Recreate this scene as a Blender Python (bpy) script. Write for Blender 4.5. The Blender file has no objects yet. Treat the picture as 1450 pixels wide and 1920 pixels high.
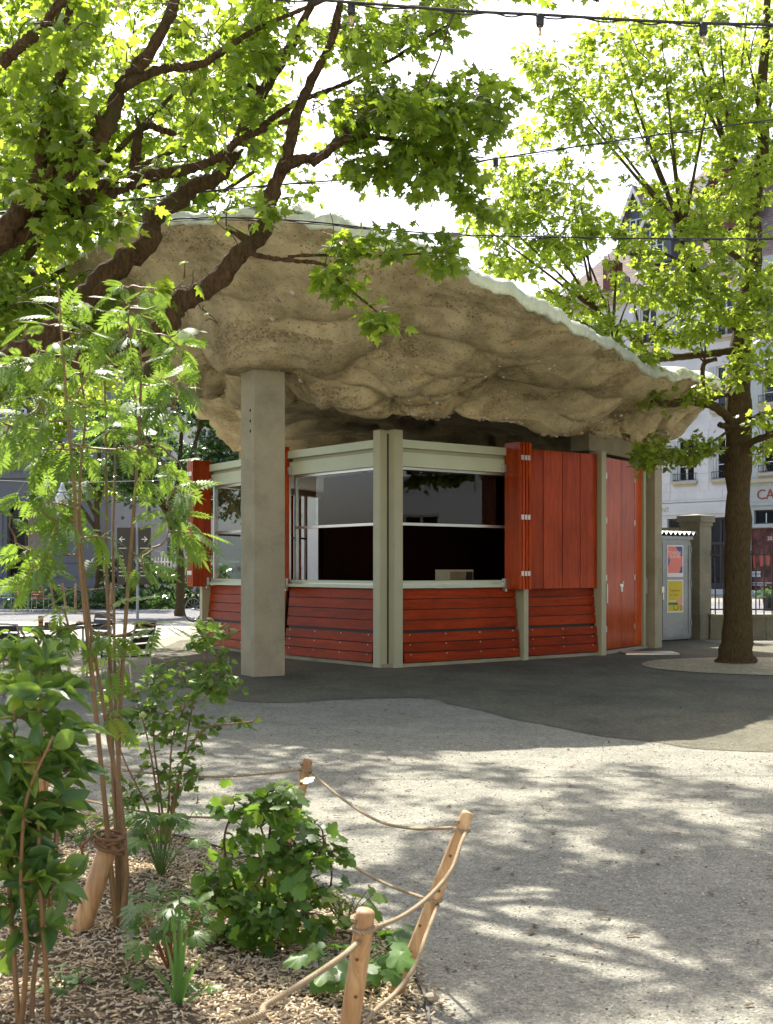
import bpy, math, random
import numpy as np
from mathutils import Vector, Matrix, noise

random.seed(7)
rng = np.random.default_rng(7)
SC = bpy.context.scene
COL = SC.collection
R = math.radians

# ------------------------------------------------------------------ camera
F, CX, HY, HC = 2310.0, 725.0, 1067.0, 1.45      # focal length in photo pixels, principal point, eye height
cam_d = bpy.data.cameras.new('camera')
cam_d.sensor_fit = 'HORIZONTAL'
cam_d.sensor_width = 36.0
cam_d.lens = 36.0 * F / 1450.0
cam_d.shift_y = (HY - 960.0) / 1450.0
cam_d.clip_start = 0.05
cam_d.clip_end = 2000.0
cam_d.dof.use_dof = True
cam_d.dof.focus_distance = 16.0
cam_d.dof.aperture_fstop = 14.0
cam = bpy.data.objects.new('camera', cam_d)
cam.location = (0, 0, HC)
cam.rotation_euler = (R(90), 0, 0)
COL.objects.link(cam)
SC.camera = cam

# ------------------------------------------------------------------ sky and sun
SUN_ELEV, SUN_AZ = R(50.0), R(-17.0)              # azimuth from +Y, negative = to the left
sun_vec = Vector((math.sin(SUN_AZ) * math.cos(SUN_ELEV), math.cos(SUN_AZ) * math.cos(SUN_ELEV), math.sin(SUN_ELEV)))
world = bpy.data.worlds.new('World')
SC.world = world
world.use_nodes = True
wn = world.node_tree
sky = wn.nodes.new('ShaderNodeTexSky')
sky.sky_type = 'NISHITA'
sky.sun_disc = False
sky.sun_elevation = SUN_ELEV
sky.sun_rotation = SUN_AZ
sky.altitude = 300
sky.air_density = 0.8
sky.dust_density = 4.5
sky.ozone_density = 0.2
bg = wn.nodes['Background']
bg.inputs['Strength'].default_value = 0.09
wn.links.new(sky.outputs[0], bg.inputs['Color'])
sun_d = bpy.data.lights.new('sun', 'SUN')
sun_d.energy = 3.2
sun_d.angle = R(0.53)
sun_d.color = (1.0, 0.95, 0.86)
sun = bpy.data.objects.new('sun', sun_d)
sun.rotation_euler = sun_vec.to_track_quat('Z', 'Y').to_euler()
sun.location = (-10, 30, 40)
COL.objects.link(sun)
vs = SC.view_settings
vs.view_transform = 'Standard'
vs.look = 'None'
vs.exposure = 2.0
vs.gamma = 1.0
vs.use_curve_mapping = False
SC.render.engine = 'CYCLES'
SC.cycles.use_denoising = True
SC.cycles.max_bounces = 5
SC.cycles.diffuse_bounces = 3
SC.cycles.glossy_bounces = 3
SC.cycles.transmission_bounces = 4
SC.cycles.transparent_max_bounces = 12
SC.cycles.caustics_reflective = False
SC.cycles.caustics_refractive = False

# ------------------------------------------------------------------ helpers
def P(px, py, Y):
    """a place in the square seen at photo pixel (px, py), Y metres in front of the camera"""
    return np.array([(px - CX) / F * Y, Y, HC - (py - HY) / F * Y])

def G(px, py):
    Y = HC * F / (py - HY)
    return ((px - CX) / F * Y, Y)

def proj(p):
    p = np.asarray(p, float)
    return CX + F * p[..., 0] / p[..., 1], HY + F * (HC - p[..., 2]) / p[..., 1]

WORLD = {}

def place(o, mw, parent):
    WORLD[o.name] = mw
    if parent is not None:
        o.parent = parent
        o.matrix_basis = WORLD[parent.name].inverted() @ mw
    else:
        o.matrix_basis = mw

def tag(o, label=None, cat=None, group=None, kind=None):
    if label: o['label'] = label
    if cat: o['category'] = cat
    if group: o['group'] = group
    if kind: o['kind'] = kind
    return o

def thing(name, label, cat, loc=(0, 0, 0), group=None):
    o = bpy.data.objects.new(name, None)
    COL.objects.link(o)
    o.empty_display_size = 0.1
    place(o, Matrix.Translation(Vector([float(a) for a in loc])), None)
    return tag(o, label, cat, group)

def link_mesh(name, me, mat, parent=None, mw=None):
    if mat is not None and len(me.materials) == 0:
        me.materials.append(mat)
    o = bpy.data.objects.new(name, me)
    COL.objects.link(o)
    place(o, mw or Matrix(), parent)
    return o

def np_mesh(name, V, T, smooth=False):
    """mesh from vertex array (n,3) and face array (m,k)"""
    V = np.ascontiguousarray(V, dtype=np.float32)
    T = np.ascontiguousarray(T, dtype=np.int32)
    me = bpy.data.meshes.new(name)
    k = T.shape[1]
    me.vertices.add(len(V))
    me.vertices.foreach_set('co', V.ravel())
    me.loops.add(T.size)
    me.loops.foreach_set('vertex_index', T.ravel())
    me.polygons.add(len(T))
    me.polygons.foreach_set('loop_start', np.arange(0, T.size, k, dtype=np.int32))
    if smooth:
        me.polygons.foreach_set('use_smooth', np.ones(len(T), dtype=bool))
    me.update(calc_edges=True)
    me.validate()
    return me

class MB:
    """collects shapes for ONE mesh object"""
    def __init__(s):
        s.v, s.f = [], []
    def add(s, verts, faces):
        b = len(s.v)
        s.v += [tuple(float(c) for c in p) for p in verts]
        s.f += [tuple(b + i for i in f) for f in faces]
        return s
    def hexa(s, c):
        """8 corners: bottom 0-3, top 4-7"""
        return s.add(c, [(3, 2, 1, 0), (4, 5, 6, 7), (0, 1, 5, 4), (1, 2, 6, 5), (2, 3, 7, 6), (3, 0, 4, 7)])
    def box(s, x0, x1, y0, y1, z0, z1):
        return s.hexa([(x0, y0, z0), (x1, y0, z0), (x1, y1, z0), (x0, y1, z0), (x0, y0, z1), (x1, y0, z1), (x1, y1, z1), (x0, y1, z1)])
    def tube(s, pts, rad, n=8, cap=True, rough=0.0, seed=0):
        pts = [Vector([float(a) for a in p]) for p in pts]
        m = len(pts)
        if not hasattr(rad, '__len__'): rad = [rad] * m
        prev = None
        b = len(s.v)
        for i in range(m):
            t = (pts[min(i + 1, m - 1)] - pts[max(i - 1, 0)])
            if t.length < 1e-9: t = Vector((0, 0, 1))
            t.normalize()
            if prev is None:
                a = Vector((0, 0, 1)) if abs(t.z) < 0.9 else Vector((1, 0, 0))
                x = t.cross(a).normalized()
            else:
                x = (prev - t * prev.dot(t))
                x = x.normalized() if x.length > 1e-6 else t.orthogonal().normalized()
            prev = x
            y = t.cross(x)
            for k in range(n):
                a = 2 * math.pi * k / n
                r = rad[i]
                if rough:
                    q = pts[i] + (x * math.cos(a) + y * math.sin(a)) * rad[i]
                    r *= 1 + rough * noise.noise(q * (0.55 / max(rad[i], 0.02)) + Vector((seed, seed * 2.3, 0))) + 0.5 * rough * noise.noise(q * (1.6 / max(rad[i], 0.02)) + Vector((seed * 3.1, 0, seed)))
                s.v.append(tuple(pts[i] + (x * math.cos(a) + y * math.sin(a)) * r))
        for i in range(m - 1):
            for k in range(n):
                k2 = (k + 1) % n
                s.f.append((b + i * n + k, b + i * n + k2, b + (i + 1) * n + k2, b + (i + 1) * n + k))
        if cap:
            s.f.append(tuple(b + k for k in reversed(range(n))))
            s.f.append(tuple(b + (m - 1) * n + k for k in range(n)))
        return s
    def lathe(s, c, prof, n=16):
        """prof: (r, z) list, axis z through c"""
        b = len(s.v)
        for r, z in prof:
            for k in range(n):
                a = 2 * math.pi * k / n
                s.v.append((c[0] + r * math.cos(a), c[1] + r * math.sin(a), c[2] + z))
        for i in range(len(prof) - 1):
            for k in range(n):
                k2 = (k + 1) % n
                s.f.append((b + i * n + k, b + i * n + k2, b + (i + 1) * n + k2, b + (i + 1) * n + k))
        s.f.append(tuple(b + k for k in reversed(range(n))))
        s.f.append(tuple(b + (len(prof) - 1) * n + k for k in range(n)))
        return s
    def prism(s, poly, z0, z1):
        n = len(poly)
        s.add([(x, y, z0) for x, y in poly] + [(x, y, z1) for x, y in poly],
              [tuple(reversed(range(n))), tuple(range(n, 2 * n))] + [(i, (i + 1) % n, n + (i + 1) % n, n + i) for i in range(n)])
        return s
    def mesh(s, name, smooth=False):
        me = bpy.data.meshes.new(name)
        me.from_pydata(s.v, [], s.f)
        if smooth:
            me.polygons.foreach_set('use_smooth', np.ones(len(me.polygons), dtype=bool))
        me.update()
        return me
    def build(s, name, mat, parent=None, smooth=False, kind=None):
        o = link_mesh(name, s.mesh(name, smooth), mat, parent)
        if kind: o['kind'] = kind
        return o

def spline(pts, n=6):
    """Catmull-Rom through the points"""
    pts = np.asarray(pts, float)
    q = np.vstack([2 * pts[0] - pts[1], pts, 2 * pts[-1] - pts[-2]])
    out = []
    for i in range(1, len(q) - 2):
        for k in range(n):
            t = k / n
            out.append(0.5 * ((2 * q[i]) + (-q[i - 1] + q[i + 1]) * t + (2 * q[i - 1] - 5 * q[i] + 4 * q[i + 1] - q[i + 2]) * t * t
                              + (-q[i - 1] + 3 * q[i] - 3 * q[i + 1] + q[i + 2]) * t ** 3))
    out.append(q[-2])
    return np.array(out)

class Facet:
    """a vertical wall plane from A to B (left to right as seen from in front); s along, z up, d towards the front"""
    def __init__(s, A, B):
        s.A = np.array(A, float); s.B = np.array(B, float)
        d = s.B - s.A
        s.L = float(np.hypot(*d)); s.u = d / s.L
        s.n = np.array([s.u[1], -s.u[0]])
    def pt(s, a, z, d=0.0):
        q = s.A + s.u * a + s.n * d
        return (q[0], q[1], z)
    def box(s, mb, s0, s1, z0, z1, d0, d1):
        p = s.pt
        return mb.hexa([p(s0, z0, d1), p(s1, z0, d1), p(s1, z0, d0), p(s0, z0, d0), p(s0, z1, d1), p(s1, z1, d1), p(s1, z1, d0), p(s0, z1, d0)])
    def lean(s, mb, s0, s1, z0, z1, d_bot, d_top, th):
        p = s.pt
        return mb.hexa([p(s0, z0, d_bot), p(s1, z0, d_bot), p(s1, z0, d_bot - th), p(s0, z0, d_bot - th),
                        p(s0, z1, d_top), p(s1, z1, d_top), p(s1, z1, d_top - th), p(s0, z1, d_top - th)])
    def poly(s, mb, sz, d0, d1):
        """a plate cut to the outline sz (list of (s, z), counter-clockwise from in front)"""
        n = len(sz)
        V = [s.pt(a, z, d1) for a, z in sz] + [s.pt(a, z, d0) for a, z in sz]
        return mb.add(V, [tuple(range(n)), tuple(reversed(range(n, 2 * n)))] + [(i, n + i, n + (i + 1) % n, (i + 1) % n) for i in range(n)])
    def matrix(s, a, z, d):
        q = s.pt(a, z, d)
        return Matrix(((s.u[0], 0, s.n[0], q[0]), (s.u[1], 0, s.n[1], q[1]), (0, 1, 0, q[2]), (0, 0, 0, 1)))

def text_mesh(name, body, size, mat, mw, parent=None, ext=0.004, align='LEFT', sx=1.0):
    cu = bpy.data.curves.new(name, 'FONT')
    cu.body = body; cu.size = size; cu.extrude = ext; cu.align_x = align
    cu.resolution_u = 2
    tmp = bpy.data.objects.new(name + '_tmp', cu)
    COL.objects.link(tmp)
    dg = bpy.context.evaluated_depsgraph_get()
    me = bpy.data.meshes.new_from_object(tmp.evaluated_get(dg))
    bpy.data.objects.remove(tmp); bpy.data.curves.remove(cu)
    me.materials.clear()
    return link_mesh(name, me, mat, parent, mw @ Matrix.Diagonal((sx, 1, 1, 1)))

# ------------------------------------------------------------------ materials
def new_mat(name):
    m = bpy.data.materials.new(name)
    m.use_nodes = True
    nt = m.node_tree
    return m, nt, nt.nodes['Principled BSDF']

def N(nt, typ, **kw):
    n = nt.nodes.new(typ)
    for k, v in kw.items():
        if k in n.bl_rna.properties and not k[0].isupper():
            setattr(n, k, v)
        else:
            n.inputs[k.replace('_', ' ')].default_value = v
    return n

def rgba(c): return (c[0], c[1], c[2], 1.0)

def coords(nt, scale=(1, 1, 1), obj=False):
    if obj:
        g = nt.nodes.new('ShaderNodeTexCoord'); out = g.outputs['Object']
    else:
        g = nt.nodes.new('ShaderNodeNewGeometry'); out = g.outputs['Position']
    mp = N(nt, 'ShaderNodeMapping')
    mp.inputs['Scale'].default_value = scale
    nt.links.new(out, mp.inputs['Vector'])
    return mp.outputs['Vector']

def ramp(nt, fac, stops):
    r = nt.nodes.new('ShaderNodeValToRGB')
    el = r.color_ramp.elements
    while len(el) < len(stops): el.new(0.5)
    for e, (p, c) in zip(el, stops):
        e.position = p; e.color = rgba(c)
    nt.links.new(fac, r.inputs['Fac'])
    return r.outputs['Color']

def mixc(nt, fac, a, b, mode='MIX'):
    m = nt.nodes.new('ShaderNodeMix'); m.data_type = 'RGBA'; m.blend_type = mode
    for sock, val in ((m.inputs[0], fac), (m.inputs[6], a), (m.inputs[7], b)):
        if isinstance(val, bpy.types.NodeSocket): nt.links.new(val, sock)
        elif isinstance(val, (int, float)): sock.default_value = val
        else: sock.default_value = rgba(val)
    return m.outputs[2]

def bump(nt, height, bsdf, strength=0.4, dist=0.01, prev=None):
    b = N(nt, 'ShaderNodeBump', Strength=strength, Distance=dist)
    nt.links.new(height, b.inputs['Height'])
    if prev is not None: nt.links.new(prev, b.inputs['Normal'])
    if bsdf is not None: nt.links.new(b.outputs['Normal'], bsdf.inputs['Normal'])
    return b.outputs['Normal']

def plain(name, col, rough=0.6, var=0.15, scale=4.0, fine=60.0, bstr=0.15, bdist=0.004, metal=0.0, stretch=(1, 1, 1), spec=0.5, coat=0.0, obj=False):
    """base colour broken up by two noises, a little relief"""
    m, nt, b = new_mat(name)
    v = coords(nt, stretch, obj)
    n1 = N(nt, 'ShaderNodeTexNoise', Scale=scale, Detail=5.0, Roughness=0.6)
    n2 = N(nt, 'ShaderNodeTexNoise', Scale=fine, Detail=4.0, Roughness=0.65)
    for n in (n1, n2): nt.links.new(v, n.inputs['Vector'])
    c = np.array(col)
    c1 = ramp(nt, n1.outputs['Fac'], [(0.25, c * (1 - var)), (0.75, np.minimum(c * (1 + var), 1))])
    c2 = ramp(nt, n2.outputs['Fac'], [(0.3, (1 - var,) * 3), (0.7, (1, 1, 1))])
    nt.links.new(mixc(nt, 0.8, c1, c2, 'MULTIPLY'), b.inputs['Base Color'])
    b.inputs['Roughness'].default_value = rough
    b.inputs['Metallic'].default_value = metal
    b.inputs['Specular IOR Level'].default_value = spec
    b.inputs['Coat Weight'].default_value = coat
    b.inputs['Coat Roughness'].default_value = 0.12
    if bstr: bump(nt, n2.outputs['Fac'], b, bstr, bdist)
    return m

def glass_mat(name, tint=(0.9, 0.95, 0.93), refl_boost=1.0):
    m, nt, b = new_mat(name)
    nt.nodes.remove(b)
    out = nt.nodes['Material Output']
    tr = N(nt, 'ShaderNodeBsdfTransparent'); tr.inputs['Color'].default_value = rgba(tint)
    gl = N(nt, 'ShaderNodeBsdfGlossy', Roughness=0.0)
    fr = N(nt, 'ShaderNodeFresnel', IOR=1.52)
    mul = N(nt, 'ShaderNodeMath', operation='MULTIPLY'); mul.inputs[1].default_value = 1.35 * refl_boost; mul.use_clamp = True
    mx = N(nt, 'ShaderNodeMixShader')
    geo = nt.nodes.new('ShaderNodeNewGeometry')               # only the outer face of the pane mirrors
    inv = N(nt, 'ShaderNodeMath', operation='SUBTRACT'); inv.inputs[0].default_value = 1.0
    nt.links.new(geo.outputs['Backfacing'], inv.inputs[1])
    m2 = N(nt, 'ShaderNodeMath', operation='MULTIPLY')
    nt.links.new(fr.outputs[0], mul.inputs[0]); nt.links.new(mul.outputs[0], m2.inputs[0]); nt.links.new(inv.outputs[0], m2.inputs[1])
    nt.links.new(m2.outputs[0], mx.inputs[0])
    nt.links.new(tr.outputs[0], mx.inputs[1]); nt.links.new(gl.outputs[0], mx.inputs[2])
    nt.links.new(mx.outputs[0], out.inputs['Surface'])
    return m

def leaf_mat(name, dark, light, trans, per_object=False, tfac=0.5, gloss=0.35, spec=0.4):
    m, nt, b = new_mat(name)
    out = nt.nodes['Material Output']
    if per_object:
        rnd = nt.nodes.new('ShaderNodeObjectInfo').outputs['Random']
    else:
        rnd = nt.nodes.new('ShaderNodeNewGeometry').outputs['Random Per Island']
    c = ramp(nt, rnd, [(0.0, np.array(dark) * 0.8), (0.25, dark), (0.8, light), (0.95, np.array(light) * np.array([1.25, 1.15, 0.9])), (1.0, np.array(light) * np.array([1.9, 1.2, 0.8]))])
    t = ramp(nt, rnd, [(0.0, np.array(trans) * 0.7), (1.0, np.array(trans) * 1.1)])
    nt.links.new(c, b.inputs['Base Color'])
    b.inputs['Roughness'].default_value = gloss
    b.inputs['Specular IOR Level'].default_value = spec
    tl = N(nt, 'ShaderNodeBsdfTranslucent')
    nt.links.new(t, tl.inputs['Color'])
    mx = N(nt, 'ShaderNodeMixShader', Fac=tfac)
    nt.links.new(b.outputs[0], mx.inputs[1]); nt.links.new(tl.outputs[0], mx.inputs[2])
    nt.links.new(mx.outputs[0], out.inputs['Surface'])
    return m

def bark_mat(name, dark, light, scale=9.0, lichen=None, zst=0.28, strength=0.9, dist=0.03):
    m, nt, b = new_mat(name)
    v = coords(nt, (1, 1, zst))
    vo = N(nt, 'ShaderNodeTexVoronoi', feature='DISTANCE_TO_EDGE', Scale=scale)
    n1 = N(nt, 'ShaderNodeTexNoise', Scale=scale * 0.5, Detail=6.0, Roughness=0.7)
    n2 = N(nt, 'ShaderNodeTexNoise', Scale=scale * 4, Detail=5.0, Roughness=0.7)
    wv = N(nt, 'ShaderNodeVectorMath', operation='ADD')
    nt.links.new(v, n1.inputs['Vector']); nt.links.new(v, n2.inputs['Vector'])
    nt.links.new(v, wv.inputs[0]); nt.links.new(n2.outputs['Color'], wv.inputs[1])
    nt.links.new(wv.outputs[0], vo.inputs['Vector'])
    c = ramp(nt, n2.outputs['Fac'], [(0.3, dark), (0.7, light)])
    if lichen is not None:
        n3 = N(nt, 'ShaderNodeTexNoise', Scale=2.6, Detail=6.0, Roughness=0.7)
        nt.links.new(coords(nt), n3.inputs['Vector'])
        f = ramp(nt, n3.outputs['Fac'], [(0.52, (0, 0, 0)), (0.66, (1, 1, 1))])
        c = mixc(nt, f, c, lichen)
    nt.links.new(c, b.inputs['Base Color'])
    b.inputs['Roughness'].default_value = 0.9
    b.inputs['Specular IOR Level'].default_value = 0.2
    e = N(nt, 'ShaderNodeMath', operation='MULTIPLY'); e.inputs[1].default_value = 2.2; e.use_clamp = True
    nt.links.new(vo.outputs['Distance'], e.inputs[0])
    k = bump(nt, e.outputs[0], None, strength, dist)
    bump(nt, n2.outputs['Fac'], b, 0.7, dist * 0.5, k)
    return m

def wood_mat(name, col, rough=0.25, coat=0.4, gain=(1, 1, 0.06), var=0.28, scale=14.0, spec=0.12):
    """painted or varnished board, grain along z unless gain says otherwise; each board its own tone"""
    m, nt, b = new_mat(name)
    v = coords(nt, gain)
    oi = nt.nodes.new('ShaderNodeObjectInfo')
    off = N(nt, 'ShaderNodeVectorMath', operation='ADD')
    nt.links.new(v, off.inputs[0]); nt.links.new(oi.outputs['Random'], off.inputs[1])
    n1 = N(nt, 'ShaderNodeTexNoise', Scale=scale, Detail=6.0, Roughness=0.6, Distortion=0.6)
    nt.links.new(off.outputs[0], n1.inputs['Vector'])
    n2 = N(nt, 'ShaderNodeTexNoise', Scale=1.3, Detail=4.0)
    nt.links.new(coords(nt), n2.inputs['Vector'])
    c = np.array(col)
    c1 = ramp(nt, n1.outputs['Fac'], [(0.3, c * (1 - var)), (0.72, c * (1 + var))])
    c2 = ramp(nt, n2.outputs['Fac'], [(0.3, (0.70, 0.66, 0.66)), (0.7, (1.05, 1.08, 1.1))])
    c3 = ramp(nt, oi.outputs['Random'], [(0.0, (0.72, 0.70, 0.70)), (0.5, (0.95, 0.95, 0.95)), (1.0, (1.08, 1.12, 1.15))])
    cc = mixc(nt, 1.0, mixc(nt, 1.0, c1, c2, 'MULTIPLY'), c3, 'MULTIPLY')
    n5 = N(nt, 'ShaderNodeTexNoise', Scale=scale * 5, Detail=4.0, Roughness=0.7)          # fine dark pores along the grain
    nt.links.new(off.outputs[0], n5.inputs['Vector'])
    cc = mixc(nt, 1.0, cc, ramp(nt, n5.outputs['Fac'], [(0.34, (0.62, 0.58, 0.58)), (0.5, (1, 1, 1))]), 'MULTIPLY')
    n6 = N(nt, 'ShaderNodeTexNoise', Scale=5.0, Detail=8.0, Roughness=0.8)                # worn, dusty spots
    nt.links.new(coords(nt), n6.inputs['Vector'])
    cc = mixc(nt, ramp(nt, n6.outputs['Fac'], [(0.60, (0, 0, 0)), (0.78, (0.35, 0.35, 0.35))]), cc, np.array(col) * 0.65 + np.array([0.06, 0.045, 0.03]))
    nt.links.new(cc, b.inputs['Base Color'])
    b.inputs['Roughness'].default_value = rough
    b.inputs['Coat Weight'].default_value = coat
    b.inputs['Coat Roughness'].default_value = 0.15
    b.inputs['Specular IOR Level'].default_value = spec
    bump(nt, n1.outputs['Fac'], b, 0.12, 0.004)
    return m

M = {}
M['red'] = wood_mat('red_varnished_wood', (0.56, 0.074, 0.008), 0.20, 0.0, spec=0.22)
M['red_h'] = wood_mat('red_varnished_wood_across', (0.36, 0.040, 0.004), 0.38, 0.0, gain=(0.12, 0.12, 1.2))
M['post'] = plain('grey_green_metal_paint', (0.42, 0.425, 0.28), 0.45, 0.06, 3, 80, 0.05)
M['beam'] = plain('pale_green_metal_paint', (0.56, 0.63, 0.47), 0.4, 0.06, 2, 60, 0.04)
M['alu'] = plain('aluminium', (0.62, 0.63, 0.60), 0.32, 0.08, 6, 80, 0.03, metal=0.9)
M['white'] = plain('white_paint', (0.72, 0.73, 0.72), 0.5, 0.05, 3, 50, 0.03)
M['ceiling'] = plain('ceiling_paint', (0.62, 0.60, 0.63), 0.7, 0.05, 2, 30, 0.03)
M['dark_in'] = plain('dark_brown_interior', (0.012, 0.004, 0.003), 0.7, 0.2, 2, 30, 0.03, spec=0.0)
M['void'] = plain('dark_earth_plaster', (0.020, 0.014, 0.008), 0.9, 0.3, 2, 20, 0.3, spec=0.0)
M['black'] = plain('black_rubber', (0.015, 0.014, 0.013), 0.6, 0.2, 4, 60, 0.05)
M['steel'] = plain('steel', (0.70, 0.70, 0.66), 0.3, 0.1, 8, 90, 0.04, metal=1.0)
M['glass'] = glass_mat('window_glass')
M['glass_far'] = glass_mat('far_window_glass', (0.5, 0.55, 0.6), 1.0)

def concrete_mat(name, col, formed=False):
    m, nt, b = new_mat(name)
    v = coords(nt)
    n0 = N(nt, 'ShaderNodeTexNoise', Scale=0.55, Detail=5.0, Roughness=0.6)
    n1 = N(nt, 'ShaderNodeTexNoise', Scale=2.4, Detail=7.0, Roughness=0.65)
    n2 = N(nt, 'ShaderNodeTexNoise', Scale=38.0, Detail=6.0, Roughness=0.7)
    for n in (n0, n1, n2): nt.links.new(v, n.inputs['Vector'])
    c = np.array(col)
    c0 = ramp(nt, n0.outputs['Fac'], [(0.3, c * np.array([0.80, 0.80, 0.78])), (0.7, c * np.array([1.15, 1.12, 1.06]))])
    c1 = ramp(nt, n1.outputs['Fac'], [(0.28, (0.70, 0.69, 0.66)), (0.5, (0.95, 0.95, 0.95)), (0.75, (1.08, 1.06, 1.0))])
    cc = mixc(nt, 1.0, c0, c1, 'MULTIPLY')
    c2 = ramp(nt, n2.outputs['Fac'], [(0.3, (0.8, 0.8, 0.8)), (0.6, (1, 1, 1))])
    cc = mixc(nt, 0.7, cc, c2, 'MULTIPLY')
    nm = None
    if not formed:
        # washed-out gravelly patches: dark pits and pale pebbles
        vo = N(nt, 'ShaderNodeTexVoronoi', Scale=20.0, Randomness=1.0)
        nt.links.new(v, vo.inputs['Vector'])
        msk = N(nt, 'ShaderNodeTexNoise', Scale=1.1, Detail=4.0, Roughness=0.6)
        nt.links.new(v, msk.inputs['Vector'])
        mk = ramp(nt, msk.outputs['Fac'], [(0.40, (0, 0, 0)), (0.56, (1, 1, 1))])
        pit = ramp(nt, vo.outputs['Distance'], [(0.16, (0.35, 0.34, 0.33)), (0.26, (1, 1, 1))])
        sel = N(nt, 'ShaderNodeSeparateColor'); nt.links.new(vo.outputs['Color'], sel.inputs[0])
        on = N(nt, 'ShaderNodeMath', operation='GREATER_THAN'); on.inputs[1].default_value = 0.42
        nt.links.new(sel.outputs[0], on.inputs[0])
        gate = N(nt, 'ShaderNodeMath', operation='MULTIPLY')
        nt.links.new(on.outputs[0], gate.inputs[0]); nt.links.new(mk, gate.inputs[1])
        sk = N(nt, 'ShaderNodeTexNoise', Scale=1.5, Detail=6.0, Roughness=0.65)            # water stains running down
        nt.links.new(coords(nt, (1.3, 1.3, 0.16)), sk.inputs['Vector'])
        cc = mixc(nt, 1.0, cc, ramp(nt, sk.outputs['Fac'], [(0.40, (1.05, 1.05, 1.04)), (0.60, (0.80, 0.79, 0.77)), (0.72, (0.66, 0.65, 0.63))]), 'MULTIPLY')
        # bands of washed-out aggregate, coarser and darker than the smooth skin
        bd = N(nt, 'ShaderNodeTexNoise', Scale=0.9, Detail=6.0, Roughness=0.7, Distortion=0.8)
        nt.links.new(coords(nt, (0.8, 0.8, 1.9)), bd.inputs['Vector'])
        bf = ramp(nt, bd.outputs['Fac'], [(0.50, (0, 0, 0)), (0.60, (1, 1, 1))])
        ag = N(nt, 'ShaderNodeTexVoronoi', Scale=34.0)
        nt.links.new(v, ag.inputs['Vector'])
        agc = ramp(nt, ag.outputs['Color'], [(0.0, (0.28, 0.26, 0.24)), (0.5, (0.62, 0.60, 0.56)), (1.0, (0.95, 0.92, 0.85))])
        cc = mixc(nt, bf, cc, mixc(nt, 0.85, cc, agc, 'MULTIPLY'))
        cc = mixc(nt, gate.outputs[0], cc, mixc(nt, 1.0, cc, pit, 'MULTIPLY'))
        vp = N(nt, 'ShaderNodeTexVoronoi', Scale=9.0, Randomness=1.0)
        nt.links.new(v, vp.inputs['Vector'])
        peb = ramp(nt, vp.outputs['Distance'], [(0.12, (1, 1, 1)), (0.17, (0, 0, 0))])
        s2 = N(nt, 'ShaderNodeSeparateColor'); nt.links.new(vp.outputs['Color'], s2.inputs[0])
        o2 = N(nt, 'ShaderNodeMath', operation='GREATER_THAN'); o2.inputs[1].default_value = 0.80
        nt.links.new(s2.outputs[1], o2.inputs[0])
        g2 = N(nt, 'ShaderNodeMath', operation='MULTIPLY')
        nt.links.new(o2.outputs[0], g2.inputs[0]); nt.links.new(peb, g2.inputs[1])
        g3 = N(nt, 'ShaderNodeMath', operation='MULTIPLY')
        nt.links.new(g2.outputs[0], g3.inputs[0]); nt.links.new(mk, g3.inputs[1])
        pc = ramp(nt, s2.outputs[2], [(0.0, (0.5, 0.36, 0.16)), (0.5, (0.42, 0.38, 0.3)), (1.0, (0.55, 0.5, 0.42))])
        cc = mixc(nt, g3.outputs[0], cc, pc)
        nm = bump(nt, pit, None, 0.7, 0.03)
        nm = bump(nt, n1.outputs['Fac'], None, 0.7, 0.08, nm)
    nt.links.new(cc, b.inputs['Base Color'])
    b.inputs['Roughness'].default_value = 0.88
    b.inputs['Specular IOR Level'].default_value = 0.25
    bump(nt, n2.outputs['Fac'], b, 0.35, 0.01, nm)
    return m

M['rock'] = concrete_mat('earth_cast_concrete', (0.56, 0.485, 0.305))
M['conc'] = concrete_mat('smooth_concrete', (0.38, 0.355, 0.26), True)

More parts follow.
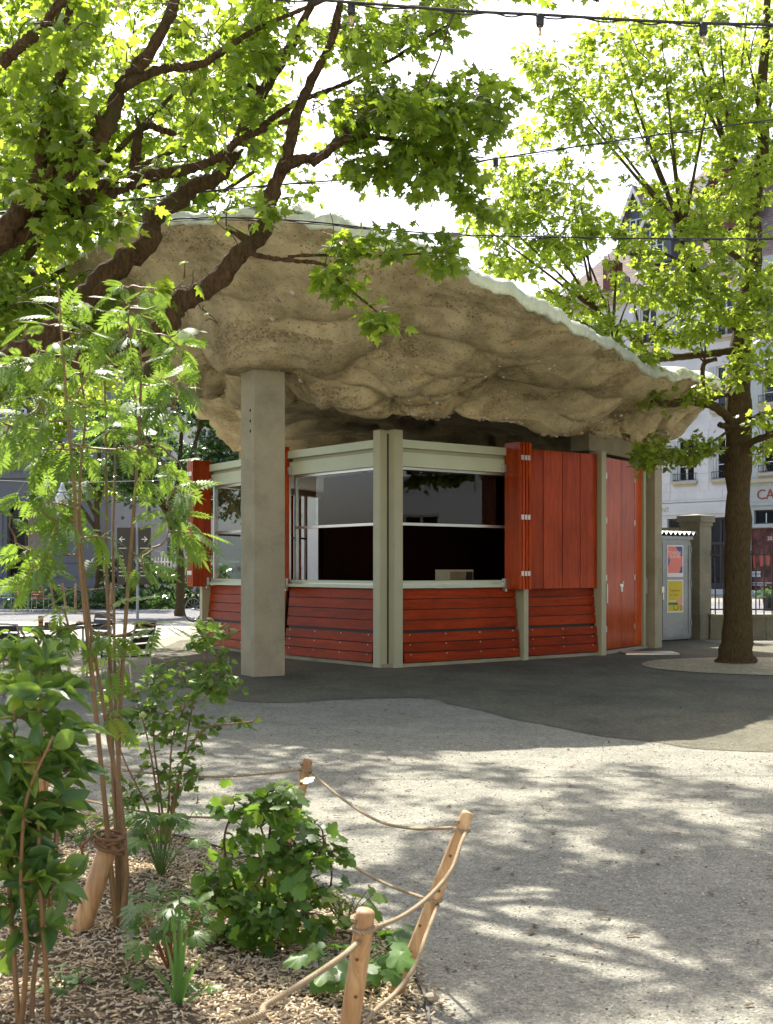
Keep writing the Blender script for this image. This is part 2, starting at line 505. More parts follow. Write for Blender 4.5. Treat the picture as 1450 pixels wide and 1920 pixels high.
# ================================================================== GROUND
def gravel_mat(name, c_lo, c_hi, stone=55.0, grain=0.22, sand=None):
    m, nt, b = new_mat(name)
    v = coords(nt)
    n0 = N(nt, 'ShaderNodeTexNoise', Scale=0.35, Detail=6.0, Roughness=0.65)
    n1 = N(nt, 'ShaderNodeTexNoise', Scale=2.2, Detail=6.0, Roughness=0.7)
    vo = N(nt, 'ShaderNodeTexVoronoi', Scale=stone)
    v2 = N(nt, 'ShaderNodeTexVoronoi', Scale=stone * 2.3)
    n2 = N(nt, 'ShaderNodeTexNoise', Scale=stone * 3, Detail=4.0, Roughness=0.7)
    for n in (n0, n1, vo, v2, n2): nt.links.new(v, n.inputs['Vector'])
    base = ramp(nt, n0.outputs['Fac'], [(0.3, c_lo), (0.7, c_hi)])
    p1 = ramp(nt, n1.outputs['Fac'], [(0.3, (0.74, 0.75, 0.77)), (0.7, (1.08, 1.07, 1.05))])
    cc = mixc(nt, 1.0, base, p1, 'MULTIPLY')
    s = N(nt, 'ShaderNodeSeparateColor'); nt.links.new(vo.outputs['Color'], s.inputs[0])
    st = ramp(nt, s.outputs[0], [(0.0, (0.55, 0.55, 0.56)), (0.3, (0.88, 0.88, 0.88)), (0.85, (1.06, 1.05, 1.03)), (1.0, (1.45, 1.42, 1.35))])
    cc = mixc(nt, 0.75, cc, st, 'MULTIPLY')
    s2 = N(nt, 'ShaderNodeSeparateColor'); nt.links.new(v2.outputs['Color'], s2.inputs[0])
    st2 = ramp(nt, s2.outputs[1], [(0.0, (0.6, 0.6, 0.6)), (0.5, (1, 1, 1)), (1.0, (1.25, 1.25, 1.2))])
    cc = mixc(nt, 0.7, cc, st2, 'MULTIPLY')
    if sand is not None:                                   # grit trodden and washed over the surface
        sn = N(nt, 'ShaderNodeTexNoise', Scale=0.8, Detail=9.0, Roughness=0.75, Distortion=0.4)
        nt.links.new(coords(nt, (1.0, 0.55, 1)), sn.inputs['Vector'])
        cc = mixc(nt, ramp(nt, sn.outputs['Fac'], [(0.40, (0.06, 0.06, 0.06)), (0.75, (0.55, 0.55, 0.55))]), cc, sand)
    n3 = N(nt, 'ShaderNodeTexNoise', Scale=17.0, Detail=5.0, Roughness=0.75)
    n4 = N(nt, 'ShaderNodeTexNoise', Scale=60.0, Detail=3.0, Roughness=0.8)
    for n in (n3, n4): nt.links.new(v, n.inputs['Vector'])
    cc = mixc(nt, 1.0, cc, ramp(nt, n3.outputs['Fac'], [(0.3, (1 - grain, 1 - grain, 1 - grain * 1.05)), (0.7, (1 + grain * 0.6, 1 + grain * 0.6, 1 + grain * 0.5))]), 'MULTIPLY')
    cc = mixc(nt, 1.0, cc, ramp(nt, n4.outputs['Fac'], [(0.32, (1 - grain * 1.3,) * 3), (0.68, (1 + grain * 0.8,) * 3)]), 'MULTIPLY')
    nt.links.new(cc, b.inputs['Base Color'])
    b.inputs['Roughness'].default_value = 0.92
    b.inputs['Specular IOR Level'].default_value = 0.2
    k = bump(nt, vo.outputs['Distance'], None, 0.5, 0.012)
    k = bump(nt, n1.outputs['Fac'], None, 0.35, 0.05, k)
    bump(nt, n2.outputs['Fac'], b, 0.4, 0.004, k)
    return m

M['gravel'] = gravel_mat('grey_beige_gravel', (0.285, 0.275, 0.232), (0.360, 0.345, 0.288), 95.0, 0.30)
M['pit'] = gravel_mat('yellow_grit', (0.42, 0.37, 0.24), (0.50, 0.44, 0.29), 40)
M['asphalt'] = gravel_mat('dark_asphalt', (0.085, 0.085, 0.064), (0.170, 0.162, 0.120), 110, 0.38, sand=(0.31, 0.28, 0.20))
M['street'] = gravel_mat('street_asphalt', (0.17, 0.175, 0.19), (0.21, 0.215, 0.23), 60)
M['paving'] = gravel_mat('pale_paving', (0.45, 0.43, 0.40), (0.52, 0.50, 0.46), 20)
M['soil'] = gravel_mat('mulch_soil', (0.085, 0.062, 0.040), (0.15, 0.11, 0.07), 45)

def sheet(name, outline, z, mat, label=None):
    mb = MB()
    n = len(outline)
    mb.add([(x, y, z) for x, y in outline], [tuple(range(n))])
    o = mb.build(name, mat)
    o['kind'] = 'structure'
    return o

def wobble(pts, amp, n=8, seed=1.0):
    q = spline(pts, n)
    return [(x + amp * noise.noise(Vector((x * 1.7, y * 1.7, seed))), y + amp * noise.noise(Vector((x * 1.7, y * 1.7, seed + 9)))) for x, y in q]

sheet('ground', [(-400, -60), (400, -60), (400, 700), (-400, 700)], 0.0, M['gravel'])
# dark asphalt apron round the kiosk: near edge seen across the middle of the picture
near = wobble([G(300, 1287), G(360, 1290), G(430, 1312), G(520, 1318), G(650, 1312), G(800, 1311), G(880, 1330), G(960, 1348), G(1100, 1376), G(1250, 1397), G(1330, 1406), G(1480, 1412), G(1700, 1416)], 0.085, 14)
far = [(14, 13.0), (14, 24.2), (7.6, 24.2), (6.5, 24.4), (6.0, 29), (-2.5, 29.0), (-4.2, 25), (-4.1, 22), (-3.6, 18.6)]
sheet('asphalt_apron', list(near) + far, 0.004, M['asphalt'])
pitc = P(1395, 1249, 18.4)
pit = []
for k in range(56):
    a = 2 * math.pi * k / 56
    w = 1 + 0.04 * noise.noise(Vector((math.cos(a) * 2.5, math.sin(a) * 2.5, 3)))
    pit.append((5.95 + 2.15 * w * math.cos(a), 18.35 + 1.75 * w * math.sin(a)))
sheet('tree_pit_grit', pit, 0.012, M['pit'])
# street behind, running across at the left
sheet('street', [(-60, 33.6), (-13, 34.0), (-4.5, 35.2), (0, 36.5), (9, 40), (60, 52), (60, 64), (-6, 50), (-16, 45.6), (-60, 43)], 0.004, M['street'])
sheet('far_pavement', [(6.5, 27.5), (60, 27.5), (60, 47), (12, 37.5), (6.5, 36)], 0.006, M['paving'])
sheet('sun_pavement', [(-30, 25.0), (-4.6, 25.5), (-5, 33.2), (-30, 33.0)], 0.006, M['paving'])
gp = MB()
gp.box(*[c for c in (P(1186, 1225, 21.0)[0] - 0.15, P(1186, 1225, 21.0)[0] + 0.75, 20.75, 21.35)], 0.004, 0.03)
tag(gp.build('floor_hatch', M['alu']), 'flat grey metal hatch set in the asphalt by the kiosk door', 'hatch')

# ================================================================== KIOSK
PL, PM, PC, P2, P3 = (-3.39, 23.0), (-1.575, 20.1), (0.02, 18.1), (3.53, 20.8), (4.72, 22.6)
PB = (-1.5, 26.9)
L2, L1, R1, R2 = Facet(PL, PM), Facet(PM, PC), Facet(PC, P2), Facet(P2, P3)
B1 = Facet(PB, PL)        # back left, its front looks away from us to the left
kiosk = thing('kiosk', 'red timber and glass kiosk under a rough concrete shell roof on columns', 'kiosk', (0.4, 21.5, 0))

def part(name, mat, fn, parent=None, smooth=False, label=None):
    mb = MB(); fn(mb)
    o = mb.build(name, M[mat] if isinstance(mat, str) else mat, parent or kiosk, smooth)
    if label: o['label'] = label
    return o

ZT = 3.36
# plinth and interior
foot = [L2.pt(0, 0, 0.10)[:2], L1.pt(0, 0, 0.13)[:2], L1.pt(L1.L - 0.03, 0, 0.13)[:2], R1.pt(0.03, 0, 0.13)[:2], R1.pt(R1.L, 0, 0.13)[:2], R2.pt(R2.L, 0, 0.08)[:2], (4.5, 25.6), (2.0, 27.8), (-1.4, 27.1)]
part('plinth', 'conc', lambda m: m.prism(foot, 0.0, 0.055))
inner = [L2.pt(0.05, 0, -0.14)[:2], L1.pt(0, 0, -0.14)[:2], L1.pt(L1.L - 0.1, 0, -0.14)[:2], R1.pt(R1.L - 0.1, 0, -0.14)[:2], R2.pt(R2.L - 0.05, 0, -0.14)[:2], (4.3, 25.5), (2.0, 27.6), (-1.4, 26.8)]
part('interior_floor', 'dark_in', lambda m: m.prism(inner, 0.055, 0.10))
part('ceiling', 'ceiling', lambda m: m.prism(inner, 3.12, 3.18))
part('flat_top', 'void', lambda m: m.prism(inner, 3.30, 3.345))
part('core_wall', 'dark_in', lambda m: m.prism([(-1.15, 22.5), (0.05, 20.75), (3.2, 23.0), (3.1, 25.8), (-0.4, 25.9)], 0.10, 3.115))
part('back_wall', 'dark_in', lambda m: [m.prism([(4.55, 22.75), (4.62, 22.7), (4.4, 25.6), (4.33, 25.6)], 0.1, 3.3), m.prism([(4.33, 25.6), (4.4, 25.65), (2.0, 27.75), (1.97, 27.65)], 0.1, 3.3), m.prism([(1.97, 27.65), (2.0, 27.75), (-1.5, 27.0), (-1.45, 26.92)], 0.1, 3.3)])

def bay(f, s0, s1, open_lower=True, glass_lower=False):
    """serving window: sill, frame, sash rail, panes, fascia and top beam"""
    part('sill', 'beam', lambda m: [f.box(m, s0 - 0.02, s1 + 0.02, 1.165, 1.215, -0.10, 0.13), f.box(m, s0, s1, 1.235, 1.275, -0.12, 0.06)])
    part('sill_track', 'alu', lambda m: f.box(m, s0, s1, 1.2155, 1.2345, -0.09, 0.085))
    w = part('window', 'alu', lambda m: [f.box(m, s0, s0 + 0.045, 1.276, 2.97, -0.06, 0.0), f.box(m, s1 - 0.045, s1, 1.276, 2.97, -0.06, 0.0),
                                         f.box(m, s0 + 0.0455, s1 - 0.0455, 2.100, 2.140, -0.065, 0.01), f.box(m, s0 + 0.0455, s1 - 0.0455, 2.93, 2.969, -0.06, 0.0)])
    part('pane', 'glass', lambda m: f.box(m, s0 + 0.046, s1 - 0.046, 2.141, 2.929, -0.034, -0.026), w)
    if glass_lower:
        part('pane', 'glass', lambda m: f.box(m, s0 + 0.046, s1 - 0.046, 1.277, 2.099, -0.034, -0.026), w)
    part('fascia', 'beam', lambda m: f.box(m, s0 - 0.03, s1 + 0.03, 2.972, 3.180, -0.08, 0.065))
    part('groove', 'post', lambda m: f.box(m, s0 - 0.03, s1 + 0.03, 3.181, 3.239, -0.08, 0.005))
    part('top_beam', 'beam', lambda m: f.box(m, s0 - 0.05, s1 + 0.05, 3.240, ZT, -0.12, 0.105))

bay(R1, 0.17, 2.60)
bay(L1, 0.12, L1.L - 0.17)
bay(L2, 0.42, L2.L - 0.08, glass_lower=True)
part('fascia', 'beam', lambda m: R1.box(m, 2.72, 4.34, 2.972, ZT, -0.08, 0.05))

# window of the back left side, seen through the front ones
sB = B1.L
w = part('window', 'alu', lambda m: [B1.box(m, a, a + 0.05, 1.2, 3.0, -0.05, 0.0) for a in (0.55, 1.0, 2.3, sB - 0.32)] + [B1.box(m, 0.6, 0.999, 2.08, 2.12, -0.05, 0), B1.box(m, 1.051, 2.299, 2.08, 2.12, -0.05, 0), B1.box(m, 2.351, sB - 0.321, 2.08, 2.12, -0.05, 0), B1.box(m, 0.6, sB - 0.321, 1.15, 1.199, -0.05, 0.04)])
part('pane', 'glass', lambda m: B1.box(m, 1.052, 2.298, 1.201, 2.079, -0.03, -0.022), w)
part('pane', 'glass', lambda m: B1.box(m, 2.352, sB - 0.322, 1.201, 2.079, -0.03, -0.022), w)
part('fascia', 'beam', lambda m: B1.box(m, 0.0, sB, 3.001, ZT, -0.08, 0.06))
part('back_parapet', 'red_h', lambda m: B1.box(m, 0.0, sB, 0.06, 1.149, -0.08, 0.04))
for k in range(4):
    part('shutter', 'red', lambda m: B1.box(m, 0.62 + 0.42 * k * 0.25, 0.62 + 0.42 * (k * 0.25 + 0.24), 1.15, 3.3, 0.06 + 0.012 * (k % 2), 0.45))
for k in range(2):
    part('shutter', 'red', lambda m: B1.box(m, 0.10 + 0.5 * k, 0.59 + 0.5 * k, 1.12, 3.3, 0.47, 0.51))

# boards of the leaning skirts: four above, a gap, three below that fold down as a bench
def skirt(f, s0, s1, t0=0.0, t1=0.0):
    zt, zb, dt, db = 1.150, 0.065, 0.040, 0.145
    def dd(z): return dt + (db - dt) * (zt - z) / (zt - zb)
    part('skirt_backing', 'black', lambda m: f.lean(m, s0 + 0.01, s1 - 0.01, zb, zt + 0.004, dd(zb) - 0.028, dd(zt) - 0.028, 0.02))
    edges = [(zt - 0.1555 * k - 0.141, zt - 0.1555 * k) for k in range(4)] + [(0.498 - 0.1465 * k - 0.132, 0.498 - 0.1465 * k) for k in range(3)]
    for k, (z0, z1) in enumerate(edges):
        ex = 0.012 if k >= 4 else 0.0
        b = part('board', 'red_h', lambda m: f.lean(m, s0 + t0, s1 - t1, z0, z1, dd(z0) + ex, dd(z1) + ex, 0.024))
        if k >= 4:
            mb = MB()
            n = max(3, int((s1 - s0) / 0.55))
            for q in range(n):
                a = s0 + 0.12 + (s1 - s0 - 0.24) * q / (n - 1)
                z = z1 - 0.022
                f.box(mb, a - 0.008, a + 0.008, z - 0.008, z + 0.008, dd(z) + ex - 0.004, dd(z) + ex + 0.004)
            mb.build('screws', M['steel'], b, kind='stuff')

skirt(R1, 0.195, 2.52)
skirt(R1, 2.715, 4.33)
skirt(L1, 0.06, L1.L - 0.195)
skirt(L2, 0.36, L2.L - 0.06)

def fin(f, s, w=0.085, z1=1.16):
    """tapered upright between the skirts: deep at the top"""
    def g(m):
        p = f.pt
        m.hexa([p(s, 0.0, 0.20), p(s + w, 0.0, 0.20), p(s + w, 0.0, -0.02), p(s, 0.0, -0.02), p(s, z1, 0.20), p(s + w, z1, 0.20), p(s + w, z1, -0.02), p(s, z1, -0.02)])
    part('fin', 'post', g)

fin(R1, 2.565, 0.10)
fin(L2, 0.22, 0.11)
part('post', 'post', lambda m: R1.box(m, 2.615, 2.705, 1.161, 3.43, -0.06, 0.06))
part('post', 'post', lambda m: [R1.box(m, R1.L - 0.085, R1.L + 0.03, 0.0, 3.42, -0.05, 0.215)])
part('post', 'post', lambda m: R2.box(m, 1.985, 2.10, 0.0, 3.46, -0.08, 0.07))
# the pair of corner posts with the dark joint between them
part('post', 'post', lambda m: R1.box(m, 0.012, 0.165, 0.0, 3.49, -0.06, 0.145), label='right one of the paired corner posts')
part('post', 'post', lambda m: L1.box(m, L1.L - 0.165, L1.L - 0.012, 0.0, 3.49, -0.06, 0.145), label='left one of the paired corner posts')
part('corner_joint', 'black', lambda m: m.prism([L1.pt(L1.L - 0.02, 0, -0.05)[:2], L1.pt(L1.L - 0.015, 0, 0.01)[:2], R1.pt(0.015, 0, 0.01)[:2], R1.pt(0.02, 0, -0.05)[:2]], 0.0, 3.44))

def hinge(m, f, s, z, d, w=0.03, h=0.075):
    f.poly(m, [(s - w, z - h / 2), (s + w, z - h / 2), (s + w, z + h / 2), (s - w, z + h / 2)], d, d + 0.010)

def pack(f, s0, wdt, flip=1, z0=1.13, z1=3.43, n=4, th=0.050, gap=0.020):
    """folded shutter leaves standing out from the wall"""
    for k in range(n):
        a = s0 + flip * k * (th + gap)
        lo, hi = min(a, a + flip * th), max(a, a + flip * th)
        o = part('shutter', 'red', lambda m: f.box(m, lo, hi, z0, z1 - 0.002 * (k % 2), 0.075, 0.075 + wdt))
    for z in (z1 - 0.24, (z0 + z1) / 2 - 0.02, z0 + 0.25):
        for k in range(n - 1):
            mb = MB()
            a = s0 + flip * (k * (th + gap) + th + gap / 2)
            hinge(mb, f, a, z, 0.077 + wdt, 0.026)
            mb.build('hinge', M['steel'], kiosk)

pack(R1, 2.27, 0.335)
pack(L2, 0.44, 0.36, -1)
pack(L1, 0.09, 0.33, -1)
# bracket shoes at the open ends of the tracks
for f_, a, z0_, z1_, d0_, d1_ in ((R1, 2.215, 1.10, 1.30, 0.07, 0.14), (R1, 2.215, 2.98, 3.10, 0.07, 0.13), (L1, 0.10, 1.10, 1.30, 0.135, 0.18), (L1, 0.105, 2.98, 3.10, 0.07, 0.13), (L2, 0.452, 1.10, 1.30, 0.135, 0.18), (L2, 0.452, 2.98, 3.10, 0.07, 0.13)):
    part('track_bracket', 'alu', lambda m: f_.box(m, a, a + 0.046, z0_, z1_, d0_, d1_))
# closed shutter boards of the second bay and the door leaves
part('shutter_backing', 'black', lambda m: R1.box(m, 2.73, 4.31, 1.15, 3.35, 0.055, 0.08))
for a, b in ((2.72, 3.061), (3.079, 3.496), (3.514, 3.915), (3.933, 4.325)):
    part('shutter', 'red', lambda m: R1.box(m, a, b, 1.135, 3.372, 0.085, 0.125))
part('door_backing', 'black', lambda m: R2.box(m, 0.06, 1.97, 0.08, 3.36, -0.05, -0.022))
for a, b in ((0.055, 0.370), (0.384, 1.022), (1.038, 1.633), (1.647, 1.975)):
    d = part('door', 'red', lambda m: R2.box(m, a, b, 0.075, 3.365, -0.02, 0.03))
for s_ in (0.377, 1.640):
    for z in (0.42, 1.30, 2.28, 3.05):
        mb = MB(); hinge(mb, R2, s_, z, 0.031, 0.014, 0.10); mb.build('hinge', M['steel'], kiosk)
part('lock', 'steel', lambda m: [R2.box(m, 0.96, 1.10, 1.14, 1.19, 0.031, 0.045), R2.box(m, 1.0, 1.06, 1.05, 1.139, 0.031, 0.05), R2.box(m, 1.05, 1.09, 1.20, 1.235, 0.031, 0.06)])
part('handle', 'alu', lambda m: [R1.box(m, R1.L + 0.031, R1.L + 0.05, 0.88, 1.20, 0.20, 0.235)])
part('handle', 'alu', lambda m: [R2.box(m, 2.101, 2.12, 1.00, 1.28, 0.05, 0.09)])
# worktop with an oven, a ceiling spot lamp
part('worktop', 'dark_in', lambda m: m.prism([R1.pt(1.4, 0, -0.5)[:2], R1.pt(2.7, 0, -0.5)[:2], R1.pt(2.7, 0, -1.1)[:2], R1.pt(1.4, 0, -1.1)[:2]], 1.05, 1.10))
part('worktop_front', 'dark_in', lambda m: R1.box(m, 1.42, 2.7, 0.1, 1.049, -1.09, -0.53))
ov = thing('microwave_oven', 'small beige microwave oven on the worktop inside the kiosk window', 'microwave', R1.pt(2.0, 1.1, -0.8))
part('casing', plain('beige_enamel', (0.42, 0.36, 0.22), 0.4), lambda m: R1.box(m, 1.74, 2.26, 1.13, 1.44, -1.0, -0.66), ov)
part('door', plain('oven_glass_door', (0.22, 0.18, 0.10), 0.25), lambda m: R1.box(m, 1.77, 2.08, 1.16, 1.41, -0.659, -0.645), ov)
part('control_panel', 'black', lambda m: R1.box(m, 2.10, 2.24, 1.16, 1.41, -0.659, -0.65), ov)
part('feet', 'black', lambda m: [R1.box(m, a, a + 0.04, 1.1005, 1.1295, -0.95, -0.91) for a in (1.78, 2.18)] + [R1.box(m, a, a + 0.04, 1.1005, 1.1295, -0.74, -0.70) for a in (1.78, 2.18)], ov)
sp = thing('spot_lamp', 'small black spot lamp hanging under the kiosk ceiling', 'lamp', L1.pt(1.35, 3.11, -0.5))
part('rail', 'black', lambda m: L1.box(m, 0.4, 2.2, 3.09, 3.119, -0.53, -0.50), sp)
c = Vector(L1.pt(1.35, 2.98, -0.515))
part('head', 'black', lambda m: [m.tube([c + Vector((0, 0, 0.11)), c + Vector((0, 0, 0.03))], 0.012, 6), m.tube([c + Vector((0.03, -0.02, 0.04)), c + Vector((-0.05, 0.03, -0.06))], [0.03, 0.045], 10)], sp)

# concrete columns
def column(name, corner, ang, w, z1, mat='conc'):
    a = R(ang)
    ux, uy = math.cos(a), math.sin(a)
    c0 = np.array(corner)
    p1 = c0 + w * np.array([ux, uy]); p3 = c0 + w * np.array([-uy, ux]); p2 = p1 + p3 - c0
    return [tuple(c0), tuple(p1), tuple(p2), tuple(p3)]
cq = column('column', (-1.771, 16.5), 30, 0.45, 4.5)
part('column', 'conc', lambda m: [m.prism(cq, -0.05, 1.055), m.prism([tuple(np.array(p) * 0.9985 + np.array((-1.80, 16.75)) * 0.0015) for p in cq], 1.0551, 1.061), m.prism(cq, 1.0611, 4.25)], label='square concrete column in front of the kiosk')
for px_, py_ in ((470, 769), (470, 789), (470, 808)):
    q_ = np.array(cq[0]) + 0.30 * (np.array(cq[3]) - np.array(cq[0])); nn_ = np.array([-math.cos(R(30)), -math.sin(R(30))])
    z_ = P(px_, py_, 16.6)[2]
    part('tie_hole', 'void', lambda m: m.tube([(*(q_ - nn_ * 0.01), z_), (*(q_ + nn_ * 0.002), z_)], 0.022, 10))
cr = column('column', (4.905, 22.50), 53, 0.30, 4.2)
part('column', 'conc', lambda m: m.prism(cr, -0.05, 4.2), label='concrete column beside the kiosk door')
part('lintel', 'conc', lambda m: R2.box(m, 0.0, 2.2, 3.46, 3.85, -0.45, -0.12))

# ------------------------------------------------------------------ shell roof
rim_c = [P(112, 545, 19.6), P(122, 500, 18.2), P(180, 462, 16.6), P(270, 432, 15.4), P(380, 414, 14.7), P(480, 406, 14.4), P(570, 414, 14.3), P(650, 433, 14.2), P(720, 455, 14.2),
         P(800, 482, 14.2), P(870, 508, 14.2), P(930, 542, 14.25), P(986, 578, 14.3), P(1045, 603, 14.7), P(1090, 627, 15.2), P(1150, 660, 16.1), P(1220, 699, 17.2), P(1290, 717, 18.6), P(1348, 722, 20.2),
         np.array([5.85, 22.3, 4.5]), np.array([5.5, 25.0, 4.6]), np.array([3.4, 28.0, 5.0]), np.array([0.0, 29.0, 5.3]), np.array([-3.2, 27.4, 5.6]), np.array([-5.0, 24.6, 5.8]), np.array([-5.35, 22.0, 5.85])]
CEN = np.array([0.4, 20.9])
lip_c = [(-2.9, 19.7, 4.2), (-2.1, 18.35, 3.9), (-0.2, 17.15, 3.62), (1.5, 17.6, 3.52), (2.9, 18.65, 3.44), (4.2, 20.1, 3.44), (4.95, 22.2, 3.60), (5.0, 24.2, 3.45), (3.8, 26.6, 3.35), (1.0, 28.1, 3.30), (-2.4, 27.2, 3.45), (-3.6, 25.8, 4.4), (-4.0, 24.2, 4.9), (-4.0, 22.0, 4.95)]  # unseen back points set low to keep light out of the hollow
def closed(ctrl, n):
    ctrl = [np.array(c, float) for c in ctrl]
    q = spline(ctrl[-3:] + ctrl + ctrl[:4], 12)
    q = q[36:36 + 12 * len(ctrl) + 1]
    return q
NTH, NIN, NOUT = 520, 26, 96
rimq = closed(rim_c, 0)
lipq = closed(lip_c, 0)
def by_angle(q, th):
    a = np.arctan2(q[:, 1] - CEN[1], q[:, 0] - CEN[0])
    o = np.argsort(a); a = a[o]; q = q[o]
    a = np.concatenate([a - 2 * np.pi, a, a + 2 * np.pi]); q = np.vstack([q, q, q])
    return np.stack([np.interp(th, a, q[:, k]) for k in range(3)], 1)
# more samples on the side that faces the camera
tt = np.linspace(0, 1, NTH, endpoint=False)
th = -np.pi / 2 + 2 * np.pi * (tt - 0.5) + 0.0
th = -np.pi / 2 + np.pi * (np.sign(tt - 0.5) * np.abs(2 * (tt - 0.5)) ** 1.35)
rimp, lipp = by_angle(rimq, th), by_angle(lipq, th)
for i in range(NTH):                                    # ragged concrete edge
    r = Vector(rimp[i])
    rimp[i, 2] += 0.10 * noise.noise(r * 1.3) + 0.06 * noise.noise(r * 4.1) + 0.03 * noise.noise(r * 10)
rows = []
cap_c = np.array([CEN[0], CEN[1], 4.35])
for j in range(NIN):
    t = j / NIN
    p = cap_c[None] * (1 - t) + lipp * t
    p[:, 2] = 4.35 - (4.35 - lipp[:, 2]) * t ** 5
    rows.append(p)
for j in range(NOUT + 1):
    t = j / NOUT
    p = lipp * (1 - t) + rimp * t
    p[:, 2] = lipp[:, 2] + (rimp[:, 2] - lipp[:, 2]) * (0.62 * t ** 0.9 + 0.38 * t ** 2.0)
    rows.append(p)
S = np.array(rows)                                       # (rows, NTH, 3)
gi = np.roll(S, -1, 1) - np.roll(S, 1, 1)
gj = np.gradient(S, axis=0)
nr = np.cross(gi, gj); nr /= np.linalg.norm(nr, axis=2, keepdims=True) + 1e-9
if nr[NIN + 40, NTH // 2, 2] > 0: nr = -nr                # look down and out
def nvec(q):
    return Vector((noise.noise(q + Vector((17.3, 0, 4.1))), noise.noise(q + Vector((2.2, 31.7, 0))), noise.noise(q + Vector((0, 6.6, 47.9)))))
def scoop(p, wgt):
    w = nvec(p * 0.45) * 0.55 + nvec(p * 1.2) * 0.17
    q = Vector((p.x * 0.46 + w.x, p.y * 0.58 + w.y, p.z * 1.45 + w.z))
    d, _ = noise.voronoi(q)
    a = 1 - math.exp(-(d[1] - d[0]) * 3.0)
    q2 = Vector((p.x * 1.35 + w.x * 1.4 + 5, p.y * 1.35 + w.y * 1.4, p.z * 2.4 + w.z))
    d2, _ = noise.voronoi(q2)
    b = 1 - math.exp(-(d2[1] - d2[0]) * 4.5)
    soft = noise.noise(p * 0.5 + Vector((3, 1, 7)))
    sel = max(0.0, min(1.0, 0.5 + 1.6 * noise.noise(p * 0.42 + Vector((11, 4, 2)))))
    return wgt * (0.33 * a + 0.10 * b * sel + 0.26 * soft) + 0.010 * noise.noise(p * 6) + 0.02 * noise.noise(p * 2.7)
for j in range(S.shape[0]):
    if j < 4: continue
    t = (j - NIN) / NOUT
    wgt = 1.0 if t < 0.22 else max(0.16, 1.0 - (t - 0.22) / 0.45 * 0.70)
    if t < 0: wgt = 0.9 * max(0.15, 1 + t * 3)
    if t > 0.97: wgt *= 0.5
    for i in range(NTH):
        p = Vector(S[j, i])
        S[j, i] += nr[j, i] * (scoop(p, wgt) - 0.20 * wgt)
COLC = np.array((-1.80, 16.80))
dc = np.hypot(S[:, :, 0] - COLC[0], S[:, :, 1] - COLC[1])
wc = np.clip(1 - (dc - 0.42) / 0.55, 0, 1); wc = wc * wc * (3 - 2 * wc)
wc[:NIN] = 0
S[:, :, 2] = S[:, :, 2] * (1 - wc) + 4.13 * wc           # the shell sits level on the column head
edge = S[-1].copy()
V = S.reshape(-1, 3)
nj = S.shape[0]
ii, jj = np.meshgrid(np.arange(NTH), np.arange(nj - 1))
T = np.stack([jj * NTH + ii, jj * NTH + (ii + 1) % NTH, (jj + 1) * NTH + (ii + 1) % NTH, (jj + 1) * NTH + ii], -1).reshape(-1, 4)
roof = link_mesh('roof', np_mesh('roof', V, T, True), M['rock'], kiosk)
roof['label'] = 'hollowed underside of earth-cast concrete'

def ice_mat():
    m, nt, b = new_mat('pale_green_glassfibre')
    v = coords(nt, (1, 1, 0.18))
    n1 = N(nt, 'ShaderNodeTexNoise', Scale=9.0, Detail=6.0, Roughness=0.6, Distortion=0.5)
    n2 = N(nt, 'ShaderNodeTexNoise', Scale=30.0, Detail=4.0)
    for n in (n1, n2): nt.links.new(v, n.inputs['Vector'])
    c = ramp(nt, n1.outputs['Fac'], [(0.3, (0.60, 0.66, 0.52)), (0.7, (0.82, 0.85, 0.74))])
    nt.links.new(c, b.inputs['Base Color'])
    b.inputs['Roughness'].default_value = 0.38
    k = bump(nt, n1.outputs['Fac'], None, 0.9, 0.08)
    k = bump(nt, n2.outputs['Fac'], b, 0.3, 0.01, k)
    tl = N(nt, 'ShaderNodeBsdfTranslucent'); nt.links.new(c, tl.inputs['Color'])
    mx = N(nt, 'ShaderNodeMixShader', Fac=0.45)
    nt.links.new(b.outputs[0], mx.inputs[1]); nt.links.new(tl.outputs[0], mx.inputs[2])
    nt.links.new(mx.outputs[0], nt.nodes['Material Output'].inputs['Surface'])
    return m
M['ice'] = ice_mat()
outw = rimp[:, :2] - CEN[None]
outw /= np.linalg.norm(outw, axis=1, keepdims=True)
px_r, _ = proj(rimp)
thick = np.interp(px_r, [100, 400, 700, 1000, 1340], [0.12, 0.17, 0.23, 0.20, 0.19])
thick = thick * np.array([1 + 0.35 * noise.noise(Vector(p) * 0.9) for p in rimp])
ice_rows = []
for k, (dr, dz) in enumerate([(-0.30, -0.02), (0.020, -0.06), (0.045, 0.25), (0.015, 0.55), (-0.06, 0.82), (-0.18, 0.98), (-0.36, 1.06), (-0.8, 1.3), (-1.6, 1.7)]):
    p = edge.copy()
    p[:, :2] += outw * dr
    p[:, 2] += thick * dz
    for i in range(NTH):
        q = Vector(rimp[i])
        p[i, 2] += (0.035 * noise.noise(q * 2.6 + Vector((0, 0, 2))) + 0.028 * noise.noise(q * 8) + 0.02 * noise.noise(q * 19)) * (1 if k in (1, 2) else 0.45)
        rr = 0.045 * noise.noise(q * 7 + Vector((4, 0, 0.6 * k))) if k > 0 else 0
        p[i, :2] += outw[i] * rr
    ice_rows.append(p)
top = np.array([CEN[0], CEN[1], 5.75])
for f_ in (0.6, 0.3, 0.02):
    p = ice_rows[8] * f_ + top[None] * (1 - f_)
    ice_rows.append(p)
S2 = np.array(ice_rows)
ii, jj = np.meshgrid(np.arange(NTH), np.arange(len(S2) - 1))
T2 = np.stack([jj * NTH + ii, jj * NTH + (ii + 1) % NTH, (jj + 1) * NTH + (ii + 1) % NTH, (jj + 1) * NTH + ii], -1).reshape(-1, 4)
o = link_mesh('roof_cover', np_mesh('roof_cover', S2.reshape(-1, 3), T2, True), M['ice'], roof)
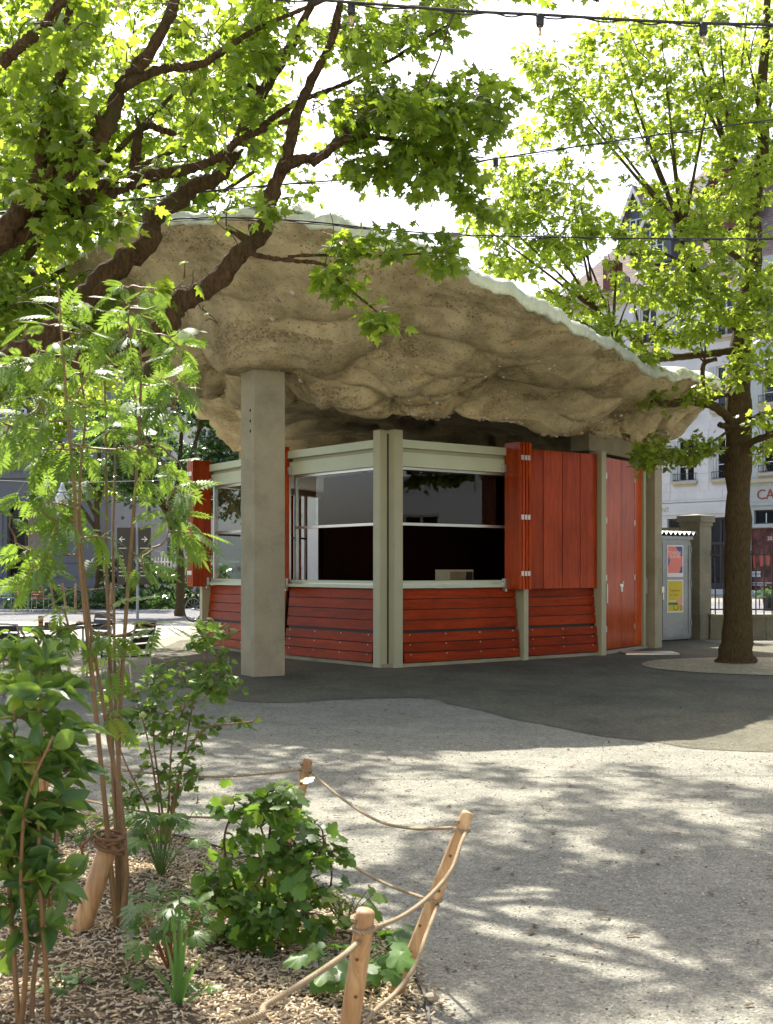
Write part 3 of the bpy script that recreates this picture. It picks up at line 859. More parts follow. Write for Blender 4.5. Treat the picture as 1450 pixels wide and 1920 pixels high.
o['label'] = 'pale green ribbed top skin of the roof'

# pebbles showing in the concrete, on the side that faces the square
pebm = [plain('ochre_pebble', (0.5, 0.33, 0.13), 0.7), plain('pale_pebble', (0.55, 0.5, 0.42), 0.7), plain('grey_pebble', (0.3, 0.27, 0.22), 0.7)]
pebs = [MB(), MB(), MB()]
rp = random.Random(5)
cnt = 0
while cnt < 280:
    j = NIN + int((rp.random() ** 1.6) * 75); i = int(NTH * rp.uniform(0.27, 0.73))
    p = S[j, i]
    if noise.noise(Vector(p) * 1.0 + Vector((2, 2, 2))) < 0.05: continue
    n_ = nr[j, i]
    r = rp.choice([0.012, 0.016, 0.02, 0.028]) * rp.uniform(0.8, 1.5)
    x = Vector(n_).orthogonal().normalized(); y = Vector(n_).cross(x)
    a0 = rp.random() * 6
    ring = [Vector(p) + (x * math.cos(a0 + k * 1.2566) * r * 1.4 + y * math.sin(a0 + k * 1.2566) * r) for k in range(5)]
    ring2 = [Vector(p) + Vector(n_) * r * 0.5 + (x * math.cos(a0 + k * 1.2566) * r * 0.9 + y * math.sin(a0 + k * 1.2566) * r * 0.65) for k in range(5)]
    pebs[rp.randrange(3)].add(ring + ring2 + [Vector(p) + Vector(n_) * r * 0.62], [(k, (k + 1) % 5, 5 + (k + 1) % 5, 5 + k) for k in range(5)] + [(5 + k, 5 + (k + 1) % 5, 10) for k in range(5)])
    cnt += 1
for k in range(3):
    o = pebs[k].build('pebbles', pebm[k], roof, True)
    o['kind'] = 'stuff'

# ================================================================== BUILDINGS
M['stone_l'] = plain('pale_grey_limestone', (0.64, 0.63, 0.62), 0.85, 0.10, 0.7, 14, 0.2, 0.01)
M['stone_c'] = plain('green_grey_sandstone', (0.46, 0.49, 0.46), 0.85, 0.12, 0.8, 14, 0.2, 0.01)
M['stone_d'] = plain('grey_sandstone', (0.21, 0.21, 0.22), 0.85, 0.12, 0.8, 14, 0.2, 0.01)
M['stone_b'] = plain('cream_render', (0.66, 0.62, 0.54), 0.85, 0.08, 0.8, 14, 0.2, 0.01)
M['sill'] = plain('yellow_sandstone', (0.48, 0.42, 0.30), 0.85, 0.12, 2, 30, 0.2)
M['slate'] = plain('slate_blue_paint', (0.10, 0.115, 0.14), 0.6, 0.1, 3, 30, 0.1)
M['soffit'] = plain('oxblood_paint', (0.16, 0.045, 0.035), 0.6, 0.1, 3, 30, 0.1)
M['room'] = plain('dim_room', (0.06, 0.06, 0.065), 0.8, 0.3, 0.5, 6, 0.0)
M['iron'] = plain('dark_wrought_iron', (0.035, 0.022, 0.016), 0.55, 0.25, 8, 60, 0.2)
M['shopframe'] = plain('dark_shop_frame', (0.03, 0.032, 0.036), 0.4, 0.1, 4, 40, 0.05)

def tile_mat():
    m, nt, b = new_mat('brown_roof_tiles')
    v = coords(nt)
    n1 = N(nt, 'ShaderNodeTexNoise', Scale=1.5, Detail=6.0)
    nt.links.new(v, n1.inputs['Vector'])
    wv = N(nt, 'ShaderNodeTexWave', wave_type='BANDS', bands_direction='Z', wave_profile='SAW', Scale=1.6, Distortion=0.25, Detail=2.0)
    nt.links.new(v, wv.inputs['Vector'])
    n2 = N(nt, 'ShaderNodeTexVoronoi', Scale=5.0)
    nt.links.new(v, n2.inputs['Vector'])
    c = ramp(nt, n1.outputs['Fac'], [(0.3, (0.17, 0.12, 0.10)), (0.7, (0.28, 0.21, 0.18))])
    w = ramp(nt, wv.outputs['Fac'], [(0.0, (0.35, 0.35, 0.35)), (0.3, (0.95, 0.95, 0.95)), (1, (1.1, 1.1, 1.1))])
    k = ramp(nt, n2.outputs['Color'], [(0.0, (0.75, 0.75, 0.75)), (1.0, (1.1, 1.1, 1.1))])
    nt.links.new(mixc(nt, 1.0, mixc(nt, 1.0, c, w, 'MULTIPLY'), k, 'MULTIPLY'), b.inputs['Base Color'])
    b.inputs['Roughness'].default_value = 0.85
    bump(nt, wv.outputs['Fac'], b, 0.6, 0.05)
    return m
M['tiles'] = tile_mat()

def wall_with_openings(f, s0, s1, z0, z1, ops, depth=0.28, d=0.0):
    """a wall face with real recesses; ops: (s0, s1, z0, z1)"""
    mb = MB()
    ss = sorted({s0, s1} | {a for o in ops for a in o[:2] if s0 < a < s1})
    zs = sorted({z0, z1} | {a for o in ops for a in o[2:] if z0 < a < z1})
    for a, b in zip(ss[:-1], ss[1:]):
        for c, e in zip(zs[:-1], zs[1:]):
            m_, n_ = (a + b) / 2, (c + e) / 2
            if any(o[0] < m_ < o[1] and o[2] < n_ < o[3] for o in ops): continue
            mb.add([f.pt(a, c, d), f.pt(b, c, d), f.pt(b, e, d), f.pt(a, e, d)], [(0, 1, 2, 3)])
    for a, b, c, e in ops:
        A = [f.pt(a, c, d), f.pt(b, c, d), f.pt(b, e, d), f.pt(a, e, d)]
        B = [f.pt(a, c, d - depth), f.pt(b, c, d - depth), f.pt(b, e, d - depth), f.pt(a, e, d - depth)]
        mb.add(A + B, [(0, 4, 5, 1), (1, 5, 6, 2), (2, 6, 7, 3), (3, 7, 4, 0)])
    return mb

def window(f, parent, a, b, c, e, d=-0.24, bars=(0.36, 0.68), frame='white', pane='glass_far', room=True, sill=None, rail=False, casements=2):
    w = 0.07
    mb = MB()
    f.box(mb, a, a + w, c, e, d, d + 0.06); f.box(mb, b - w, b, c, e, d, d + 0.06)
    f.box(mb, a + w, b - w, c, c + w, d, d + 0.06); f.box(mb, a + w, b - w, e - w, e, d, d + 0.06)
    if casements == 2:
        m_ = (a + b) / 2
        f.box(mb, m_ - 0.05, m_ + 0.05, c + w, e - w, d, d + 0.075)
    for t in bars:
        z = c + (e - c) * t
        f.box(mb, a + w, b - w, z - 0.022, z + 0.022, d + 0.005, d + 0.05)
    o = mb.build('window', M[frame], parent)
    p = MB(); f.box(p, a + w - 0.01, b - w + 0.01, c + w - 0.01, e - w + 0.01, d + 0.01, d + 0.018)
    p.build('pane', M[pane], o)
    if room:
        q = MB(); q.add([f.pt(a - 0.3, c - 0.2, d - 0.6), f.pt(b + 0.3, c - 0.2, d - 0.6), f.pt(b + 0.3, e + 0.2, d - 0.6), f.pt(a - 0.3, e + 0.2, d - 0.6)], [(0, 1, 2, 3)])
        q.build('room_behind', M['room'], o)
    if sill:
        q = MB(); f.box(q, a - 0.16, b + 0.16, c - 0.30, c - 0.16, -0.05, 0.10); f.box(q, a - 0.26, b + 0.26, c - 0.16, c - 0.003, -0.05, 0.20)
        q.build('sill', M[sill], parent)
    if rail:
        q = MB()
        for z in (c + 0.42, c + 0.06): f.box(q, a - 0.20, b + 0.20, z, z + 0.03, 0.10, 0.13)
        n = 11
        for k in range(n):
            x = a - 0.18 + (b - a + 0.36) * k / (n - 1)
            f.box(q, x, x + 0.018, c + 0.09, c + 0.42, 0.105, 0.125)
        for x in (a - 0.2, b + 0.17): f.box(q, x, x + 0.03, c + 0.42, c + 0.45, -0.02, 0.0995)
        q.build('railing', M['iron'], parent)
    return o

# ---- right-hand town house
ub = np.array([0.69, -0.72]) / np.hypot(0.69, 0.72)
Q0 = np.array([18.94, 70.0])
RB = Facet(Q0 - ub * 10.65, Q0 + ub * 1.30)
off = 10.65                                           # facade coordinate s = off + s'
house = thing('town_house', 'pale grey stone town house with dormers behind the right tree', 'building', (*RB.pt(6, 0), 0)[:3])
ops = []
for s_ in (-9.0 + 0.0, -5.40, -2.84, -0.27):
    for c, h in ((6.55, 2.40), (10.45, 2.55), (14.7, 2.35)):
        if not (s_ < -8 and False): ops.append((off + s_, off + s_ + 1.16, c, c + h))
shop = [(off - 9.8, off - 4.15, 0.3, 4.40), (off - 3.50, off + 1.15, 0.3, 4.40)]
wm = wall_with_openings(RB, 0, RB.L, 0, 17.9, ops + shop, 0.35)
wm.add([RB.pt(0, 0, 0), RB.pt(0, 17.9, 0), RB.pt(0, 17.9, -12), RB.pt(0, 0, -12)], [(0, 1, 2, 3)])
wall = wm.build('wall', M['stone_l'], house)
for o_ in ops:
    window(RB, house, *o_, sill='sill', rail=True)
    mb = MB(); RB.box(mb, o_[0] - 0.42, o_[0] - 0.10, o_[2] + 0.02, o_[3] - 0.02, 0.004, 0.05)
    mb.build('shutter', M['stone_c'], house)
mb = MB(); RB.box(mb, -0.2, RB.L, 4.62, 5.28, -0.02, 0.12); mb.build('sign_band', M['stone_l'], house)
mb = MB(); RB.box(mb, -0.2, RB.L, 5.34, 5.44, -0.02, 0.10); mb.build('string_course', M['stone_l'], house)
mb = MB(); RB.box(mb, -0.9, RB.L, 17.6, 17.9, -0.02, 0.45); RB.box(mb, -1.0, RB.L, 17.901, 18.15, -0.02, 0.75); mb.build('cornice', M['sill'], house)
text_mesh('lettering', 'RESTAURANT', 0.40, M['sill'], RB.matrix(off - 3.25, 4.80, 0.125), house, 0.02, 'RIGHT')
# ashlar blocks where the facade shows clear of the leaves
rs = random.Random(3)
zc = 5.45
row = 0
while zc < 9.6:
    h = 0.50
    s_ = 3.2 + (0.5 if row % 2 else 0.0)
    while s_ < RB.L - 0.05:
        e_ = min(s_ + rs.uniform(0.95, 1.25), RB.L - 0.01)
        segs = [(s_ + 0.006, e_ - 0.006)]
        for o_ in ops:
            if o_[3] < zc or o_[2] - 0.32 > zc + h: continue
            lo, hi = o_[0] - 0.44, o_[1] + 0.28
            nx = []
            for a, b in segs:
                if b <= lo or a >= hi: nx.append((a, b))
                else:
                    if a < lo: nx.append((a, lo))
                    if b > hi: nx.append((hi, b))
            segs = nx
        for a, b in segs:
            if b - a > 0.12:
                mb = MB(); RB.box(mb, a, b, zc + 0.008, zc + h - 0.008, 0.001, 0.022 + rs.uniform(0, 0.008)); mb.build('stone', M['stone_l'], wall)
        s_ = e_
    zc += h; row += 1
# shop fronts
for a, b, c, e in shop:
    mb = MB()
    n = 4
    RB.box(mb, a, b, c, c + 0.35, -0.30, -0.20); RB.box(mb, a, b, e - 0.12, e, -0.30, -0.20); RB.box(mb, a, b, 2.85, 3.0, -0.30, -0.205)
    for k in range(n + 1):
        x = a + (b - a - 0.12) * k / n
        RB.box(mb, x, x + 0.12, c + 0.351, e - 0.121, -0.298, -0.18)
    fr = mb.build('shop_front', M['shopframe'], house)
    mb = MB(); RB.box(mb, a, b, c, e, -0.27, -0.26); mb.build('pane', M['glass_far'], fr)
    mb = MB(); mb.add([RB.pt(a - 1, c, -2.2), RB.pt(b + 1, c, -2.2), RB.pt(b + 1, e, -2.2), RB.pt(a - 1, e, -2.2)], [(0, 1, 2, 3)])
    mb.build('shop_backing', plain('pale_shop_backing', (0.50, 0.42, 0.36), 0.8), fr)  # backing panel; the brightness of the interior is put into its pale colour
lm = plain('orange_shade', (0.72, 0.13, 0.04), 0.4)
for s_, z, where in ((-4.6, 4.0, 'farthest left, beside the concrete column'), (-3.0, 3.75, 'left of the gate pier'), (-2.5, 3.6, 'just left of the gate pier cap'), (0.6, 3.5, 'upper one right of the gate pier'), (0.9, 3.15, 'lower one beside the maple trunk')):
    q = RB.pt(off + s_, z, -0.9)
    lp = thing('pendant_lamp', 'orange red pendant lamp inside the shop window, ' + where, 'lamp', (q[0], q[1], z), 'pendant lamps in the shop windows')
    MB().lathe((q[0], q[1], z - 0.2), [(0.62, 0.0), (0.58, 0.12), (0.40, 0.30), (0.10, 0.38)], 16).build('shade', lm, lp, True)
    MB().tube([(q[0], q[1], z + 0.15), (q[0], q[1], 4.55)], 0.02, 5).build('cord', M['black'], lp)
# roof with hipped end and dormers
mb = MB()
rp_ = RB.pt
E = [rp_(-1.0, 18.152, 0.75), rp_(RB.L, 18.152, 0.75), rp_(RB.L, 27.2, -7.5), rp_(5.2, 27.2, -7.5), rp_(-1.0, 18.152, -14)]
mb.add(E, [(0, 1, 2, 3), (0, 3, 4)])
mb.build('roof', M['tiles'], house)
def dormer(sc, zb, w, hwall, hgab, dfront, parent, col='slate', big=False):
    f = RB; a, b = sc - w / 2, sc + w / 2
    zt = zb + hwall; zp = zt + hgab
    def P_(s_, z, d): return f.pt(s_, z, d)
    mb = MB(); dk = dfront - 4.0
    mb.add([P_(a, zb, dfront), P_(b, zb, dfront), P_(b, zt, dfront), P_(sc, zp, dfront), P_(a, zt, dfront), P_(a, zb, dk), P_(a, zt, dk), P_(b, zb, dk), P_(b, zt, dk)],
           [(0, 1, 2, 3, 4), (0, 4, 6, 5), (1, 7, 8, 2)])
    o = mb.build('dormer', M[col], parent)
    mb = MB()
    for sg in (-1, 1):
        e = sc + sg * (w / 2 + 0.38); ze = zt - 0.38 * hgab / (w / 2)
        V_ = [P_(e, ze, dfront + 0.45), P_(sc, zp + 0.02, dfront + 0.45), P_(sc, zp + 0.02, dk - 1.5), P_(e, ze, dk - 1.5)]
        U_ = [(x, y, z + 0.14) for x, y, z in V_]
        mb.add(V_ + U_, [(0, 1, 2, 3), (4, 5, 6, 7), (0, 1, 5, 4), (1, 2, 6, 5), (2, 3, 7, 6), (3, 0, 4, 7)])
    mb.build('dormer_roof', M['tiles'], o)
    mb = MB()
    for sg in (-1, 1):
        e = sc + sg * (w / 2 + 0.40); ze = zt - 0.40 * hgab / (w / 2)
        V_ = [P_(e, ze - 0.30, dfront + 0.47), P_(sc, zp - 0.28, dfront + 0.47), P_(sc, zp + 0.12, dfront + 0.47), P_(e, ze + 0.10, dfront + 0.47)]
        W_ = [P_(e, ze - 0.30, dfront + 0.40), P_(sc, zp - 0.28, dfront + 0.40), P_(sc, zp + 0.12, dfront + 0.40), P_(e, ze + 0.10, dfront + 0.40)]
        mb.add(V_ + W_, [(0, 1, 2, 3), (7, 6, 5, 4), (0, 4, 5, 1), (2, 6, 7, 3), (1, 5, 6, 2), (3, 7, 4, 0)])
    mb.build('bargeboard', M['white'], o)
    if not big:
        window(f, o, sc - 0.48, sc + 0.48, zb + 0.15, zt - 0.1, d=dfront + 0.01, bars=(0.5,), room=False)
dormer(off - 6.45, 20.9, 1.75, 2.1, 1.75, -1.2, house)
dormer(off - 4.25, 19.6, 1.95, 2.1, 1.75, -0.1, house)
dormer(off - 0.30, 21.0, 2.9, 2.1, 2.4, -1.0, house, 'soffit', True)
mb = MB(); RB.box(mb, off - 7.7, off - 7.0, 18.3, 20.2, -0.5, 0.55); mb.build('eaves_box', M['soffit'], house)

# ---- café house to the right of it
CB = Facet(Q0 + ub * 1.302, Q0 + ub * 18.0)
cafe = thing('cafe_building', 'green grey stone café front with red letters at the right edge', 'building', (*CB.pt(4, 0), 0)[:3])
ops = [(1.35 + 3.1 * k, 2.65 + 3.1 * k, 6.75, 9.25) for k in range(5)] + [(1.35 + 3.1 * k, 2.65 + 3.1 * k, 10.6, 13.0) for k in range(5)] + [(1.35 + 3.1 * k, 2.65 + 3.1 * k, 14.4, 16.6) for k in range(5)]
low = [(0.85, 3.9, 3.95, 4.72), (0.55, 4.2, 0.25, 3.72), (4.9, 8.4, 0.25, 4.7), (9.2, 13.0, 0.25, 4.7)]
wm = wall_with_openings(CB, 0.0, CB.L, 0, 18.5, ops + low, 0.35, 0.03)
wm.build('wall', M['stone_c'], cafe)
for k, o_ in enumerate(ops):
    window(CB, cafe, *o_, d=-0.22, bars=(0.25, 0.5, 0.75), sill='sill', rail=True)
window(CB, cafe, *low[0], d=-0.22, bars=(), frame='shopframe', pane='glass_far')
mb = MB()
for k in range(4): CB.box(mb, 1.5 + 0.55 * k, 1.55 + 0.55 * k, 4.0, 4.55, -0.14, -0.12)
mb.build('window_bars', M['white'], cafe, kind='stuff')
for o_ in low[2:]: window(CB, cafe, *o_, d=-0.22, bars=(0.7,), frame='shopframe')
mb = MB(); CB.box(mb, 0.0, CB.L, 4.98, 5.12, 0.02, 0.16); CB.box(mb, 0.0, CB.L, 3.76, 3.90, 0.02, 0.14); mb.build('string_course', M['stone_c'], cafe)
mb = MB(); CB.box(mb, 0.0, CB.L, 6.22, 6.42, 0.02, 0.35); mb.build('string_course', M['sill'], cafe)
mb = MB(); CB.box(mb, 0.0, CB.L, 17.9, 18.5, 0.02, 0.8); mb.build('cornice', M['stone_c'], cafe)
mb = MB(); mb.add([CB.pt(0.0, 18.5, 0.8), CB.pt(CB.L, 18.5, 0.8), CB.pt(CB.L, 26, -6), CB.pt(0.0, 26, -6)], [(0, 1, 2, 3)]); mb.build('roof', M['tiles'], cafe)
letter_red = plain('rust_red_letter', (0.30, 0.05, 0.03), 0.6)
text_mesh('lettering', 'CAFÉ', 0.80, letter_red, CB.matrix(1.02, 5.30, 0.04), cafe, 0.03)
# film poster filling the shop window under the sign
def poster_mat():
    m, nt, b = new_mat('dark_red_poster')
    v = coords(nt)
    n1 = N(nt, 'ShaderNodeTexNoise', Scale=1.6, Detail=3.0)
    nt.links.new(v, n1.inputs['Vector'])
    c = ramp(nt, n1.outputs['Fac'], [(0.3, (0.03, 0.012, 0.010)), (0.5, (0.10, 0.035, 0.03)), (0.72, (0.26, 0.10, 0.09))])
    nt.links.new(c, b.inputs['Base Color']); b.inputs['Roughness'].default_value = 0.25
    return m
pst = thing('window_poster', 'large dark red picture poster behind the café fence', 'poster', (*CB.pt(2.3, 0.3, -0.2),)[:3])
mb = MB(); CB.box(mb, 0.56, 4.19, 0.26, 3.71, -0.26, -0.24); mb.build('sheet', poster_mat(), pst)
wh = plain('white_print', (0.8, 0.8, 0.78), 0.6, 0.02, bstr=0)
text_mesh('lettering', '16.–', 0.30, wh, CB.matrix(1.85, 3.30, -0.236), pst, 0.003)
text_mesh('lettering', '20.06.2', 0.30, wh, CB.matrix(1.52, 3.05, -0.236), pst, 0.003)
mb = MB(); CB.box(mb, 0.60, 1.12, 1.02, 1.32, -0.2395, -0.23); mb.build('name_plate', wh, pst)
text_mesh('lettering', 'FIRM', 0.24, M['black'], CB.matrix(0.64, 1.08, -0.229), pst, 0.003)
mb = MB(); CB.box(mb, 0.62, 1.9, 0.66, 0.70, -0.2395, -0.235); mb.build('caption_line', wh, pst)
mb = MB(); CB.box(mb, 0.62, 1.5, 0.54, 0.58, -0.2395, -0.235); mb.build('caption_line', wh, pst)
fig = plain('flesh_red_print', (0.50, 0.10, 0.06), 0.5)
for s_, z, h in ((0.75, 1.5, 0.9), (1.15, 1.6, 0.8), (1.55, 1.65, 0.75)):
    mb = MB(); CB.poly(mb, [(s_ - 0.05, z), (s_ + 0.10, z), (s_ + 0.16, z + h * 0.6), (s_ + 0.05, z + h), (s_ - 0.12, z + h * 0.7)], -0.2395, -0.237); mb.build('figure_print', fig, pst)

# ---- left-hand building, arched windows
LB = Facet((-34, 55.0), (-12.3, 55.0))
lb = thing('corner_building', 'grey sandstone building with tall arched windows at the left', 'building', (-22, 55, 0))
arch = []
for k in range(7):
    cx = (P(45, 0, 55)[0] + 34) - 3.05 * (2 - k)
    if 1 < cx < LB.L - 1: arch.append(cx)
ops = [(c - 0.76, c + 0.76, 0.95, 4.45) for c in arch] + [(c - 0.6, c + 0.6, 7.2, 9.6) for c in arch]
wm = wall_with_openings(LB, 0, LB.L, 0, 12.5, ops, 0.4)
wm.add([LB.pt(LB.L, 0), LB.pt(LB.L, 0, -14), LB.pt(LB.L, 12.5, -14), LB.pt(LB.L, 12.5)], [(0, 1, 2, 3)])
lwall = wm.build('wall', M['stone_d'], lb)
brown = plain('brown_door_wood', (0.10, 0.045, 0.03), 0.5, 0.2, 3, 30)
M['brown'] = brown
for k, c in enumerate(arch):
    w_ = window(LB, lb, c - 0.76, c + 0.76, 0.95, 4.45, d=-0.36, bars=(0.72,), frame='brown')
    mb = MB()                                        # segmental arch head filling the corners of the opening
    pts = [(c - 0.765, 4.455), (c - 0.765, 3.95)] + [(c - 0.76 + 1.52 * t, 3.95 + 0.5 * math.sin(math.pi * t) ** 0.8) for t in np.linspace(0.04, 0.96, 11)] + [(c + 0.765, 3.95), (c + 0.765, 4.455)]
    LB.poly(mb, pts[::1], -0.30, 0.02); mb.build('arch_head', M['stone_d'], lb)
    if k > 2:
        mb = MB(); LB.box(mb, c - 0.9, c + 0.9, 0.98, 1.9, 0.05, 0.09); mb.build('parapet_rail', M['iron'], lb)
    window(LB, lb, c - 0.6, c + 0.6, 7.2, 9.6, d=-0.3, bars=(0.6,), sill='stone_d')
zs = [0.0, 0.62, 1.07, 1.70, 3.0, 4.3]
for z0, z1 in zip(zs[:-1], zs[1:]):
    xs = [LB.L - 14.0]
    for c in arch:
        if c - 0.9 > xs[0]: xs += [c - 0.95, c + 0.95]
    xs.append(LB.L)
    for a, b in zip(xs[0::2], xs[1::2]):
        mb = MB(); LB.box(mb, a, b, z0 + 0.025, z1 - 0.025, 0.001, 0.07); mb.build('stone', M['stone_d'], lwall)
mb = MB(); LB.box(mb, 0, LB.L + 0.3, 5.5, 5.75, -0.05, 0.2); LB.box(mb, 0, LB.L + 0.3, 6.2, 6.45, -0.05, 0.35); mb.build('cornice', M['stone_d'], lb)
mb = MB(); LB.box(mb, 0, LB.L + 0.4, 12.3, 12.8, -14.2, 0.5); mb.build('roof', M['slate'], lb)

BB = Facet((-20.0, 84.0), (4.0, 92.0))
bb = thing('far_building', 'cream rendered house far behind the kiosk', 'building', (-8, 88, 0))
ops = [(1.2 + 3.0 * k, 2.4 + 3.0 * k, z, z + 2.1) for k in range(8) for z in (1.6, 5.4, 9.2)]
wall_with_openings(BB, 0, BB.L, 0, 14, ops, 0.3).build('wall', M['stone_b'], bb)
for o_ in ops: window(BB, bb, *o_, sill='sill')
mb = MB(); mb.add([BB.pt(-0.5, 14, 0.8), BB.pt(BB.L + 0.5, 14, 0.8), BB.pt(BB.L, 19, -6), BB.pt(0, 19, -6)], [(0, 1, 2, 3)]); mb.build('roof', M['tiles'], bb)
mb = MB(); BB.box(mb, 0, BB.L, 13.6, 14.0, -0.1, 0.6); mb.build('cornice', M['sill'], bb)

# ---- the house on our side of the square, mirrored in the kiosk glass
NB = Facet((27, 42), (24, -24))
M['stone_s'] = plain('mid_grey_render', (0.36, 0.38, 0.40), 0.85, 0.1, 0.8, 14, 0.1)
nb = thing('side_house', 'grey house on the right of the square mirrored in the kiosk glass', 'building', (26, 10, 0))
ops = [(1.6 + 3.4 * k, 2.9 + 3.4 * k, z, z + 2.2) for k in range(18) for z in (1.2, 4.8, 8.4)]
wall_with_openings(NB, 0, NB.L, 0, 12, ops, 0.3).build('wall', M['stone_s'], nb)
for k, o_ in enumerate(ops): window(NB, nb, *o_, room=True, bars=(0.6,))
mb = MB(); mb.add([NB.pt(-0.5, 12, 0.8), NB.pt(NB.L + 0.5, 12, 0.8), NB.pt(NB.L, 17, -7), NB.pt(0, 17, -7)], [(0, 1, 2, 3)]); mb.build('roof', M['tiles'], nb)

# ---- unseen row of houses behind the viewer, added to bounce sunlight at the kiosk
OB = Facet((38, -19), (-38, -19))
ob = thing('unseen_house', 'long cream house added unseen behind the viewer to bounce sunlight', 'building', (0, -19, 0))
ops = [(2.0 + 3.3 * k, 3.2 + 3.3 * k, z, z + 2.1) for k in range(22) for z in (1.4, 5.2, 9.0)]
wall_with_openings(OB, 0, OB.L, 0, 13.5, ops, 0.3).build('wall', M['stone_b'], ob)
win_w = MB()
for k, o_ in enumerate(ops):
    f_ = MB()
    for a, b, c, e in ((o_[0], o_[1], o_[2], o_[2] + 0.08), (o_[0], o_[1], o_[3] - 0.08, o_[3]), (o_[0], o_[0] + 0.08, o_[2] + 0.081, o_[3] - 0.081), (o_[1] - 0.08, o_[1], o_[2] + 0.081, o_[3] - 0.081)): OB.box(f_, a, b, c, e, -0.26, -0.2)
    f_ = f_.build('window', M['white'], ob)
    g_ = MB(); OB.box(g_, o_[0], o_[1], o_[2], o_[3], -0.30, -0.27); g_.build('pane', M['room'], f_)
mb = MB(); mb.add([OB.pt(-0.5, 13.5, 0.8), OB.pt(OB.L + 0.5, 13.5, 0.8), OB.pt(OB.L, 19, -7), OB.pt(0, 19, -7)], [(0, 1, 2, 3)]); mb.build('roof', M['tiles'], ob)

# ================================================================== RIGHT: cabinet, pier, wall, fence
def galv_mat():
    m, nt, b = new_mat('galvanised_sheet')
    v = coords(nt)
    n0 = N(nt, 'ShaderNodeTexNoise', Scale=1.6, Detail=6.0, Roughness=0.65)
    vo = N(nt, 'ShaderNodeTexVoronoi', Scale=28.0)
    for n in (n0, vo): nt.links.new(v, n.inputs['Vector'])
    c = ramp(nt, n0.outputs['Fac'], [(0.3, (0.24, 0.28, 0.30)), (0.7, (0.40, 0.43, 0.44))])
    s_ = ramp(nt, vo.outputs['Color'], [(0.0, (0.85, 0.85, 0.85)), (1.0, (1.0, 1.0, 1.0))])
    nt.links.new(mixc(nt, 1.0, c, s_, 'MULTIPLY'), b.inputs['Base Color'])
    b.inputs['Metallic'].default_value = 0.75
    r_ = ramp(nt, n0.outputs['Fac'], [(0.3, (0.32, 0.32, 0.32)), (0.7, (0.5, 0.5, 0.5))])
    nt.links.new(r_, b.inputs['Roughness'])
    return m
M['galv'] = galv_mat()
GC = Facet((4.95, 24.15), (6.21, 25.10))
cab = thing('metal_cabinet', 'galvanised metal cabinet with corrugated roof and two posters', 'cabinet', GC.pt(0.8, 0))
part('body', 'galv', lambda m: GC.box(m, 0.0, GC.L, 0.03, 2.05, -0.9, -0.03), cab)
part('base_frame', 'black', lambda m: GC.box(m, 0.03, GC.L - 0.03, 0.004, 0.029, -0.87, -0.06), cab)
for a, b in ((0.02, 0.685), (0.70, GC.L - 0.03)):
    d_ = part('door', 'galv', lambda m: GC.box(m, a, b, 0.08, 1.98, -0.029, -0.010), cab)
    part('door_rim', 'galv', lambda m: [GC.box(m, a, a + 0.05, 0.08, 1.98, -0.0095, 0.004), GC.box(m, b - 0.05, b, 0.08, 1.98, -0.0095, 0.004), GC.box(m, a + 0.0505, b - 0.0505, 1.93, 1.98, -0.0095, 0.004), GC.box(m, a + 0.0505, b - 0.0505, 0.08, 0.13, -0.0095, 0.004)], d_)
for z in (0.35, 1.15, 1.85): part('hinge', 'galv', lambda m: m.tube([GC.pt(GC.L - 0.015, z - 0.05, 0.012), GC.pt(GC.L - 0.015, z + 0.05, 0.012)], 0.018, 8), cab)
part('edge_rod', 'galv', lambda m: m.tube([GC.pt(GC.L - 0.015, 0.05, 0.0), GC.pt(GC.L - 0.015, 2.0, 0.0)], 0.011, 8), cab)
part('lock', 'steel', lambda m: [GC.box(m, 0.66, 0.73, 0.98, 1.10, 0.0045, 0.02), GC.box(m, 0.685, 0.71, 0.84, 0.97, 0.0045, 0.03)], cab)
part('top_flashing', 'galv', lambda m: GC.box(m, -0.02, GC.L + 0.02, 2.0505, 2.115, -0.92, 0.03), cab)
def corr(m):
    n = 2 * 13
    V = []
    for k in range(n + 1):
        a = -0.10 + (GC.L + 0.22) * k / n
        z = 2.125 + (0.075 if k % 2 else 0.0)
        V += [GC.pt(a, z, 0.07), GC.pt(a, z, -1.0), GC.pt(a, z + 0.012, 0.07), GC.pt(a, z + 0.012, -1.0)]
    Fc = []
    for k in range(n):
        q, r_ = 4 * k, 4 * k + 4
        Fc += [(q, r_, r_ + 1, q + 1), (q + 2, q + 3, r_ + 3, r_ + 2), (q, q + 2, r_ + 2, r_), (q + 1, r_ + 1, r_ + 3, q + 3)]
    m.add(V, Fc)
part('corrugated_roof', 'galv', corr, cab)
# two posters on the right-hand door
def poster(z0, z1, label, paper):
    t = thing('poster', label, 'poster', GC.pt(1.05, z0, 0.01))
    part('sheet', paper, lambda m: GC.box(m, 0.845, 1.335, z0, z1, -0.0095, -0.004), t)
    return t
pA = poster(1.29, 1.93, 'pink poster with white lettering on the metal cabinet', wh)
pB = poster(0.575, 1.235, 'yellow bicycle poster on the metal cabinet', wh)
pr = {k: plain('print_' + k, c, 0.45, 0.04, bstr=0) for k, c in dict(pink=(0.78, 0.23, 0.19), blue=(0.05, 0.09, 0.28), yellow=(0.60, 0.50, 0.03), rust=(0.50, 0.14, 0.04), green=(0.07, 0.18, 0.14), dark=(0.03, 0.03, 0.03), rose=(0.75, 0.33, 0.28)).items()}
D0, D1 = -0.0039, -0.0025
part('print', pr['pink'], lambda m: GC.box(m, 0.87, 1.31, 1.37, 1.905, D0, D1), pA)
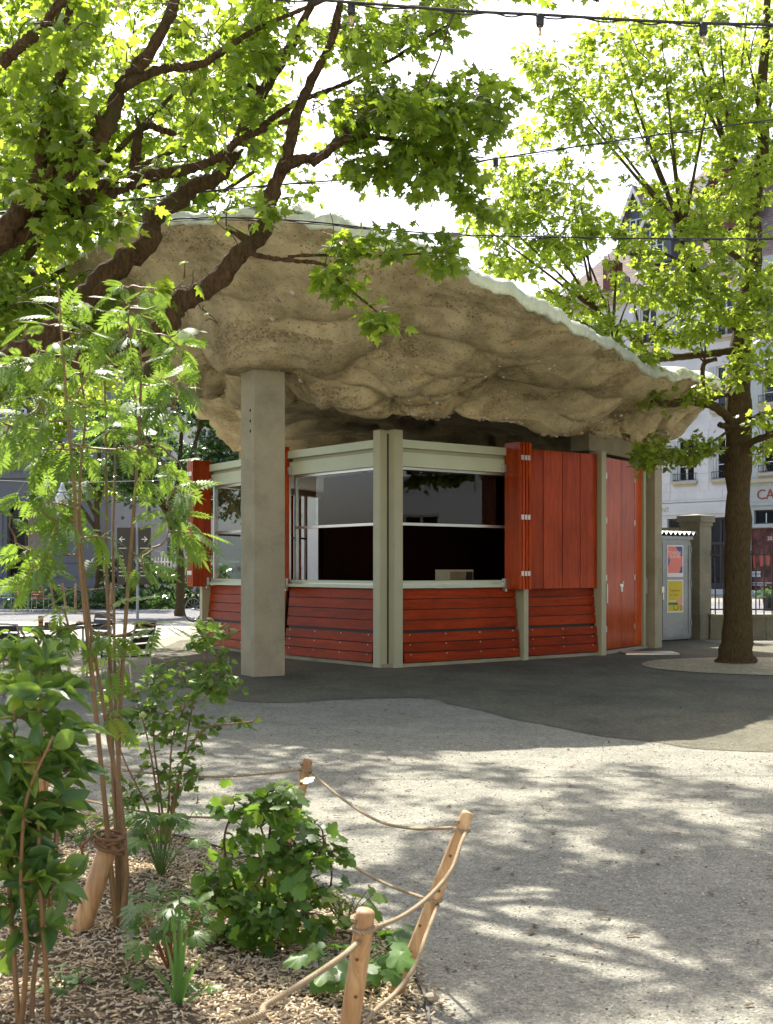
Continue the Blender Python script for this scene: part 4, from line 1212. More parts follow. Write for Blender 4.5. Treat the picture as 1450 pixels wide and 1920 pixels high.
for sz in ([(1.10, 1.905), (1.16, 1.83), (1.21, 1.80), (1.25, 1.73), (1.31, 1.70), (1.31, 1.905)], [(0.87, 1.50), (0.90, 1.55), (0.93, 1.63), (0.89, 1.68), (0.87, 1.68)], [(1.20, 1.37), (1.31, 1.37), (1.31, 1.52), (1.26, 1.50), (1.24, 1.42)]):
    part('flower_print', pr['blue'], lambda m: GC.poly(m, sz, -0.0024, -0.0015), pA)
text_mesh('lettering', 'TOUR-DE-', 0.088, wh, GC.matrix(0.885, 1.745, -0.0020), pA, 0.0008)
text_mesh('lettering', 'PLANTES', 0.088, wh, GC.matrix(0.925, 1.672, -0.0020), pA, 0.0008, sx=0.9)
part('print', pr['yellow'], lambda m: GC.box(m, 0.87, 1.31, 0.60, 1.21, D0, D1), pB)
text_mesh('lettering', 'Together', 0.085, pr['rust'], GC.matrix(0.905, 0.995, -0.0020), pB, 0.0008)
text_mesh('lettering', 'we ride.', 0.085, pr['rust'], GC.matrix(0.905, 0.905, -0.0020), pB, 0.0008)
part('print', pr['green'], lambda m: [GC.box(m, 0.885, 1.16, 0.73, 0.775, -0.0024, -0.0015)], pB)
part('print', wh, lambda m: [GC.box(m, 0.885, 1.10, 0.80, 0.815, -0.0024, -0.0015)], pB)
def ring(m, s_, z, r, w, d0, d1, n=18):
    for k in range(n):
        a, b = 2 * math.pi * k / n, 2 * math.pi * (k + 1) / n
        GC.poly(m, [(s_ + r * math.cos(a), z + r * math.sin(a)), (s_ + r * math.cos(b), z + r * math.sin(b)), (s_ + (r - w) * math.cos(b), z + (r - w) * math.sin(b)), (s_ + (r - w) * math.cos(a), z + (r - w) * math.sin(a))], d0, d1)
part('wheel_print', pr['dark'], lambda m: ring(m, 1.105, 0.69, 0.075, 0.014, -0.0013, -0.0008), pB)
part('wheel_print', pr['dark'], lambda m: ring(m, 1.27, 0.665, 0.045, 0.012, -0.0013, -0.0008), pB)
part('rider_print', pr['rose'], lambda m: GC.poly(m, [(1.20, 0.74), (1.29, 0.66), (1.305, 0.84), (1.27, 0.90), (1.22, 0.88), (1.16, 0.82)], -0.0024, -0.0014), pB)

M['stone_w'] = plain('mossy_wall_stone', (0.20, 0.19, 0.13), 0.9, 0.3, 1.6, 22, 0.5, 0.02)
M['stone_p'] = plain('weathered_pier_stone', (0.24, 0.225, 0.165), 0.9, 0.25, 2.0, 22, 0.5, 0.02)
pier = thing('stone_pier', 'weathered square stone gate pier with flat cap beside the metal cabinet', 'pier', (6.41, 25.5, 0))
def rsq(cx, cy, r, ang=0): return [(cx + r * math.cos(R(ang + 90 * k)), cy + r * math.sin(R(ang + 90 * k))) for k in range(4)]
part('base', 'stone_w', lambda m: m.prism(rsq(6.41, 25.52, 0.37), 0, 0.52), pier)
part('shaft', 'stone_p', lambda m: m.prism(rsq(6.41, 25.52, 0.32), 0.521, 2.34), pier)
part('cap', 'stone_p', lambda m: [m.prism(rsq(6.41, 25.52, 0.35), 2.341, 2.42), m.prism(rsq(6.41, 25.52, 0.40), 2.421, 2.55), m.add([(*p, 2.551) for p in rsq(6.41, 25.52, 0.38)] + [(6.41, 25.52, 2.59)], [(0, 1, 4), (1, 2, 4), (2, 3, 4), (3, 0, 4)])], pier)
gw = thing('garden_wall', 'dark old stone wall standing behind the metal cabinet', 'wall', (5.4, 26.2, 0))
x = 3.2
while x < 6.1:
    for z in np.arange(0, 2.2, 0.37):
        part('stone', 'stone_w', lambda m: m.box(x + 0.006, min(x + 0.72, 6.12) - 0.006, 25.9 + rs.uniform(0, 0.02), 26.2, z + 0.004, z + 0.364), gw)
    x += 0.72
part('coping', 'stone_w', lambda m: m.box(3.1, 6.15, 25.86, 26.26, 2.225, 2.32), gw)
lw = thing('low_wall', 'low mossy stone wall carrying the iron fence behind the right tree', 'wall', (8.5, 25.5, 0))
x = 6.66
k = 0
while x < 13.5:
    w_ = [1.15, 1.32, 1.24][k % 3]
    part('stone', 'stone_w', lambda m: m.hexa([(x + 0.006, 25.33 + 0.006 * (k % 2), 0.0), (x + w_ - 0.006, 25.33 + 0.006 * (k % 2), 0.0), (x + w_ - 0.006, 25.68, 0.0), (x + 0.006, 25.68, 0.0), (x + 0.006, 25.35 + 0.006 * (k % 2), 0.44), (x + w_ - 0.006, 25.35 + 0.006 * (k % 2), 0.44), (x + w_ - 0.006, 25.66, 0.44), (x + 0.006, 25.66, 0.44)]), lw)
    part('coping', 'stone_w', lambda m: m.box(x + 0.004, x + w_ - 0.004, 25.30, 25.71, 0.4405, 0.515), lw)
    x += w_; k += 1
fence = thing('iron_fence', 'dark wrought iron fence with scrolls on the low stone wall', 'fence', (8.5, 25.5, 0.515))
part('rail', 'iron', lambda m: m.box(6.62, 13.5, 25.485, 25.515, 1.735, 1.765), fence)
part('rail', 'iron', lambda m: m.box(6.62, 13.5, 25.485, 25.515, 0.60, 0.63), fence)
bar_me = MB().tube([(0, 0, 0.516), (0, 0, 1.88), (0, 0, 1.97)], [0.014, 0.014, 0.002], 6).mesh('bar')
spk_me = MB().tube([(0, 0, 0.631), (0, 0, 0.80), (0, 0, 0.88)], [0.010, 0.014, 0.001], 6).mesh('spike')
sc_pts = [(0.075 - 0.055 * t * math.cos(5.0 * t + 0.3) - 0.0, 0, 1.80 + 0.055 * t * math.sin(5.0 * t + 0.3)) for t in np.linspace(0.25, 1.0, 10)]
scr_me = MB().tube(sc_pts, 0.007, 5).mesh('scroll')
for k in range(26):
    x = 6.80 + 0.168 * k
    link_mesh('bar', bar_me, M['iron'], fence, Matrix.Translation((x, 25.47, 0)))
    link_mesh('spike', spk_me, M['iron'], fence, Matrix.Translation((x + 0.084, 25.5, 0)))
    link_mesh('scroll', scr_me, M['iron'], fence, Matrix.Translation((x - 0.01, 25.5, 0)))
    link_mesh('scroll', scr_me, M['iron'], fence, Matrix.Translation((x + 0.01, 25.5, 0)) @ Matrix.Diagonal((-1, 1, 1, 1)))
pot = thing('plant_pot', 'dark bucket pot with a small plant beyond the iron fence', 'planter', (13.2, 43.0, 0))
MB().lathe((13.35, 43.0, 0.006), [(0.16, 0), (0.22, 0.42), (0.235, 0.42), (0.235, 0.47)], 18).build('bucket', plain('dark_zinc', (0.05, 0.055, 0.06), 0.5), pot, True)
dome_t = thing('pale_dome', 'pale dome on an added pole showing over the metal cabinet', 'lamp', (6.95, 33.0, 0))  # pale dome of unknown kind; the lamp pole under it is made up
MB().lathe((6.95, 33.0, 2.42), [(0.42, 0.0), (0.44, 0.03), (0.40, 0.12), (0.28, 0.21), (0.10, 0.27), (0.02, 0.28)], 24).build('dome', M['white'], dome_t, True)
MB().tube([(6.95, 33.0, 0.0), (6.95, 33.0, 2.42)], 0.05, 10).build('pole', M['alu'], dome_t)

# ================================================================== LEFT BACKGROUND
def chair_meshes(arm):
    fr = MB()
    w = 0.21
    out = {}
    out['front_frame'] = MB().tube(spline([(-w, -0.20, 0), (-w, -0.19, 0.40), (-w + 0.03, -0.19, 0.445), (w - 0.03, -0.19, 0.445), (w, -0.19, 0.40), (w, -0.20, 0)], 4), 0.0115, 7).mesh('front_frame', True)
    out['back_frame'] = MB().tube(spline([(-w, 0.22, 0), (-w, 0.18, 0.44), (-w, 0.25, 0.80), (-w + 0.04, 0.26, 0.845), (w - 0.04, 0.26, 0.845), (w, 0.25, 0.80), (w, 0.18, 0.44), (w, 0.22, 0)], 4), 0.0115, 7).mesh('back_frame', True)
    out['seat_slat'] = MB().box(-w, w, -0.027, 0.027, -0.009, 0.009).mesh('seat_slat')
    out['back_slat'] = MB().box(-w + 0.005, w - 0.005, -0.008, 0.008, -0.03, 0.03).mesh('back_slat')
    out['side_rail'] = MB().tube([(0, -0.19, 0.435), (0, 0.185, 0.435)], 0.010, 6).mesh('side_rail')
    if arm:
        out['armrest'] = MB().tube(spline([(0, 0.235, 0.70), (0, 0.0, 0.69), (0, -0.15, 0.675), (0, -0.19, 0.62), (0, -0.192, 0.44)], 4), [0.016] * 9 + [0.012] * 8, 7).mesh('armrest', True)
    return out
CHM = {True: chair_meshes(True), False: chair_meshes(False)}
tubem = plain('pale_tube_metal', (0.42, 0.42, 0.38), 0.35, 0.1, 6, 60, 0.03, metal=0.7)
MATSL = {'black': plain('black_slat', (0.018, 0.018, 0.016), 0.4), 'red': plain('red_slat', (0.35, 0.06, 0.04), 0.5), 'blue': plain('blue_slat', (0.16, 0.28, 0.36), 0.5)}
def with_mat(me, mat):
    key = me.name + mat.name
    if key not in bpy.data.meshes:
        c = me.copy(); c.name = key; c.materials.clear(); c.materials.append(mat)
        return c
    return bpy.data.meshes[key]
def chair(loc, rot, col, label, group, arm=False):
    t = thing('garden_chair', label, 'chair', loc, group)
    mw = Matrix.Translation(Vector(loc)) @ Matrix.Rotation(R(rot), 4, 'Z')
    ms = CHM[arm]
    def put(nm, mat, off=Matrix()): link_mesh(nm, with_mat(ms[nm], mat), None, t, mw @ off)
    put('front_frame', tubem); put('back_frame', tubem)
    for sx in (-0.21, 0.21): put('side_rail', tubem, Matrix.Translation((sx, 0, 0)))
    for k in range(6): put('seat_slat', MATSL[col], Matrix.Translation((0, -0.165 + 0.065 * k, 0.456)))
    for k in range(4): put('back_slat', MATSL[col], Matrix.Translation((0, 0.197 + 0.0165 * k, 0.56 + 0.08 * k)) @ Matrix.Rotation(R(-11), 4, 'X'))
    if arm:
        for sx in (-0.222, 0.222): put('armrest', MATSL['black'], Matrix.Translation((sx, 0, 0)))
    return t
g_far = 'café chairs along the far side of the street'
for px, py, rot, col, lab in ((14, 1146, 175, 'blue', 'pale blue slatted garden chair at the far left edge, across the street'),
                              (41, 1146, 190, 'red', 'red slatted garden chair second from the left, across the street'),
                              (75, 1147, 172, 'red', 'red slatted garden chair third from the left, beside the leaning stakes'),
                              (112, 1141, 160, 'black', 'dark slatted garden chair in the shade behind the leaning stakes'),
                              (330, 1122, 30, 'red', 'lone red garden chair in front of the hedge, left of the bicycle')):
    gx, gy = G(px, py)
    chair((gx, gy, 0.0), rot, col, lab, g_far)
g_near = 'black slatted chairs round the near café table'
def nearc(px, py, rot, lab):
    gx, gy = G(px, py); chair((gx, gy, 0.0), rot, 'black', lab, g_near, True)
nearc(238, 1303, -112, 'black slatted armchair on the right of the near café table')
nearc(22, 1312, 168, 'black slatted armchair nearest to us at the near café table')
nearc(168, 1266, -40, 'black slatted armchair on the far side of the near café table')
tx, ty = G(85, 1288)
tb = thing('cafe_table', 'dark metal café table among the black chairs', 'table', (tx, ty, 0))
tabm = plain('dark_blue_tabletop', (0.05, 0.07, 0.085), 0.18, 0.1, 3, 40, 0.02)
MB().box(tx - 0.62, tx + 0.45, ty - 0.38, ty + 0.38, 0.715, 0.735).build('table_top', tabm, tb)
for sx in (-0.55, 0.38):
    for sy in (-0.33, 0.33): MB().tube([(tx + sx, ty + sy, 0), (tx + sx, ty + sy, 0.7149)], 0.016, 8).build('leg', tubem, tb)
bx = thing('menu_box', 'small dark box standing on the café table', 'box', (tx + 0.12, ty - 0.2, 0.735))
MB().box(tx + 0.06, tx + 0.21, ty - 0.26, ty - 0.20, 0.736, 0.805).build('box_body', plain('dark_box', (0.05, 0.02, 0.015), 0.5), bx)
MB().box(tx + 0.11, tx + 0.155, ty - 0.2625, ty - 0.2605, 0.75, 0.79).build('mark', plain('box_mark', (0.5, 0.35, 0.25), 0.5), bx)
cd = thing('table_card', 'small red upright card on the café table', 'sign', (tx - 0.08, ty + 0.1, 0.735))
MB().box(tx - 0.115, tx - 0.055, ty + 0.10, ty + 0.108, 0.75, 0.87).build('card', plain('red_card', (0.42, 0.16, 0.12), 0.6), cd)
MB().box(tx - 0.12, tx - 0.05, ty + 0.08, ty + 0.13, 0.736, 0.7495).build('foot', M['black'], cd)
MB().box(tx - 0.105, tx - 0.065, ty + 0.0975, ty + 0.0995, 0.78, 0.80).build('print', M['black'], cd)

# direction sign on a galvanised pole
sx_, sy_ = G(258, 1160)
sg = thing('direction_sign', 'dark direction boards with white arrows on a galvanised pole', 'sign', (sx_, sy_, 0))
MB().tube([(sx_, sy_, 0), (sx_, sy_, 2.8)], 0.042, 12).build('pole', M['galv'], sg)
bdm = plain('dark_brown_board', (0.030, 0.022, 0.018), 0.5, 0.1, 3, 30, 0.02)
SF = Facet((sx_ - 1.0, sy_ - 0.05), (sx_ + 1.0, sy_ - 0.05))
def arrow(m, s_, z, dirn, L=0.17):
    SF.poly(m, [(s_ - L / 2, z - 0.012), (s_ + L / 2, z - 0.012), (s_ + L / 2, z + 0.012), (s_ - L / 2, z + 0.012)], 0.0305, 0.036)
    e = s_ + dirn * L / 2
    for sg_ in (-1, 1):
        q = [(e, z), (e - dirn * 0.09, z + sg_ * 0.09), (e - dirn * 0.09, z + sg_ * 0.09 - sg_ * 0.032), (e - dirn * 0.03, z)]
        if dirn * sg_ < 0: q = q[::-1]
        SF.poly(m, q, 0.0305, 0.037)
for a, b, dirn, ac in ((0.42, 0.955, -1, 0.56), (1.045, 1.40, 1, 1.22)):
    bo = MB(); SF.box(bo, a, b, 1.0, 2.66, 0.0, 0.03); bo = bo.build('board', bdm, sg)
    m_ = MB(); arrow(m_, ac, 2.32, dirn); m_.build('arrow', wh, bo)
    m_ = MB()
    rr = random.Random(int(a * 100))
    for k in range(8):
        z = 2.05 - 0.115 * k
        if k == 1: continue
        L = rr.uniform(0.12, 0.26)
        SF.box(m_, a + 0.05, a + 0.05 + L, z, z + 0.018, 0.0305, 0.034)
    m_.build('lettering_lines', wh, bo, kind='stuff')

# bicycle
bx_, by_ = G(362, 1166)
bike = thing('bicycle', 'black bicycle parked behind the left end of the kiosk', 'bicycle', (bx_, by_, 0))
bw = Matrix.Translation((bx_, by_, 0)) @ Matrix.Rotation(R(52), 4, 'Z')
def torus(m, c, r, rr, n=28, k=6):
    pts = [(c[0] + r * math.cos(2 * math.pi * i / n), c[1], c[2] + r * math.sin(2 * math.pi * i / n)) for i in range(n + 1)]
    m.tube(pts, rr, k, False)
for cx in (0.0, 1.02):
    m_ = MB(); torus(m_, (cx, 0, 0.345), 0.325, 0.018); w_ = link_mesh('wheel', m_.mesh('tyre', True), M['black'], bike, bw)
    m_ = MB(); torus(m_, (cx, 0, 0.345), 0.303, 0.010)
    link_mesh('rim', m_.mesh('rim', True), M['alu'], w_, bw)
    m_ = MB()
    for i in range(14):
        a = 2 * math.pi * i / 14
        m_.tube([(cx, 0.02 * (-1) ** i, 0.345), (cx + 0.30 * math.cos(a), 0, 0.345 + 0.30 * math.sin(a))], 0.0025, 3, False)
    m_.tube([(cx, -0.05, 0.345), (cx, 0.05, 0.345)], 0.022, 8)
    link_mesh('spokes', m_.mesh('spokes'), M['alu'], w_, bw)
bkm = plain('graphite_frame', (0.03, 0.032, 0.036), 0.35, 0.1)
m_ = MB()
for a, b, r_ in (((0.42, 0, 0.28), (0.30, 0, 0.78), 0.016), ((0.42, 0, 0.28), (0.90, 0, 0.76), 0.018), ((0.33, 0, 0.70), (0.88, 0, 0.84), 0.015), ((0.90, 0, 0.72), (0.87, 0, 0.95), 0.017)): m_.tube([a, b], r_, 8)
for sy in (-0.06, 0.06):
    m_.tube([(0, sy, 0.345), (0.42, sy * 0.5, 0.28)], 0.009, 6); m_.tube([(0, sy, 0.345), (0.31, sy * 0.4, 0.72)], 0.008, 6); m_.tube([(1.02, sy, 0.345), (0.90, sy * 0.5, 0.74)], 0.011, 6)
link_mesh('frame', m_.mesh('frame'), bkm, bike, bw)
link_mesh('handlebar', MB().tube(spline([(0.80, -0.28, 0.98), (0.87, -0.22, 1.0), (0.88, 0, 0.98), (0.87, 0.22, 1.0), (0.80, 0.28, 0.98)], 4), 0.012, 7).mesh('handlebar'), M['black'], bike, bw)
link_mesh('saddle', MB().tube([(0.16, 0, 0.86), (0.26, 0, 0.87), (0.42, 0, 0.85)], [0.075, 0.06, 0.02], 8).tube([(0.30, 0, 0.78), (0.28, 0, 0.85)], 0.013, 6).mesh('saddle'), M['black'], bike, bw)
m_ = MB(); torus(m_, (0.42, -0.05, 0.28), 0.09, 0.006, 16, 4); m_.tube([(0.42, -0.09, 0.28), (0.50, -0.10, 0.13)], 0.009, 5); m_.tube([(0.42, 0.09, 0.28), (0.34, 0.10, 0.43)], 0.009, 5); m_.tube([(0.42, -0.1, 0.28), (0.42, 0.1, 0.28)], 0.02, 8)
link_mesh('crankset', m_.mesh('crankset'), M['alu'], bike, bw)

# stakes with a rope round the far planting bed
M['stake'] = None
def stake_mat():
    m, nt, b = new_mat('debarked_robinia_wood')
    v = coords(nt, (1, 1, 0.12))
    n1 = N(nt, 'ShaderNodeTexNoise', Scale=34.0, Detail=6.0, Roughness=0.6, Distortion=0.8)
    n2 = N(nt, 'ShaderNodeTexNoise', Scale=5.0, Detail=4.0)
    nt.links.new(v, n1.inputs['Vector']); nt.links.new(coords(nt), n2.inputs['Vector'])
    c = ramp(nt, n1.outputs['Fac'], [(0.25, (0.28, 0.15, 0.07)), (0.5, (0.50, 0.31, 0.15)), (0.75, (0.62, 0.46, 0.27))])
    d = ramp(nt, n2.outputs['Fac'], [(0.3, (0.62, 0.56, 0.52)), (0.6, (1, 1, 1))])
    nt.links.new(mixc(nt, 1.0, c, d, 'MULTIPLY'), b.inputs['Base Color'])
    b.inputs['Roughness'].default_value = 0.65
    bump(nt, n1.outputs['Fac'], b, 0.35, 0.006)
    return m
M['stake'] = stake_mat()
def rope_mat():
    m, nt, b = new_mat('hemp_rope')
    v = coords(nt)
    w = N(nt, 'ShaderNodeTexWave', wave_type='BANDS', bands_direction='DIAGONAL', Scale=60.0, Distortion=1.0)
    nt.links.new(v, w.inputs['Vector'])
    nt.links.new(ramp(nt, w.outputs['Fac'], [(0.0, (0.24, 0.17, 0.09)), (1.0, (0.46, 0.36, 0.23))]), b.inputs['Base Color'])
    b.inputs['Roughness'].default_value = 0.9
    bump(nt, w.outputs['Fac'], b, 0.8, 0.004)
    return m
M['rope'] = rope_mat()
far_st = []
for k, (px, py, dx, lab) in enumerate(((103, 1146, -0.16, 'first'), (125, 1149, -0.14, 'second'), (141, 1150, 0.02, 'third'), (207, 1146, 0.02, 'fourth'), (252, 1140, 0.06, 'fifth'), (305, 1131, 0.12, 'sixth'))):
    gx, gy = G(px, py)
    t = thing('rope_stake', 'thin wooden rope stake, %s from the left round the far planting bed' % lab, 'stake', (gx, gy, 0), 'stakes round the far bed')
    top_ = (gx + dx, gy, 0.98)
    MB().tube([(gx, gy, -0.05), ((gx + top_[0]) / 2, gy, 0.49), top_], [0.045, 0.042, 0.038], 8).build('stake', M['stake'], t)
    far_st.append(top_)
for k, (a, b) in enumerate(zip(far_st[:-1], far_st[1:])):
    a, b = np.array(a) - [0, 0, 0.08], np.array(b) - [0, 0, 0.08]
    q = [a + (b - a) * t - np.array([0, 0, 0.25 * 4 * t * (1 - t) * 0.5]) for t in np.linspace(0, 1, 9)]
    o = MB().tube(q, 0.014, 5).build('far_rope', M['rope'])
    tag(o, 'thin rope span %s from the left between the far stakes' % ('first', 'second', 'third', 'fourth', 'fifth')[k], 'rope', 'ropes of the far bed')
# railing fence in front of the far hedge
rf = thing('railing', 'grey picket railing in front of the far hedge, left of the kiosk', 'fence', (-8.2, 47, 0))
for k in range(44):
    x = -11.0 + 0.12 * k
    MB().box(x, x + 0.03, 46.98, 47.01, 0.05, 1.9).build('bar', M['alu'], rf)
for z in (0.25, 1.7): MB().box(-11.1, -5.6, 47.012, 47.04, z, z + 0.05).build('rail', M['alu'], rf)
# hanging street lantern
hl = thing('hanging_lantern', 'small glass street lantern hung on a wire at the left', 'lamp', (*P(117, 940, 34),)[:3])
c = Vector(P(117, 934, 34))
MB().lathe(c - Vector((0, 0, 0.24)), [(0.06, 0.0), (0.17, 0.10), (0.20, 0.24), (0.14, 0.36), (0.08, 0.40)], 16).build('globe', plain('milky_glass', (0.6, 0.62, 0.62), 0.15), hl, True)
MB().lathe(c + Vector((0, 0, 0.161)), [(0.10, 0.0), (0.12, 0.05), (0.06, 0.16), (0.03, 0.26)], 12).build('cap', M['alu'], hl, True)
o = MB().tube([c + Vector((-7, 0, 1.1)), c + Vector((-3, 0, 0.55)), c + Vector((0, 0, 0.42)), c + Vector((3.5, 0, 0.52)), c + Vector((10, 0, 1.0))], 0.006, 5).build('lantern_wire', M['alu'])
tag(o, 'thin pale wire carrying the hanging lantern', 'wire')

# ================================================================== STRING LIGHTS
cabm = plain('black_cable', (0.02, 0.02, 0.022), 0.5)
bulbm = glass_mat('bulb_glass', (0.95, 0.93, 0.88), 1.5)
fil = plain('bulb_warm_core', (0.75, 0.55, 0.35), 0.4)
def cable(name, pts, r, label, group='string light cables'):
    q = spline(pts, 10)
    mb = MB(); mb.tube(q, r, 6)
    if r > 0.004:
        mb.tube([p + np.array([0, 0, -0.012 - 0.010 * math.sin(i * 1.1)]) for i, p in enumerate(q)], r * 0.6, 5)
    o = mb.build(name, cabm, smooth=True)
    return tag(o, label, 'cable', group)
BULB = {}
def bulb(px, py, Y, label, s=1.0):
    c = P(px, py, Y)
    t = thing('light_bulb', label, 'light bulb', c, 'bulbs of the string lights')
    def nb(nm, prof, mat, sm=True, par=t, n=14):
        if nm not in BULB: BULB[nm] = MB().lathe((0, 0, 0), prof, n).mesh(nm, sm)
        return link_mesh(nm, BULB[nm], mat, par, Matrix.Translation(Vector(c)) @ Matrix.Diagonal((s, s, s, 1)))
    nb('socket', [(0.014, 0.0), (0.024, -0.006), (0.024, -0.055), (0.021, -0.072)], cabm)
    nb('glass', [(0.016, -0.072), (0.022, -0.088), (0.030, -0.108), (0.030, -0.124), (0.020, -0.142), (0.004, -0.149)], bulbm)
    nb('filament', [(0.008, -0.078), (0.007, -0.115), (0.012, -0.120), (0.003, -0.128)], fil)
Y1 = 7.2
cable('light_cable', [P(-150, -45, Y1 + .6), P(250, -25, Y1 + .3), P(580, -2, Y1), P(870, 20, Y1), P(1013, 27, Y1), P(1180, 37, Y1), P(1318, 43, Y1), P(1560, 48, Y1)], 0.0085, 'thick black string light cable across the top of the picture')
bulb(659, 4, Y1, 'bulb on the top cable above the middle of the roof')
bulb(1013, 26, Y1, 'bulb on the top cable in front of the open sky')
bulb(1319, 42, Y1, 'bulb on the top cable at the right, before the maple')
bulb(222, -26, Y1 + .3, 'bulb half cut off by the top edge, left part of the picture')
Y2 = 11.5
cable('light_cable', [P(-160, 415, Y2 - 2.6), P(0, 398, Y2 - 2.2), P(190, 380, Y2 - 1.6), P(450, 352, Y2 - .8), P(740, 328, Y2), P(930, 297, Y2 + .3), P(1210, 256, Y2 + .6), P(1450, 224, Y2 + 1), P(1650, 200, Y2 + 1.3)], 0.0075, 'black string light cable rising from left to right through the leaves')
bulb(15, 396, Y2 - 2.2, 'bulb on the rising cable at the left edge', 1.0)
bulb(930, 298, Y2 + .3, 'bulb on the rising cable left of the right maple', 1.0)
bulb(1215, 257, Y2 + .6, 'bulb on the rising cable inside the right maple', 1.0)
Y3 = 12.5
cable('flood_cable', [P(-100, 470, Y3), P(100, 436, Y3), P(230, 418, Y3), P(390, 408, Y3), P(545, 412, Y3), P(700, 428, Y3), P(840, 439, Y3), P(1000, 443, Y3), P(1250, 447, Y3), P(1600, 447, Y3)], 0.0075, 'black cable carrying the floodlight in front of the roof', 'cables over the square')
cable('flood_cable', [P(100, 440, Y3), P(230, 424, Y3), P(390, 412, Y3), P(545, 418, Y3), P(640, 424, Y3), P(740, 436, Y3), P(830, 441, Y3)], 0.0035, 'thin feed wire sagging under the floodlight cable', 'cables over the square')
fl = thing('floodlight', 'small grey floodlight hanging on the cable before the roof edge', 'floodlight', P(845, 440, Y3))
c = P(846, 440, Y3)
flm = plain('grey_cast_housing', (0.16, 0.16, 0.155), 0.45, 0.1)
MB().box(c[0] - .09, c[0] + .09, c[1] - .05, c[1] + .05, c[2] - .035, c[2] + .012).build('bracket', flm, fl)
MB().box(c[0] - .075, c[0] + .075, c[1] - .06, c[1] + .06, c[2] - .165, c[2] - .0355).build('housing', flm, fl)
MB().box(c[0] - .062, c[0] + .062, c[1] - .066, c[1] - .0605, c[2] - .125, c[2] - .05).build('lens', plain('frosted_lens', (0.6, 0.58, 0.5), 0.3), fl)
MB().box(c[0] - .076, c[0] + .076, c[1] - .0625, c[1] - .0605, c[2] - .048, c[2] - .038).build('stripe', plain('yellow_stripe', (0.6, 0.45, 0.05), 0.5), fl)
cable('thin_wire', [P(620, 480, 8.6), P(625, 420, 8.6), P(600, 360, 8.6), P(560, 330, 8.6)], 0.003, 'thin drooping wire left of the floodlight', 'cables over the square')

# ================================================================== LEAVES AND TREES
def fan(outline, centre, zf=lambda x, y: 0.0):
    pts = [centre] + outline
    V = np.array([(x, y, zf(x, y)) for x, y in pts])
    n = len(outline)
    T = np.array([(0, 1 + k, 1 + (k + 1) % n) for k in range(n)])
    return V, T
def mirror(h):
    return h + [(-x, y) for x, y in reversed(h) if x > 1e-6]
droop = lambda x, y: -0.22 * abs(x) - 0.16 * y * y + 0.02
MAPLE = fan(mirror([(0, 0.0), (0.15, -0.08), (0.40, 0.00), (0.27, 0.17), (0.40, 0.24), (0.56, 0.47), (0.36, 0.44), (0.22, 0.46), (0.24, 0.70), (0.12, 0.72), (0, 1.0)]), (0, 0.28), droop)
MAPLE_LO = fan(mirror([(0, 0.0), (0.40, 0.0), (0.27, 0.2), (0.56, 0.47), (0.21, 0.47), (0.20, 0.70), (0, 1.0)]), (0, 0.28), droop)
FARLEAF = fan(mirror([(0, 0.0), (0.40, 0.05), (0.28, 0.30), (0.45, 0.52), (0, 1.0)]), (0, 0.35), droop)
OVAL = fan(mirror([(0, 0.0), (0.14, 0.10), (0.25, 0.32), (0.27, 0.52), (0.19, 0.76), (0.07, 0.93), (0, 1.0)]), (0, 0.45), lambda x, y: 0.5 * abs(x) - 0.22 * y * y)
SMALL = fan(mirror([(0, 0.0), (0.22, 0.15), (0.30, 0.40), (0.20, 0.72), (0, 1.0)]), (0, 0.4), lambda x, y: 0.25 * abs(x) - 0.15 * y * y)
CURRANT = fan(mirror([(0, 0.05), (0.20, -0.06), (0.42, 0.05), (0.47, 0.22), (0.38, 0.32), (0.52, 0.46), (0.46, 0.62), (0.28, 0.62), (0.24, 0.80), (0.10, 0.94), (0, 1.0)]), (0, 0.36), lambda x, y: -0.15 * abs(x) - 0.15 * y * y + 0.03 * math.sin(14 * x) * math.sin(9 * y))
def pinnate(n=7, w=0.052):
    V, T = [], []
    def leaflet(p, d, L):
        d = np.array(d) / np.hypot(*d); q = np.array([-d[1], d[0]])
        b = len(V)
        for u, s_ in ((0, 0), (0.28, w * 0.8), (0.62, w * 0.75), (1, 0), (0.62, -w * 0.75), (0.28, -w * 0.8)):
            xy = np.array(p) + d * L * u + q * s_ * (L / 0.30)
            V.append((xy[0], xy[1], -0.35 * xy[0] ** 2 - 0.25 * xy[1] ** 2 - 0.06 * u * L))
        T.extend([(b, b + 1, b + 5), (b + 1, b + 2, b + 4), (b + 1, b + 4, b + 5), (b + 2, b + 3, b + 4)])
    for k in range(n):
        y = 0.20 + 0.62 * k / (n - 1)
        L = 0.30 * (0.85 + 0.25 * math.sin(math.pi * k / (n - 1)))
        for sg_ in (-1, 1): leaflet((0, y), (sg_ * 1.0, 0.55), L)
    leaflet((0, 0.84), (0, 1), 0.27)
    b = len(V)
    for y, r_ in ((0, 0.012), (0.45, 0.010), (0.86, 0.006)):
        V.append((-r_, y, -0.25 * y * y + 0.004)); V.append((r_, y, -0.25 * y * y + 0.004))
    T.extend([(b, b + 1, b + 3), (b, b + 3, b + 2), (b + 2, b + 3, b + 5), (b + 2, b + 5, b + 4)])
    return np.array(V), np.array(T)
PINNATE = pinnate()
